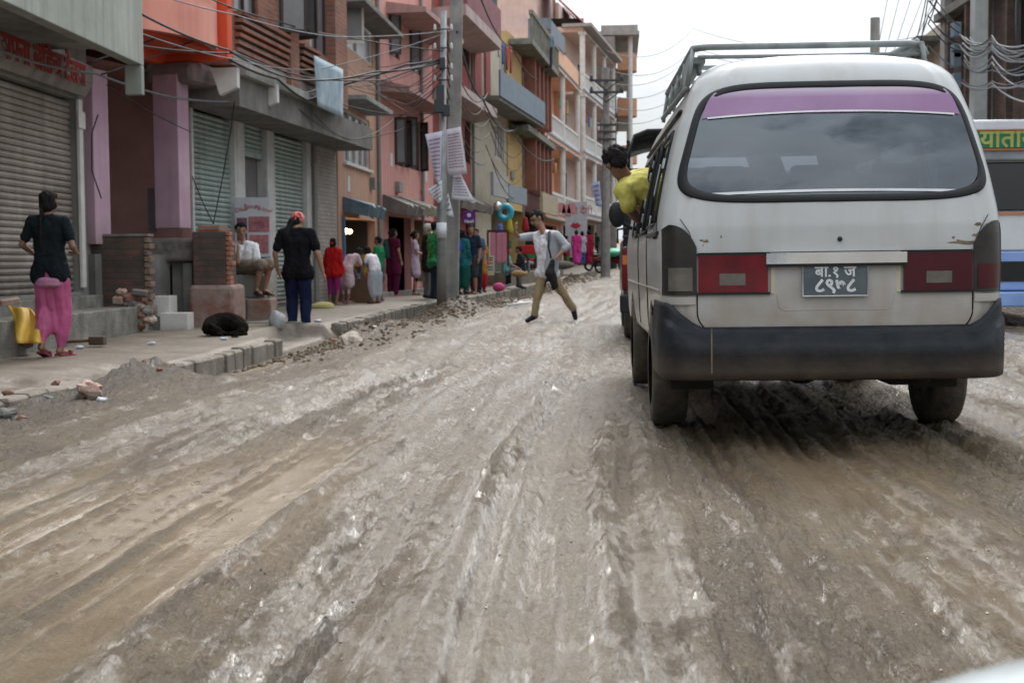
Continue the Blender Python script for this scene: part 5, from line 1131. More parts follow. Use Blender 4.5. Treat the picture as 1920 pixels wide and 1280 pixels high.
def wj(Y, d):                                                # joints read off the photo: name -> (px, py, depth offset)
    return {n: at(v[0], v[1], Y+(v[2] if len(v) > 2 else 0)) for n, v in d.items()}
# woman walking away, left foreground
p0 = gnd(98, 664, 0.02)
def waistband(root, J, k, f, up, sd_):
    mb = MB(); mb.ell(J['pelvis']+Vector((0, .0, -.155)), (.156, .118, .048)); mb.ell(J['pelvis']+Vector((0, .0, -.19)), (.155, .118, .04))
    finish(mb, 'waistband', cloth((.42, .2, .30)), root, vox=.012, it=1, disp=.004)
person('woman in black tee and baggy magenta trousers with a braid walking on the left pavement', (p0.x, p0.y, 0.0), R(-8), 1.56, dict(elL=(-.27,-.06,1.15), elR=(.27,-.04,1.13), wrL=(-.24,.16,1.05), wrR=(.22,.16,1.06), haL=(-.17,.22,1.08), haR=(.15,.22,1.08), anL=(-.05,-.12,.13), toL=(-.06,.04,.03), knL=(-.08,.05,.50), anR=(.07,.05,.085), knR=(.08,.09,.5), toR=(.1,.2,.025)),
       top=(.012,.017,.02), sleeve=.42, hem=.07, looseB=.5, bottom='patiala', bcol=(.52,.095,.24), shoe=(.25,.05,.08,1), hair='braid', face=(.35,1,-.05), skin=SKIND, fig=.92, vox=.012, extras=waistband, bmat=mat('magenta satin', (.42, .085, .20), (.34, .065, .16), rough=.6, scale=5))
# man walking away, black tee, navy jeans, red headscarf
p0 = gnd(560, 630, -.15)
def scarf(root, J, k, f, up, sd_):
    mb = MB(); hd = J['head']; mb.ell(hd+up*.04-f*.012, (.096, .108, .096), Matrix((sd_, f, up)).transposed()); finish(mb, 'headscarf', mat('red patterned scarf', (.55, .05, .05), (.5, .25, .2), scale=35, rough=.9), root, vox=.009, it=1, disp=.006, dsc=(30, 30, 30))
    mb = MB(); a = hd-f*.09-sd_*.05-up*.02; mb.cap(a, a+Vector((-.06, -.05, -.17)), .05, .045); mb.cap(a+Vector((-.06, -.05, -.17)), a+Vector((-.03, -.06, -.34)), .045, .02); finish(mb, 'scarf_tail', cloth((.02,.018,.02)), root, vox=.01, it=1, disp=.01)
person('man in black tee, navy jeans and red patterned headscarf walking away beside the kerb', (p0.x, p0.y, -.15), R(-4), 1.74, dict(shL=(-.20,-.01,1.40), shR=(.20,-.01,1.40), elL=(-.30,-.03,1.13), elR=(.29,-.05,1.12), wrL=(-.285,.04,.90), wrR=(.345,.0,.88), haL=(-.26,.10,.81), haR=(.37,.04,.79), head=(.0,.07,1.56), knL=(-.10,.10,.50), anL=(-.09,.02,.19), toL=(-.09,.10,.06), knR=(.10,.03,.49)),
       top=(.010,.010,.013), sleeve=.45, hem=.04, bottom='trousers', bcol=(.012,.018,.05), looseB=1.3, shoe=(.03,.03,.035), hair='short', face=(.25,1,-.35), fig=1.05, vox=.012, extras=scarf)
# man seated on the block, phone at his ear
Y = 20.7
def phone(root, J, k, f, up, sd_):
    c = J['haR']; 
p = wj(Y, dict(head=(452,433), neck=(456,455,.05), chest=(460,472,.05), waist=(462,488,.05), pelvis=(462,497,.05), shL=(477,463,-.02), shR=(440,463,.1), elR=(446,492,-.16), wrR=(446,470,-.16), haR=(447,447,-.10), elL=(484,494,-.1), wrL=(497,505,-.28), haL=(505,503,-.34),
     hipR=(452,501,.06), hipL=(470,502,-.02), knR=(490,497,-.3), knL=(506,495,-.22), anR=(481,540,-.25), anL=(497,541,-.2), toR=(489,550,-.42), toL=(508,550,-.36)))
person('man in white polo and khaki shorts sitting phoning beside the beauty poster', (p['pelvis'].x, p['pelvis'].y, .38), 0, 1.70, world=p, top=(.8,.81,.83), sleeve=.42, bottom='shorts', bcol=(.22,.18,.14), shoe=(.04,.03,.03,1), hair='short', face=(.35,-1,-.1), skin=SKIN, vox=.012, headup=(0,0,1))
# man striding across the road
Y = 20.2
p = wj(Y, dict(head=(1006,410,-.02), neck=(1021,436,.0), chest=(1024,458), waist=(1024,484), pelvis=(1024,503), shR=(1003,443,.18), shL=(1043,441,-.15), elR=(974,446,.05), wrR=(966,436,-.1), haR=(966,426,-.12), elL=(1063,462,-.2), wrL=(1044,482,-.3), haL=(1036,491,-.30),
     hipR=(1019,508,.08), hipL=(1031,509,-.06), knR=(1011,545,.0), anR=(1001,590,.0), toR=(989,601,-.08), knL=(1053,545,-.05), anL=(1076,580,.0), toL=(1079,596,-.05)))
def bag(root, J, k, f, up, sd_):
    BK = cloth((.025,.026,.03), rough=.7); a = J['shL']+Vector((-.10,-.06,.05)); c = J['haL']; mb = MB()
    mb.tube([a+Vector((-.02,.12,-.05)), a, a.lerp(c, .5)+Vector((-.04,-.10,0)), c+Vector((-.02,-.04,.05))], .018, 6); mb.build('strap', BK, root, smooth=True)
    mb = MB(); mb.cap(c+Vector((.0,-.02,0)), c+Vector((-.03,-.02,-.16)), .035, .085); mb.cap(c+Vector((-.03,-.02,-.16)), c+Vector((.03,0,-.34)), .085, .055); mb.cap(c+Vector((-.06,0,-.22)), c+Vector((-.13,0,-.36)), .03, .012); finish(mb, 'shoulder_bag', BK, root, vox=.012, it=1, disp=.02, dsc=(12, 12, 5))
    mb = MB()
    for s in ('L',): mb.cap(J['shL'].lerp(J['shR'], .15)-Vector((0,0,.03)), J['hipL']+Vector((.01,-.02,.0)), .105, .115)
    mb.cap(J['shL'], J['elL'], .068, .058); mb.cap(J['elL'], J['elL'].lerp(J['wrL'], .25), .058, .052); mb.cap(J['shR'], J['elR'], .068, .056)
    finish(mb, 'cardigan', mat('striped grey knit', (.34, .36, .39), (.28, .30, .33), scale=9), root, vox=.012, it=2, disp=.008)
    mb = MB(); HMt = Matrix((sd_, f, up)).transposed(); hd = J['head']
    for s in (-1, 1): mb.tube([hd+f*.100+sd_*s*.03+up*.008+sd_*.02*math.cos(t)+up*.015*math.sin(t) for t in np.linspace(0, 6.28, 13)], .003, 5)
    for s in (-1, 1): mb.tube([hd+f*.098+sd_*s*.052+up*.01, hd+sd_*s*.082+up*.012], .003, 5)
    mb.build('spectacles', RUB, root)
person('man in grey cardigan and khaki trousers striding across the muddy road with a bag', (p['pelvis'].x, p['pelvis'].y, rz(p['pelvis'].x, p['pelvis'].y)), 0, 1.70, world=p, top=(.72,.71,.76), sleeve=0, hem=.04, bottom='trousers', bcol=(.32,.25,.15), shoe=(.015,.015,.018), hair='short', face=(-.75,-.55,-.42), headup=(-.25,0,1), fig=.95, vox=.012, extras=bag)
# boy leaning out of the van window
Y = 8.9
p = wj(Y, dict(head=(1156,306,0), neck=(1175,332,.05), chest=(1202,350,.08), waist=(1238,368,.15), pelvis=(1272,392,.2), shL=(1190,335,.22), shR=(1172,357,-.10), elR=(1180,392,-.10), wrR=(1194,412,.0), haR=(1206,420,.05), elL=(1200,385,.25), wrL=(1212,410,.25), haL=(1222,420,.25),
     hipR=(1275,402,.08), hipL=(1275,405,.3), knR=(1310,470,.1), knL=(1310,470,.35), anR=(1330,530,.1), anL=(1330,530,.35), toR=(1345,540,.1), toL=(1345,540,.35)))
person('boy with tousled black hair in a yellow shirt leaning out of the white van window', (p['pelvis'].x, p['pelvis'].y, 1.0), 0, 1.5, world=p, top=(.62,.55,.07), sleeve=.5, bottom='trousers', bcol=(.03,.03,.04), hair='messy', face=(-.12,.95,-.5), headup=(-.35,.35,1), skin=SKIND, fig=1.12, looseT=.5, vox=.010, tmat=mat('yellow checked shirt', (.52, .47, .11), (.36, .32, .07), scale=18, rough=.9, bump=.3, bscale=40))
# people on the pavement
def stand(label, px, py_feet, Y, h, rz_, z=None, **kw):
    zz = z if z is not None else float(swz(Y)); q = at(px, py_feet, Y)
    return person(label, (q.x, Y, zz), R(rz_), h, **kw)
kw = dict(vox=.015)
def hairband(root, J, k, f, up, sd_): MB().ell(J['head']-f*.09*k, (.045*k, .03*k, .04*k)).build('hair_bow', cloth((.5,.02,.02)), root, smooth=True)
stand('child in red jumper and magenta trousers with a red hair bow at the toy stall', 626, 565, 25.9, 1.22, -20, top=(.42,.015,.015), sleeve=1, hem=.08, bottom='trousers', bcol=(.25,.02,.13), blen=.78, shoe=(.4,.25,.2,1), hair='bob', fig=1.12, skin=SKIND, extras=hairband, looseT=1.5, **kw)
stand('girl in a pale pink dress bending over the toy stall beside the child in red', 650, 566, 26.2, 1.25, -45, pose=dict(head=(0,.42,1.30), neck=(0,.30,1.25), chest=(0,.18,1.15), waist=(0,.06,1.02), shL=(-.15,.26,1.20), shR=(.15,.26,1.20), elL=(-.18,.36,.95), elR=(.18,.36,.95), wrL=(-.14,.45,.75), wrR=(.14,.45,.75), haL=(-.12,.48,.68), haR=(.12,.48,.68)), top=(.52,.40,.43), sleeve=.45, hem=.38, bottom='leggings', bcol=(.5,.38,.42), blen=.8, shoe=(.3,.2,.2,1), hair='bob', face=(.1,.8,-.7), headup=(0,.6,.8), skin=SKIND, looseT=1.3, **kw)
stand('girl in a white tee and patterned light blue trousers bending over the toy stall', 704, 566, 26.4, 1.18, 48, pose=dict(head=(0,.30,1.42), neck=(0,.20,1.32), chest=(0,.10,1.20), waist=(0,.02,1.05), shL=(-.15,.16,1.28), shR=(.15,.16,1.28), elL=(-.18,.22,1.02), elR=(.18,.22,1.02), wrL=(-.16,.34,.84), wrR=(.16,.34,.84), haL=(-.14,.40,.78), haR=(.14,.40,.78)), top=(.78,.77,.8), sleeve=.35, bottom='patiala', bcol=(.25,.4,.46), shoe=(.05,.05,.06,1), hair='bob', face=(0,.9,-.5), headup=(0,.4,.9), fig=1.0, bmat=mat('floral light blue cotton', (.26, .42, .48), (.4, .28, .3), scale=18), **kw)
stand('boy in a green tee behind the girl in light blue patterned trousers', 711, 560, 27.4, 1.28, 70, top=(.02,.2,.08), sleeve=.5, bottom='shorts', bcol=(.1,.12,.15), shoe=(.2,.25,.4,1), hair='short', skin=SKIND, **kw)
stand('woman in a maroon kurta and trousers standing at the dark shop doorway', 738, 552, 32.4, 1.56, -40, top=(.09,.012,.04), sleeve=.35, hem=.3, bottom='trousers', bcol=(.08,.01,.035), looseB=2, shoe=(.5,.15,.2,1), hair='bun', face=(.3,1,0), extras=lambda root, J, k, f, up, sd_: finish(MB().cap(J['shL']+Vector((.05,-.11,0)), J['hipL']+Vector((.02,-.13,.1)), .05, .07), 'scarf', cloth((.02,.09,.085)), root, vox=.014, it=1), **kw)
stand('woman in a lavender kurta and black leggings standing side on by the ochre shop', 779, 549, 33.2, 1.52, -85, pose=dict(elL=(-.2,.06,1.14), wrL=(-.15,.3,1.06), haL=(-.12,.38,1.05), elR=(.2,.04,1.13), wrR=(.15,.26,1.06), haR=(.12,.36,1.05)), top=(.50,.40,.50), sleeve=.35, hem=.34, bottom='leggings', bcol=(.012,.012,.014), shoe=(.1,.06,.05,1), hair='bun', skin=SKIN, **kw)
stand('person in a shiny green jacket half hidden behind the nearer metal pole', 817, 560, 28.6, 1.60, -60, top=(.015,.22,.07), sleeve=1, hem=.05, bottom='trousers', bcol=(.03,.045,.07), looseT=2, hair='short', tmat=mat('green nylon', (.015, .26, .08), (.01, .15, .05), rough=.35, scale=9), **kw)
stand('old person in dark shawl and pale cap behind the green jacket', 803, 556, 29.4, 1.58, -70, top=(.03,.02,.025), sleeve=1, hem=.2, bottom='trousers', bcol=(.16,.15,.15), hair='short', hcol=cloth((.45,.43,.42)), **kw)
stand('boy in a bright blue tee and faded jeans between the two poles', 848, 562, 27.6, 1.42, 150, pose=dict(elL=(-.22,.02,1.14), wrL=(-.05,.22,.98), haL=(.0,.26,.96), elR=(.22,.02,1.14), wrR=(.06,.22,.98), haR=(.0,.24,1.0)), top=(.02,.07,.42), sleeve=.5, bottom='trousers', bcol=(.16,.26,.36), shoe=(.2,.2,.22), hair='short', skin=SKIND, **kw)
stand('woman in a teal shawl and green trousers right of the poles', 867, 548, 33.5, 1.55, -30, top=(.02,.13,.15), sleeve=1, hem=.15, bottom='patiala', bcol=(.015,.09,.07), hair='bun', looseT=1.6, **kw)
stand('man in a navy polo and dark shorts standing on the kerb right of the poles', 884, 551, 33.6, 1.66, 160, top=(.02,.028,.05), sleeve=.5, bottom='shorts', bcol=(.045,.05,.06), blen=1.0, hair='short', shoe=(.25,.12,.08,1), face=(-.5,1,0), **kw)
stand('youth in a blue grey tee and dark trousers just behind the navy polo man', 893, 548, 34.6, 1.6, 175, top=(.1,.13,.19), sleeve=.5, bottom='trousers', bcol=(.03,.04,.06), hair='short', **kw)
stand('girl in a mustard tunic and bright red trousers beside the navy polo man', 902, 549, 35.6, 1.38, 190, top=(.42,.20,.03), sleeve=.4, hem=.25, bottom='patiala', bcol=(.42,.02,.02), hair='bob', skin=SKIND, looseB=.5, **kw)
def seated(label, px, py_seat, Y, h, rz_, **k2):
    q = at(px, py_seat, Y); k = h/1.7
    ps = dict(pelvis=(0,0,.55), hipL=(-.09,0,.53), hipR=(.09,0,.53), waist=(0,.0,.69), chest=(0,.02,.88), neck=(0,.05,1.03), head=(0,.09,1.17), shL=(-.17,.03,.99), shR=(.17,.03,.99), elL=(-.22,.1,.74), elR=(.22,.1,.74), wrL=(-.15,.32,.66), wrR=(.15,.32,.66), haL=(-.12,.4,.63), haR=(.12,.4,.63),
        knL=(-.12,.42,.55), knR=(.12,.42,.55), anL=(-.12,.42,.12), anR=(.12,.42,.12), toL=(-.13,.57,.03), toR=(.13,.57,.03))
    return person(label, (q.x, Y, q.z-.55*k), R(rz_), h, pose=ps, **k2)
seated('person in a turquoise top sitting outside the toy shop', 948, 508, 40, 1.62, -75, top=(.15,.42,.42), sleeve=.5, bottom='trousers', bcol=(.13,.13,.14), hair='short', **kw)
seated('person in a black and white sports top sitting bent beside the turquoise one', 978, 506, 41, 1.62, 80, top=(.02,.022,.03), sleeve=1, bottom='trousers', bcol=(.015,.015,.018), hair='short', shoe=(.4,.5,.55), **kw)
seated('small child in bright red sitting behind the striding man', 995, 492, 43, 1.0, 150, top=(.55,.03,.02), sleeve=1, bottom='trousers', bcol=(.3,.35,.4), hair='short', **kw)
stand('woman in a bright pink sari before the red and white lips poster', 1081, 497, 62, 1.55, 0, z=float(at(1081, 497, 62).z), top=(.55,.05,.25), sleeve=.5, hem=.2, bottom='skirt', bcol=(.6,.06,.3), hair='bun', **kw)
stand('woman in a white and blue dress right of the pink sari', 1092, 497, 62.3, 1.5, 30, z=float(at(1081, 497, 62).z), top=(.4,.4,.5), sleeve=.5, hem=.2, bottom='trousers', bcol=(.05,.12,.35), hair='bun', **kw)
stand('woman in a dark red shawl at the right end of the far group', 1104, 497, 62.6, 1.55, 20, z=float(at(1081, 497, 62).z), top=(.3,.02,.05), sleeve=1, hem=.3, bottom='skirt', bcol=(.28,.02,.05), looseT=2, hair='bun', **kw)
stand('woman in dark red crouching left of the pink sari', 1062, 497, 61.6, 1.3, -60, z=float(at(1081, 497, 62).z), top=(.28,.03,.04), sleeve=1, hem=.3, bottom='patiala', bcol=(.1,.2,.05), looseT=2, hair='bun', **kw)
stand('man in a dark green shirt walking away at the far end of the pavement', 1117, 484, 88, 1.6, 0, z=float(at(1117, 484, 88).z), top=(.01,.09,.055), sleeve=.55, bottom='trousers', bcol=(.01,.01,.015), hair='short', **kw)
q = at(1029, 96, 56.5)
stand('person in a light blue shirt leaning on the high mossy terrace parapet', 1029, 110, 56.5, 1.55, 160, z=at(1029, 112, 56.5).z-.35, top=(.2,.26,.33), sleeve=1, bottom='trousers', bcol=(.05,.05,.06), hair='short', **kw)
# ------------------------------------------------------------ poles, cables, signs
STEEL = mat('galvanised pole', (.30, .32, .32), (.2, .215, .215), rough=.5, scale=6, metal=.3, dirt_h=(0, .9)); CPOLE = mat('weathered concrete pole', (.27, .265, .25), (.16, .16, .155), rough=.9, scale=3, streak=.5, bump=.3)
CABLEG = mat('grey cable', (.16, .17, .18), rough=.6); BOXM = mat('dark meter box', (.04, .045, .05), rough=.6); PAPER = mat('lilac paper', (.50, .48, .56), (.43, .40, .5), rough=.8, scale=9); PAPERW = mat('white paper', (.6, .62, .66), (.5, .52, .56), rough=.8, scale=9); INK = mat('faded ink', (.22, .12, .2), rough=.9)
a = at(827, 580, 25.4); b_ = at(832, 22, 25.6)
mp_ = empty('metal_pole', (a.x, a.y, -.1), 'slim galvanised metal pole with black meter boxes, nearer of the two poles', 'utility pole'); rel = lambda P, o: Vector(P)-o.location
MB().tube([rel(a-Vector((0,0,.4)), mp_), rel(a.lerp(b_, .45), mp_), rel(a.lerp(b_, .46), mp_), rel(b_, mp_)], [.088, .082, .066, .055], 16).build('pole_shaft', STEEL, mp_, smooth=True)
q = rel(at(828, 432, 25.4), mp_); MB().tube([q-Vector((0,0,.14)), q+Vector((0,0,.14))], .093, 16).build('painted_band', PAPERW, mp_, smooth=True)
for px, py, sx, sz in ((826, 175, .07, .14), (824, 200, .09, .12), (830, 120, .05, .10), (838, 208, .06, .10)):
    q = rel(at(px, py, 25.4), mp_); MB().box(q.x-sx, q.x+sx, q.y-.14, q.y+.05, q.z-sz, q.z+sz).build('meter_box', BOXM, mp_, bevel=.01)
for py in (55, 90, 128, 150):
    q = rel(at(831, py, 25.5), mp_); MB().tube([q+Vector((-.16,0,0)), q+Vector((.16,0,0))], .014, 6).build('bracket', BOXM, mp_); 
    for s in (-1, 1): MB().cap(q+Vector((s*.15,0,0)), q+Vector((s*.15,0,.07)), .03, .02, 8, 3).build('insulator', WCOL, mp_, smooth=True)
a = at(845, 578, 26.4); b_ = at(858, -120, 26.7)
cp = empty('concrete_pole', (a.x, a.y, -.1), 'thick weathered concrete pole just behind the slim metal pole', 'utility pole')
A_ = rel(a-Vector((0,0,.4)), cp); B_ = rel(b_, cp); mb = MB(); w0, w1 = .135, .115
mb.add([A_+Vector(v)*w0 for v in ((-1,-1,0),(1,-1,0),(1,1,0),(-1,1,0))]+[B_+Vector(v)*w1 for v in ((-1,-1,0),(1,-1,0),(1,1,0),(-1,1,0))], [(0,3,2,1),(4,5,6,7),(0,1,5,4),(1,2,6,5),(2,3,7,6),(3,0,4,7)]); mb.build('pole_shaft', CPOLE, cp, bevel=.02)
def sheet(label, pts, Y, m, cat='poster', name='poster', lines=0, cols=None, lm=None, bulge=.03):
    """a thin hanging sheet, corners as seen: top-left, top-right, bottom-right, bottom-left"""
    P = [at(x, y, Y+(dy if dy else 0)) for x, y, dy in [(p_+(0,))[:3] for p_ in pts]]; o = empty(name, tuple(P[3]), label, cat); n = 8; V = []
    nr = (P[1]-P[0]).cross(P[2]-P[1]).normalized()
    def pt(u, v, e=0): return P[0].lerp(P[1], u).lerp(P[3].lerp(P[2], u), v)+nr*(bulge*math.sin(u*5+v*3)*(1-abs(u-.5))+e)-Vector(P[3])
    for j in range(n+1):
        for i in range(n+1): V.append(pt(i/n, j/n))
    s_ = MB().add(V, [(j*(n+1)+i, j*(n+1)+i+1, (j+1)*(n+1)+i+1, (j+1)*(n+1)+i) for j in range(n) for i in range(n)]).build('sheet', m, o, smooth=True); s_.modifiers.new('s', 'SOLIDIFY').thickness = .004
    if lines:
        rr = random.Random(len(label)); mb = MB(); sgn = -1 if nr.y > 0 else 1
        for i in range(lines):
            v = .12+.76*i/lines; u0 = .12; 
            while u0 < .85:
                L_ = rr.uniform(.05, .16); u1 = min(u0+L_, .88); h_ = .28/lines
                mb.quad(pt(u0, v, .008*sgn), pt(u1, v, .008*sgn), pt(u1, v+h_, .008*sgn), pt(u0, v+h_, .008*sgn)); u0 = u1+.03
        mb.build('printed_lines', lm or INK, s_)
    return o
sheet('lilac poster hanging left of the metal pole', [(797,252),(829,246),(826,348),(818,346)], 25.2, PAPER, lines=10)
sheet('pinkish printed poster hanging between the two poles', [(836,243),(864,238),(876,326),(838,330)], 25.9, mat('pinkish paper', (.58,.54,.58), (.5,.46,.52), scale=9), lines=12)
sheet('white diamond shaped paper stuck left of the metal pole', [(801,356),(829,338),(829,376),(822,382)], 25.2, PAPERW, lines=4)
sheet('white pointed paper hanging on the concrete pole', [(850,329),(864,327),(890,378),(846,374)], 26.0, PAPERW, lines=7)
sheet('small white paper low between the two poles', [(834,378),(840,362),(851,407),(835,404)], 25.7, PAPERW, lines=3)
ts = sheet('faded bluish tin sign board jutting out under the brick upper floor', [(588,104,-.8),(643,131,.8),(643,222,.8),(595,199,-.7)], 23.4, mat('faded blue white tin', (.42,.5,.54), (.2,.3,.38), rough=.6, scale=4, streak=.4), cat='sign board', name='tin_sign', bulge=0)
def wire(label, pts, sag=.15, r_=.012, m=None, n=14, group=None):
    W = [at(*p_) for p_ in pts]; path = []
    for A, B in zip(W, W[1:]):
        for i in range(n): t = i/n; path.append(A.lerp(B, t)-Vector((0,0,sag*4*t*(1-t)*(A-B).length/10)))
    path.append(W[-1]); o = MB().tube([Vector(p)-W[0] for p in path], r_, 5).build('overhead_cable', m or CABLE, smooth=True); o.location = W[0]; return tag(o, label, 'cable', group)
wire('thick black cable crossing the grey cement balcony and orange balcony from the top left', [(205,-8,15.5),(430,95,18.6),(560,150,21.5),(700,135,24),(828,118,25.4)], .2, .016)
wire('thin cable sloping over the grey cement balcony towards the orange one', [(120,-6,15),(270,65,16.5),(440,112,18.6),(600,130,23),(826,66,25.4)], .12, .008, CABLEG)
wire('grey cable curving from the shop sign below the orange balcony to the pink pillar', [(0,95,14),(180,138,16.8),(330,184,18.5),(460,190,20),(560,178,22.5),(640,148,24.5),(826,116,25.4)], .15, .016, CABLEG)
wire('black cable running from the cement bracket up beneath the orange balcony', [(165,118,16.2),(318,62,18.0)], .05, .012)
wire('black cable rising from the shop sign end to the orange soffit', [(190,140,16.4),(370,74,18.4)], .05, .011)
wire('thin cable crossing the orange balcony near the frame top', [(300,-8,17),(440,28,18.6),(640,70,23.5),(826,60,25.4)], .1, .009, CABLEG)
wire('cable crossing the brick upper windows towards the metal pole top', [(380,-8,18),(520,40,21),(640,68,24),(830,96,25.5)], .1, .011)
wire('cable hanging in front of the brick bands and bluish tin sign', [(255,85,16.5),(440,100,18.8),(590,148,22.5),(720,150,24.5),(826,110,25.4)], .1, .012)
wire('cable bundle sagging along the cement canopy edge', [(430,112,18.7),(520,148,20.8),(575,188,22.6),(640,160,24.4),(760,122,25),(826,112,25.4)], .15, .020)
wire('black cable looping down the pink house wall from the metal pole', [(826,150,25.4),(790,190,27),(740,222,28),(660,262,25.5),(590,215,23)], .35, .009)
wire('black cable drooping left from the meter boxes past the white framed window', [(824,205,25.4),(760,240,26),(660,262,25),(560,205,22.5)], .3, .008)
wire('thin straight cable from the peach canopy to the metal pole', [(640,195,24.5),(735,215,26),(824,212,25.4)], .1, .008)
wire('loose black cable hanging down over the left green shutter', [(440,190,19.6),(432,250,19.7),(418,330,19.6),(400,420,19.2)], .02, .010)
wire('thin loose wire fanning out beside the left green shutter', [(360,330,19),(378,375,19.1),(400,420,19.2)], .0, .008)
wire('loose wire hanging down the narrow pink pillar', [(184,215,16.9),(172,250,16.9),(172,320,16.9),(190,372,17)], .0, .009)
wire('long thin wire stretched across the dark passage', [(200,160,17),(290,215,18),(358,248,19)], .03, .007)
rr = random.Random(3)
for i in range(13):
    py = 60+rr.random()*110; wire('thin black wire in the tangle left of the metal pole', [(640+rr.random()*60, 110+rr.random()*60, 26.5),(760+rr.random()*20, py+25+rr.random()*30, 26),(829, py, 25.4)], .3+.3*rr.random(), .006, CABLE if i % 2 else CABLEG, group='wires tangled left of the metal pole')
for i in range(6):
    wire('black service wire drooping from the poles to the yellow house', [(835, 70+i*22, 25.6),(900+rr.random()*20, 175+i*24, 38),(985, 215+i*26, 54)], .5, .013, group='service wires right of the poles')
wire('thick dark cable slanting down right from the concrete pole past the yellow wall', [(857,60,26.5),(905,185,36),(960,245,46),(1040,298,60)], .3, .028)
wire('dark cable slanting from the top edge down to the brown fin house', [(900,-6,32),(960,90,45),(1010,150,56)], .2, .02)
for i, (y0, y1) in enumerate(((64,88),(88,95),(112,122),(132,150),(160,168),(30,52))):
    wire('long distant cable crossing the pale sky left of the roof rack', [(1135, y0+65, 62),(1300, y1+2, 90),(1760, y1-6+i*3, 60)], .3, .018, CABLEG, group='distant cables across the sky')
# far pole
a = at(1135, 518, 62); b_ = at(1137, 128, 62.3)
fp = empty('far_pole', tuple(a), 'distant concrete pole with crossarms before the pale balconied house', 'utility pole')
MB().tube([(0,0,-.6), rel(b_, fp)], [.22, .13], 8).build('pole_shaft', CPOLE, fp)
for py in (152, 174, 235, 248, 262):
    q = rel(at(1137, py, 62.2), fp); hw = .75 if py < 200 else .4; MB().box(q.x-hw, q.x+hw, q.y-.2, q.y-.1, q.z-.05, q.z+.05).build('crossarm', BOXM, fp)
    if py < 200:
        for s in (-1, 1): MB().tube([q+Vector((s*hw*.75,-.12,0)), q+Vector((0,-.12,-.42))], .03, 6).build('brace', BOXM, fp); MB().cap(q+Vector((s*hw*.9,-.15,.05)), q+Vector((s*hw*.9,-.15,.2)), .09, .06, 8, 3).build('insulator', BOXM, fp, smooth=True)
sheet('faded blue and white banner hanging on the distant pole', [(1108,345),(1124,340),(1128,388),(1118,386)], 61.5, mat('blue white banner', (.4,.45,.6), (.2,.25,.45), scale=3), cat='banner', name='banner', lines=4)
q = at(1641, 34, 45); o = empty('short_grey_pole', (q.x, 45, 0), 'plain grey pole standing behind the roof rack of the white van', 'utility pole'); MB().tube([(0,0,-.2), (0,0,q.z)], [.16,.155], 10).build('pole_shaft', CPOLE, o)
q = at(1833, 300, 24); o = empty('roadside_concrete_pole', (q.x, 24, 0), 'pale square concrete pole with a cable tangle in front of the dark brick house', 'utility pole')
MB().box(-.12, .12, -.12, .12, -.3, 6.5).build('pole_shaft', mat('pale concrete', (.40,.41,.40), (.3,.31,.3), streak=.3), o, bevel=.015)
for py, dx in ((55,-.22),(95,-.25),(112,-.28),(150,-.2)): q2 = at(1795, py, 23.9)-Vector(o.location); MB().box(q2.x-.06, q2.x+.07, -.1, .1, q2.z-.12, q2.z+.12).build('junction_box', mat('blue grey box', (.15,.19,.23)), o, bevel=.01)
MB().box(-.5, .05, -.14, -.1, at(1790,100,24).z, at(1790,97,24).z).build('bracket', BOXM, o)
rr = random.Random(8)
for i in range(22):
    y0 = 60+rr.random()*110; e = rr.choice((-1, 1)); s_ = rr.choice((CABLE, CABLEG))
    if i < 15: wire('cable in the bundle running from the pale concrete pole over the minibus', [(1795+rr.random()*25, y0, 23.8),(1860, y0+(rr.random()-.3)*22, 20.5),(1950, y0+(rr.random()-.35)*70, 17)], .2+.4*rr.random(), .009+.005*rr.random(), s_, group='cables over the minibus')
    else: wire('cable dropping from the pale concrete pole towards the sky gap', [(1800, y0-20, 23.8),(1740, y0-60-rr.random()*40, 21),(1690+rr.random()*30, 110, 30) if i % 2 else (1760, -12, 19)], .2, .010, s_, group='cables left of the pale concrete pole')
for i in range(5): wire('thin slanting wire in the sky right of the short grey pole', [(1665+i*22, -6, 40),(1640+i*14, 120, 44)], .05, .010, CABLEG, group='wires beside the short grey pole')
# shop signs
ns = empty('purple_sign', tuple(at(868, 420, 35.5)), 'small purple hanging shop sign with white emblem right of the poles', 'sign'); A_, B_ = at(868, 420, 35.5), at(891, 396, 35.5); wd, ht = B_.x-A_.x, B_.z-A_.z
MB().box(0, wd, 0, .05, 0, ht).build('board', mat('purple board', (.12, .02, .20)), ns, bevel=.006)
text('lettering', 'Ncell', ht*.34, PAPERW, ns, basis((wd/2, -.004, ht*.2), (1,0,0), (0,0,1)), .002, bold=.004)
mb = MB(); mb.ell((wd/2, -.01, ht*.68), (wd*.16, .008, ht*.17)); mb.build('emblem', PAPERW, ns, smooth=True)
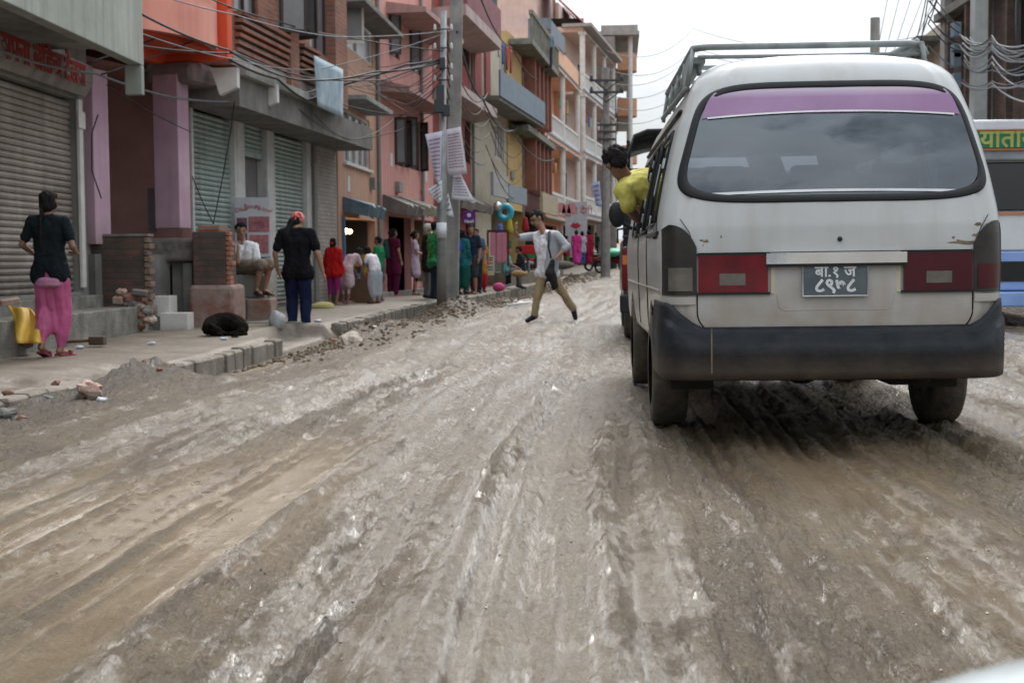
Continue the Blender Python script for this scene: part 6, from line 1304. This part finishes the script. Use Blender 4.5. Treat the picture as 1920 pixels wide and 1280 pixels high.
# beauty poster on a board
A_, B_ = at(442, 482, 21.4), at(506, 370, 21.4); wd, ht = B_.x-A_.x, B_.z-A_.z
bpz = empty('beauty_poster', tuple(A_), 'white beauty poster board with red script and pink face photographs behind the seated man', 'poster board')
MB().box(0, wd, 0, .03, -.3, ht).build('board', mat('poster white', (.46,.48,.52), (.42,.44,.48)), bpz)
RS = mat('red script', (.42,.03,.05)); PF = [mat('pink portrait', (.42,.16,.17), (.16,.06,.07), scale=9), mat('purple portrait', (.2,.1,.14), (.09,.04,.06), scale=9)]
for i, wd_ in enumerate(('Dikai', 'Beauty', 'Parlour')): text('script', wd_, .095, RS, bpz, basis((wd*(.19+.31*i), -.003, ht*(.80+(.05 if i == 1 else 0))), (1,0,[.18,0,-.22][i]), (0,0,1)), .001)
for x0, x1, z0, z1, m_ in ((.05,.34,.46,.66,PF[1]),(.38,.97,.42,.68,PF[0]),(.05,.34,.08,.4,PF[1]),(.4,.94,.06,.37,PF[0])): MB().box(wd*x0, wd*x1, -.006, -.001, ht*z0, ht*z1).build('portrait_panel', m_, bpz)
MB().box(.01, wd-.01, -.006, -.001, -.28, .0).build('blue_footer', mat('blue print', (.05,.05,.18)), bpz)
text('footer_lettering', 'Beauty Parlour', .085, RS, bpz, basis((wd*.62, -.009, -.12), (1,0,0), (0,0,1)), .001)
# lips poster
A_, B_ = at(1060, 446, 63.5), at(1101, 378, 63.5); wd, ht = B_.x-A_.x, B_.z-A_.z
lp = empty('lips_poster', tuple(A_), 'large white shop poster with red lips and red Devanagari word', 'poster'); MB().box(0, wd, 0, .06, -.9, ht).build('board', mat('white poster', (.5,.52,.56)), lp)
text('lettering', 'ब्युटी देवी', .42, RS, lp, basis((wd*.5, -.01, ht*.74), (1,0,0), (0,0,1)), .004)
mb = MB(); mb.prism([(wd*.22,-.02,ht*.33),(wd*.38,-.02,ht*.43),(wd*.46,-.02,ht*.39),(wd*.54,-.02,ht*.43),(wd*.72,-.02,ht*.33),(wd*.48,-.02,ht*.25)], (0,.015,0)); mb.build('lips', RS, lp)
# stall things
q = at(664, 566, 26.9); st = empty('toy_stall', (q.x, 26.9, .1), 'toy stall with small coloured packets under the blue grey awning', 'stall'); 
MB().box(-.35, .40, 0, .5, 0, .45).build('crate', mat('wooden crate', (.17,.1,.06)), st); rr = random.Random(1)
for i in range(16):
    c = rr.choice(((.5,.06,.04),(.05,.2,.45),(.45,.4,.05),(.5,.25,.03),(.5,.5,.5),(.05,.3,.12),(.4,.1,.3))); x = rr.uniform(-.33,.3); z = .455+rr.choice((0,.12,.24,.36)); MB().box(x, x+.1, rr.uniform(.0,.3), .45, z, z+.11).build('packet', cloth(c), st)
def torus(R_, r_, n=28, m_=12):
    V = [((R_+r_*math.cos(2*math.pi*j/m_))*math.cos(2*math.pi*i/n), r_*math.sin(2*math.pi*j/m_), (R_+r_*math.cos(2*math.pi*j/m_))*math.sin(2*math.pi*i/n)) for i in range(n) for j in range(m_)]
    return MB().add(V, [(i*m_+j, ((i+1) % n)*m_+j, ((i+1) % n)*m_+(j+1) % m_, i*m_+(j+1) % m_) for i in range(n) for j in range(m_)])
q = at(947, 398, 41); o = torus(.185, .085).build('swim_ring', mat('turquoise vinyl', (.02,.36,.46), (.03,.30,.40), rough=.3, scale=6), smooth=True); o.location = q; tag(o, 'turquoise inflatable swim ring hanging outside the shop', 'swim ring')
q = at(933, 387, 40.8); o = MB().ell((0,0,0),(.13,.08,.13)).build('foil_balloon', mat('silver foil', (.6,.6,.62), rough=.25, metal=.8), smooth=True); o.location = q; tag(o, 'small silver foil balloon beside the swim ring', 'balloon')
def simple(name, label, cat, mb, m, loc, rz_=0, smooth=False, bevel=0, group=None):
    o = mb.build(name, m, smooth=smooth, bevel=bevel); o.location = loc; o.rotation_euler = (0,0,rz_); return tag(o, label, cat, group)
q = at(915, 516, 36.8); o = empty('notice_board', tuple(q), 'pale green notice board with red and blue lines leaning at the shop corner', 'notice board'); MB().box(-.17,.17,0,.03,.0,.52).build('board', mat('pale green board', (.42,.47,.38)), o)
for z, m_ in ((.40, RS), (.32, RS), (.22, mat('blue print', (.08,.15,.3))), (.15, mat('blue print', (.08,.15,.3))), (.46, mat('green print', (.05,.2,.1)))): MB().box(-.13,.13,-.006,-.001,z-.018,z+.018).build('printed_line', m_, o)
# clothes rack
q = at(934, 500, 38.5); o = empty('clothes_rack', (q.x, 38.5, q.z), 'brown framed rack hung with pink clothes left of the sitting people', 'clothes rack')
for x in (-.28,.28): MB().box(x-.03, x+.03, -.03,.03,0,.95).build('post', cloth((.12,.04,.03)), o)
MB().box(-.3,.3,-.05,.05,.95,1.02).build('rail', cloth((.1,.035,.03)), o)
for x in (-.14,.03,.17): MB().box(x-.07,x+.07,-.06,.02,.12,.93).build('hanging_dress', cloth((.5,.2,.27)), o, bevel=.02)
for i, (px, py) in enumerate(((1052,390),(1062,393),(1072,390))): q = at(px, py, 60); simple('hanging_frock', 'frilly red and white frock hanging under the orange balcony house', 'clothing', MB().prism([(-.12,0,.22),(.12,0,.22),(.22,0,-.22),(-.22,0,-.22)], (0,.1,0)), mat('red check', (.5,.12,.14), (.5,.35,.35), scale=20), q, group='frocks under the orange balcony house')
for px, py, Y, c, nm in ((938,432,39.5,(.1,.15,.4),'blue'),(955,420,41,(.4,.35,.05),'yellow'),(985,418,44,(.3,.03,.03),'dark red'),(1000,405,46,(.05,.3,.35),'teal'),(1012,420,48,(.4,.05,.06),'red')):
    q = at(px, py, Y); simple('hanging_toy_bag', '%s bag hanging in the shop fronts behind the striding man' % nm, 'bag', MB().cap((0,0,.12),(0,0,-.18),.07,.12,10,3), cloth(c), q, smooth=True)
q = at(998, 497, 42); o = empty('red_pushcart', (q.x, 42, q.z), 'small red and green pushcart heaped with goods behind the striding man', 'cart'); MB().box(-.4,.4,-.25,.25,.35,.6).build('tray', cloth((.4,.03,.03)), o, bevel=.02); MB().box(-.38,.38,-.22,.22,.2,.34).build('shelf', cloth((.05,.2,.08)), o)
for s in (-1,1): torus(.16,.025,18,6).build('wheel', RUB, o, smooth=True).location = (s*.28,-.28,.17)
q = at(935, 512, 36.2); simple('pink_toy_parasol', 'small pink umbrella lying on the pavement edge', 'umbrella', MB().ell((0,0,.12),(.16,.14,.12)), cloth((.5,.08,.2)), (q.x, q.y, float(swz(36.2))), smooth=True)
for px, py, Y, s_, c, lb in ((975,513,38,.30,(.30,.20,.1),'tan sack lying on the pavement near the sitting people'),(1055,497,56,.55,(.17,.155,.14),'grey sacks heaped in front of the orange balcony house'),(603,576,24.0,.30,(.40,.36,.16),'flat yellowish sack lying on the pavement right of the navy jeans man'),(1104,472,76,.5,(.5,.5,.5),'white sack standing by the far shop corner')):
    q = at(px, py, Y); mb = MB(); mb.rock((0,0,0),(s_, s_*.5, s_*.28), px); o = simple('sack', lb, 'sack', mb, cloth(c), (q.x, Y, q.z), smooth=True); o.modifiers.new('s','SUBSURF').levels = 1; o.modifiers['s'].render_levels = 1
# motorbikes
def bike(label, px, py, Y, ang, cover=None):
    q = at(px, py, Y); o = empty('motorbike', tuple(q), label, 'motorbike', ang)
    for y in (-.62,.62):
        torus(.25,.06,20,8).build('wheel', RUB, o, smooth=True); w_ = o.children[-1]; w_.rotation_euler = (0,0,R(90)); w_.location = (0,y,.30)
    MB().cap((0,-.35,.55),(0,.3,.62),.13,.15).build('tank', cloth((.12,.02,.02), rough=.3), o, smooth=True); MB().cap((0,-.75,.75),(0,-.1,.72),.09,.11).build('seat', RUB, o, smooth=True); MB().box(-.12,.12,-.2,.25,.2,.5).build('engine', BOXM, o, bevel=.03)
    MB().tube([(-.32,.4,1.0),(0,.5,.95),(.32,.4,1.0)],.02,6).build('handlebar', BOXM, o); MB().tube([(0,.52,.95),(0,.62,.3)],.035,6).build('fork', BOXM, o); MB().ell((0,.6,.85),(.1,.09,.1)).build('headlight', CHR, o, smooth=True)
    if cover: mb = MB(); mb.rock((0,0,.92),(.42,.62,.22),3); mb.build('rain_cover', cloth(cover, rough=.4), o, smooth=True)
bike('motorbike with a mint green cover parked at the far kerb', 1148, 512, 64, R(60), (.1,.45,.28)); bike('dark motorbike parked left of the distant pole', 1122, 508, 66, R(-50))
# ------------------------------------------------------------ broken masonry on the left pavement
o = empty('low_brick_wall', (at(163,500,17.5).x, 17.5, 0), 'low sooty brick wall end standing between the roller shutter and white steps', 'wall'); wx = at(279,500,17.5).x-o.location.x
MB().box(0, wx-.06, 0, .25, .0, 1.22).build('masonry', BRD, o); mb = MB()
for i in range(15): mb.box(wx-.058, wx+(.02 if i % 2 else -.012), .0, .23, .02+i*.08, .088+i*.08)
mb.build('toothed_end', mat('broken brick ends', (.24,.15,.11), (.12,.085,.07), scale=14), o, bevel=.008); MB().box(-.02, wx, -.01, .26, 1.221, 1.25).build('mortar_cap', GREYD, o)
x0, x1 = at(357,500,18.7).x, at(432,500,18.7).x
o = empty('ruined_brick_pier', (x0, 18.7, 0), 'crumbling brick pier with a plastered base below the left green shutter', 'wall'); L_ = x1-x0
MB().box(.03, L_-.06, 0, .7, .57, 1.30).build('upper_bricks', BRD, o, bevel=.02); mb = MB()
for i in range(11): mb.box(L_-.058, L_+random.uniform(-.02,.04), .0, .2, .58+i*.066, .635+i*.066)
mb.build('toothed_end', mat('broken red brick ends', (.30,.13,.09), (.28,.11,.08), scale=14), o, bevel=.008)
mb = MB(); mb.box(-.02, L_+.05, -.06, .75, -.2, .58); mb.build('plastered_base', mat('crumbling plaster', (.25,.21,.185), (.19,.08,.06), scale=5, bump=.6, bscale=14), o, bevel=.05)
MB().box(.1, L_-.15, .05, .65, 1.301, 1.38).build('top_course', BR, o, bevel=.01)
o = empty('sunken_cement_wall', (at(280,500,19).x, 19.0, 0), 'rough dark cement wall under the broken pink pillar', 'wall'); wx = at(360,500,19).x-o.location.x
MB().box(-.05, wx, .05, .3, -.2, .9).build('face', GREYD, o); MB().box(-.1, wx+.1, -.1, .35, .9, 1.22).build('broken_slab', mat('broken slab', (.2,.18,.165), (.1,.09,.085), scale=7, bump=.8, bscale=10), o, bevel=.05); MB().box(.02,.3,.02,.049,0,.85).build('gap_shade_panel', DARK, o); MB().box(wx-.12, wx, -.02,.049,0,.88).build('rib', GREYC, o)  # near-black panel on the face paints the shade of an opening
WT = mat('white tile', (.55,.54,.52), (.48,.47,.45), rough=.4, dirt_h=(-.02,.12), dirt=(.3,.26,.22))
o = empty('white_steps', (at(300,612,17.6).x, 17.6, 0), 'two white tiled steps leading up beside the sooty brick wall', 'steps'); xa = at(352,612,17.6).x-o.location.x; xu0 = at(283,560,17.9).x-o.location.x; xu1 = at(318,560,17.9).x-o.location.x
MB().box(0, xa, 0, .35, -.1, .245).build('step', WT, o, bevel=.006); MB().box(xu0, xu1, .3, .7, -.1, .455).build('step', WT, o, bevel=.006); MB().box(-.16, -.003, .02, .5, -.1, .2).build('cement_side', GREYD, o)
x0 = at(438,560,20.4).x
o = empty('masonry_block', (x0, 20.3, 0), 'stepped brick and cement block under the seated man', 'block'); MB().box(.0,.22,-.15,.4,-.2,.36).build('cement_part', GREYD, o, bevel=.02); MB().box(.223,.58,-.1,.4,-.2,.35).build('brick_part', mat('plastered brick', (.25,.2,.17), (.2,.09,.06), scale=6), o, bevel=.02); MB().box(.02,.42,.3,.75,.36,.70).build('seat_block', GREYC, o, bevel=.02)
for y, x, l in ((19.15, -3.3, .8),): simple('kerb_slab', 'cement slab edging the %s of the pavement pit' % ('near side' if y < 17 else 'far side'), 'slab', MB().box(-l/2,l/2,-.06,.06,-.12,.03), GREYD, (x,y,.03), bevel=.01)
# loose stones and bricks
STN = [mat('loose stone', (.38,.33,.27), (.25,.21,.17), scale=8, bump=.5), mat('broken brick', (.27,.11,.075), (.13,.085,.06), scale=8, bump=.5), mat('plaster lump', (.42,.36,.3), (.3,.16,.12), scale=8, bump=.5), GREYD]
rr = random.Random(11)
def rock(px, py, Y, s_, mi, label, grp=None, box=False):
    q = at(px, py, Y); mb = MB()
    if box: mb.box(-s_, s_, -s_*.5, s_*.5, -s_*.35, s_*.35)
    else: mb.rock((0,0,0),(s_, s_*.8, s_*.6), px)
    o = simple('brick' if box else 'stone', label, 'brick' if box else 'stone', mb, STN[mi], q, rr.uniform(0,3), bevel=.01 if box else 0, group=grp); o.rotation_euler = (rr.uniform(-.3,.3), rr.uniform(-.3,.3), rr.uniform(0,3)); return o
for px, py, s_, mi, bxx in ((228,548,.085,2,0),(225,560,.12,2,1),(243,556,.10,1,1),(262,548,.09,3,1),(236,568,.07,0,0),(250,572,.10,3,0),(262,575,.09,0,0),(270,562,.07,1,1),(244,588,.10,2,0),(262,592,.09,1,1),(282,600,.085,2,0),(262,612,.10,1,0),(240,602,.06,2,0),(276,584,.08,3,0),(230,580,.09,3,0),(255,603,.08,0,0),(268,598,.07,0,0)):
    rock(px, py, 17.1, s_, mi, 'rubble lump heaped left of the white steps', 'rubble heap by the white steps', bool(bxx))
for i in range(8): rock(4+14*(i % 4)+rr.random()*5, 640-(i//4)*24, 13.4, .12, 3 if i % 3 else 1, 'dark brick stacked under the yellow sack', 'bricks under the yellow sack', True)
rock(18, 566, 13.4, .09, 2, 'pale brick on top of the stack at the left edge', None, True)
for px, py in ((150,695),(185,690),(225,684),(285,735),(205,716),(120,705),(262,700),(238,735),(140,770),(60,775),(30,790),(190,752)):
    Y = 2600*.88/(py-488)*1.0; Y = min(max(Y, 8.2), 11.8); q = at(px, py, Y); q.x = float(xk(Y))+rr.uniform(-.15,.42); o = rock(px, py, Y, rr.uniform(.03,.06), rr.choice((1,1,3)), 'broken red or dark brick fragment in the collapsed kerb', 'fragments in the collapsed kerb'); o.location = (q.x, Y, rz(q.x, Y)+.01 if q.x > xk(Y) else float(swz(Y))+.01)
q = at(168, 750, 9.3); o = rock(168, 750, 9.3, .10, 2, 'largest pinkish brick lump below the collapsed kerb', None); o.location.z = rz(q.x, q.y)+.05
q = at(672, 632, 16.2); o = rock(660, 632, 16.2, .17, 0, 'flat brown stone at the road edge right of the navy jeans man', None); o.location.z = rz(o.location.x, o.location.y)+.03
for i in range(14):
    Y = rr.uniform(17.5, 22.5); x = float(xk(Y))+rr.uniform(.1, .6); o = rock(700, 600, Y, rr.uniform(.03,.07), rr.choice((1,1,0,3)), 'small brick fragment on the kerbside dirt left of the poles', 'fragments left of the poles'); o.location = (x, Y, rz(x, Y)+.015)
# clods, pebbles: nobody could count them
mb = MB(); rr = random.Random(21)
def ico(mb, c, s_, sd):
    a0 = rr.uniform(0, 6); V = [(math.cos(a0+j*1.047)*k_*rr.uniform(.75, 1.15), math.sin(a0+j*1.047)*k_*rr.uniform(.75, 1.15), z_+rr.uniform(-.12, .12)) for k_, z_ in ((.8, -.5), (1, 0), (.7, .45)) for j in range(6)]+[(0, 0, .62)]
    mb.add([(c[0]+v[0]*s_, c[1]+v[1]*s_*.9, c[2]+v[2]*s_) for v in V], [(r_*6+j, r_*6+(j+1) % 6, r_*6+6+(j+1) % 6, r_*6+6+j) for r_ in (0, 1) for j in range(6)]+[(12+j, 12+(j+1) % 6, 18) for j in range(6)])
for i in range(5200):
    Y = rr.uniform(13, 60)**1.0 if i % 3 else rr.uniform(22, 30); k_ = abs(rr.gauss(0, .45)) if i % 4 else rr.uniform(0, 1.3); x = float(xk(Y))+.03+k_; s_ = rr.uniform(.006, .026)*(1+Y/40); ico(mb, (x, Y, rz(x, Y)+s_*.3), s_, i) if rr.random() < .8 else None
tag(mb.build('kerbside_clods', mat('dirt clods', (.08,.057,.036), (.14,.105,.07), scale=3, rough=.8)), kind='stuff')
mb = MB()
for i in range(1100):
    Y = rr.uniform(2.0, 16); x = rr.uniform(-.35*Y, .42*Y); 
    if x < xk(Y)+.5: continue
    if fbm(np.array([x*1.3]), np.array([Y*.6]), 2)[0] < .02: continue
    s_ = rr.uniform(.002, .005)*(1+Y/14); ico(mb, (x, Y, rz(x, Y)+s_*.1), s_, i)
tag(mb.build('mud_crumbs', mat('wet mud crumbs', (.10,.075,.05), (.16,.125,.09), scale=3, rough=.35, spec=.8)), kind='stuff')
for i, (px, py) in enumerate(((283,648),(150,655),(598,612),(700,618),(740,610),(1098,500),(1075,512),(190,745),(420,640))):
    P = gnd(px, py, 0.0 if px < 500 else -.02); mb = MB(); mb.rock((0,0,0),(.03*(1+P.y/25), .02*(1+P.y/25), .012*(1+P.y/30)), i+3)
    zz = float(swz(P.y)) if P.x < xk(P.y) else rz(P.x, P.y)
    simple('plastic_wrapper', 'scrap of white plastic wrapper dropped along the pavement', 'litter', mb, cloth((.55,.57,.62), rough=.3), (P.x, P.y, zz+.015), group='plastic scraps')
P = gnd(978, 570, 0); simple('white_stick', 'long pale stick lying in the mud left of the striding man', 'stick', MB().tube([(-.28,-.9,.03),(.0,.0,.04),(.22,1.0,.03)], .022, 6), PAPERW, (P.x, P.y, rz(P.x, P.y)+.02), smooth=True)
P = gnd(140, 652, .0); o = empty('hoe', (P.x, P.y, .03), 'digging hoe lying on the pavement by the feet of the woman in magenta', 'hoe'); MB().tube([(-.28,.12,.02),(.20,-.02,.05)], .017, 8).build('handle', mat('hoe wood', (.16,.09,.05)), o, smooth=True); MB().box(.17,.33,-.09,.03,.0,.09).build('blade', mat('rusty blade', (.08,.05,.035)), o, bevel=.01)
# yellow sack draped over the bricks
A_ = [(12,572),(62,566),(80,620),(82,645),(58,642),(34,606)]; mb = MB(); q0 = at(45,610,13.15); V = []; n = 10
for j in range(n+1):
    for i in range(n+1):
        u, v = i/n, j/n; P = at(14+46*u+22*v+4*math.sin(v*5), 574+70*v+6*u*(1-v), 13.3-.35*v+.06*math.sin(u*9+v*4)); V.append(P-q0)
o = mb.add(V, [(j*(n+1)+i, j*(n+1)+i+1, (j+1)*(n+1)+i+1, (j+1)*(n+1)+i) for j in range(n) for i in range(n)]).build('yellow_sack', mat('yellow sack cloth', (.62,.38,.05), (.48,.30,.05), rough=.6, scale=6), smooth=True); o.location = q0; tag(o, 'yellow plastic sack draped over dark bricks at the left edge', 'sack'); o.modifiers.new('s','SOLIDIFY').thickness = .012
# clear plastic bag
P = at(520, 578, 18.6); mb = MB(); mb.rock((0,0,0),(.15,.14,.16), 9); o = simple('plastic_bag', 'crumpled pale translucent plastic bag left of the navy jeans man', 'bag', mb, mat('milky plastic', (.36,.38,.38), (.28,.29,.29), rough=.25, scale=9), (P.x, P.y, .10), smooth=True); o.modifiers.new('s','SUBSURF').render_levels = 2
# sleeping black dog
P = gnd(420, 630, 0.02); Y = P.y+.12; dg = empty('dog', (P.x, Y, .01), 'black dog curled up asleep on the pavement by the ruined brick pier', 'dog')
mb = MB(); FUR = mat('black fur', (.006,.005,.005), (.014,.010,.008), rough=.95, spec=.03, scale=12, bump=.6, bscale=90)
pts = [(-.17,.08,.13,.115),(-.10,.15,.15,.13),(.0,.16,.15,.135),(.10,.10,.13,.12),(.17,.0,.10,.10)]
for a_, c_ in zip(pts, pts[1:]): mb.cap(a_[:3], c_[:3], a_[3], c_[3])
mb.cap((-.17,.08,.13),(-.19,-.06,.10),.115,.085); mb.cap((-.19,-.06,.10),(-.11,-.13,.075),.075,.062); mb.ell((-.09,-.14,.08),(.07,.055,.055)); mb.cap((-.06,-.15,.065),(.02,-.16,.045),.035,.022)
mb.cap((.17,.0,.10),(.20,-.09,.06),.09,.05); mb.cap((.20,-.09,.05),(.08,-.15,.035),.045,.025); mb.cap((.08,-.15,.035),(-.0,-.12,.03),.025,.02); mb.cap((-.16,-.1,.05),(-.02,-.2,.03),.035,.024); mb.cap((.21,.0,.06),(.26,-.10,.03),.03,.018); mb.cap((.26,-.10,.03),(.12,-.20,.025),.018,.012)
finish(mb, 'body', FUR, dg, vox=.009, it=3, disp=.004, dsc=(40,40,40))
for s in (-1,1): m2 = MB(); m2.prism([(-.13+s*.03,-.12+s*.035,.12),(-.09+s*.03,-.13+s*.035,.125),(-.12+s*.045,-.15+s*.04,.165)], (.01,.012,0)); m2.build('ear', FUR, dg)
# raised shop platforms under the far shops
for f, a0, a1, nm in ((yh, 1.2, yh.L, 0), (n_, 0, n_.L, 0), (oh, 0, oh.L, 0)):
    mb = MB(); bx(mb, a0, a1, .06, 1.0, -.3, .42+(.0 if f is not oh else .15)); mb.build('shop_platform', CONC, f.root, bevel=.01)
# plinth courses at the near shops
mb = MB(); bx(mb, 0, PEACHF.L, .003, .35, -.2, .10); mb.build('plinth', GREYD, PEACHF.root); mb = MB(); bx(mb, 0, PINKF.L, .003, .25, -.2, .08); mb.build('plinth', GREYD, PINKF.root)
bpy.context.view_layer.update()
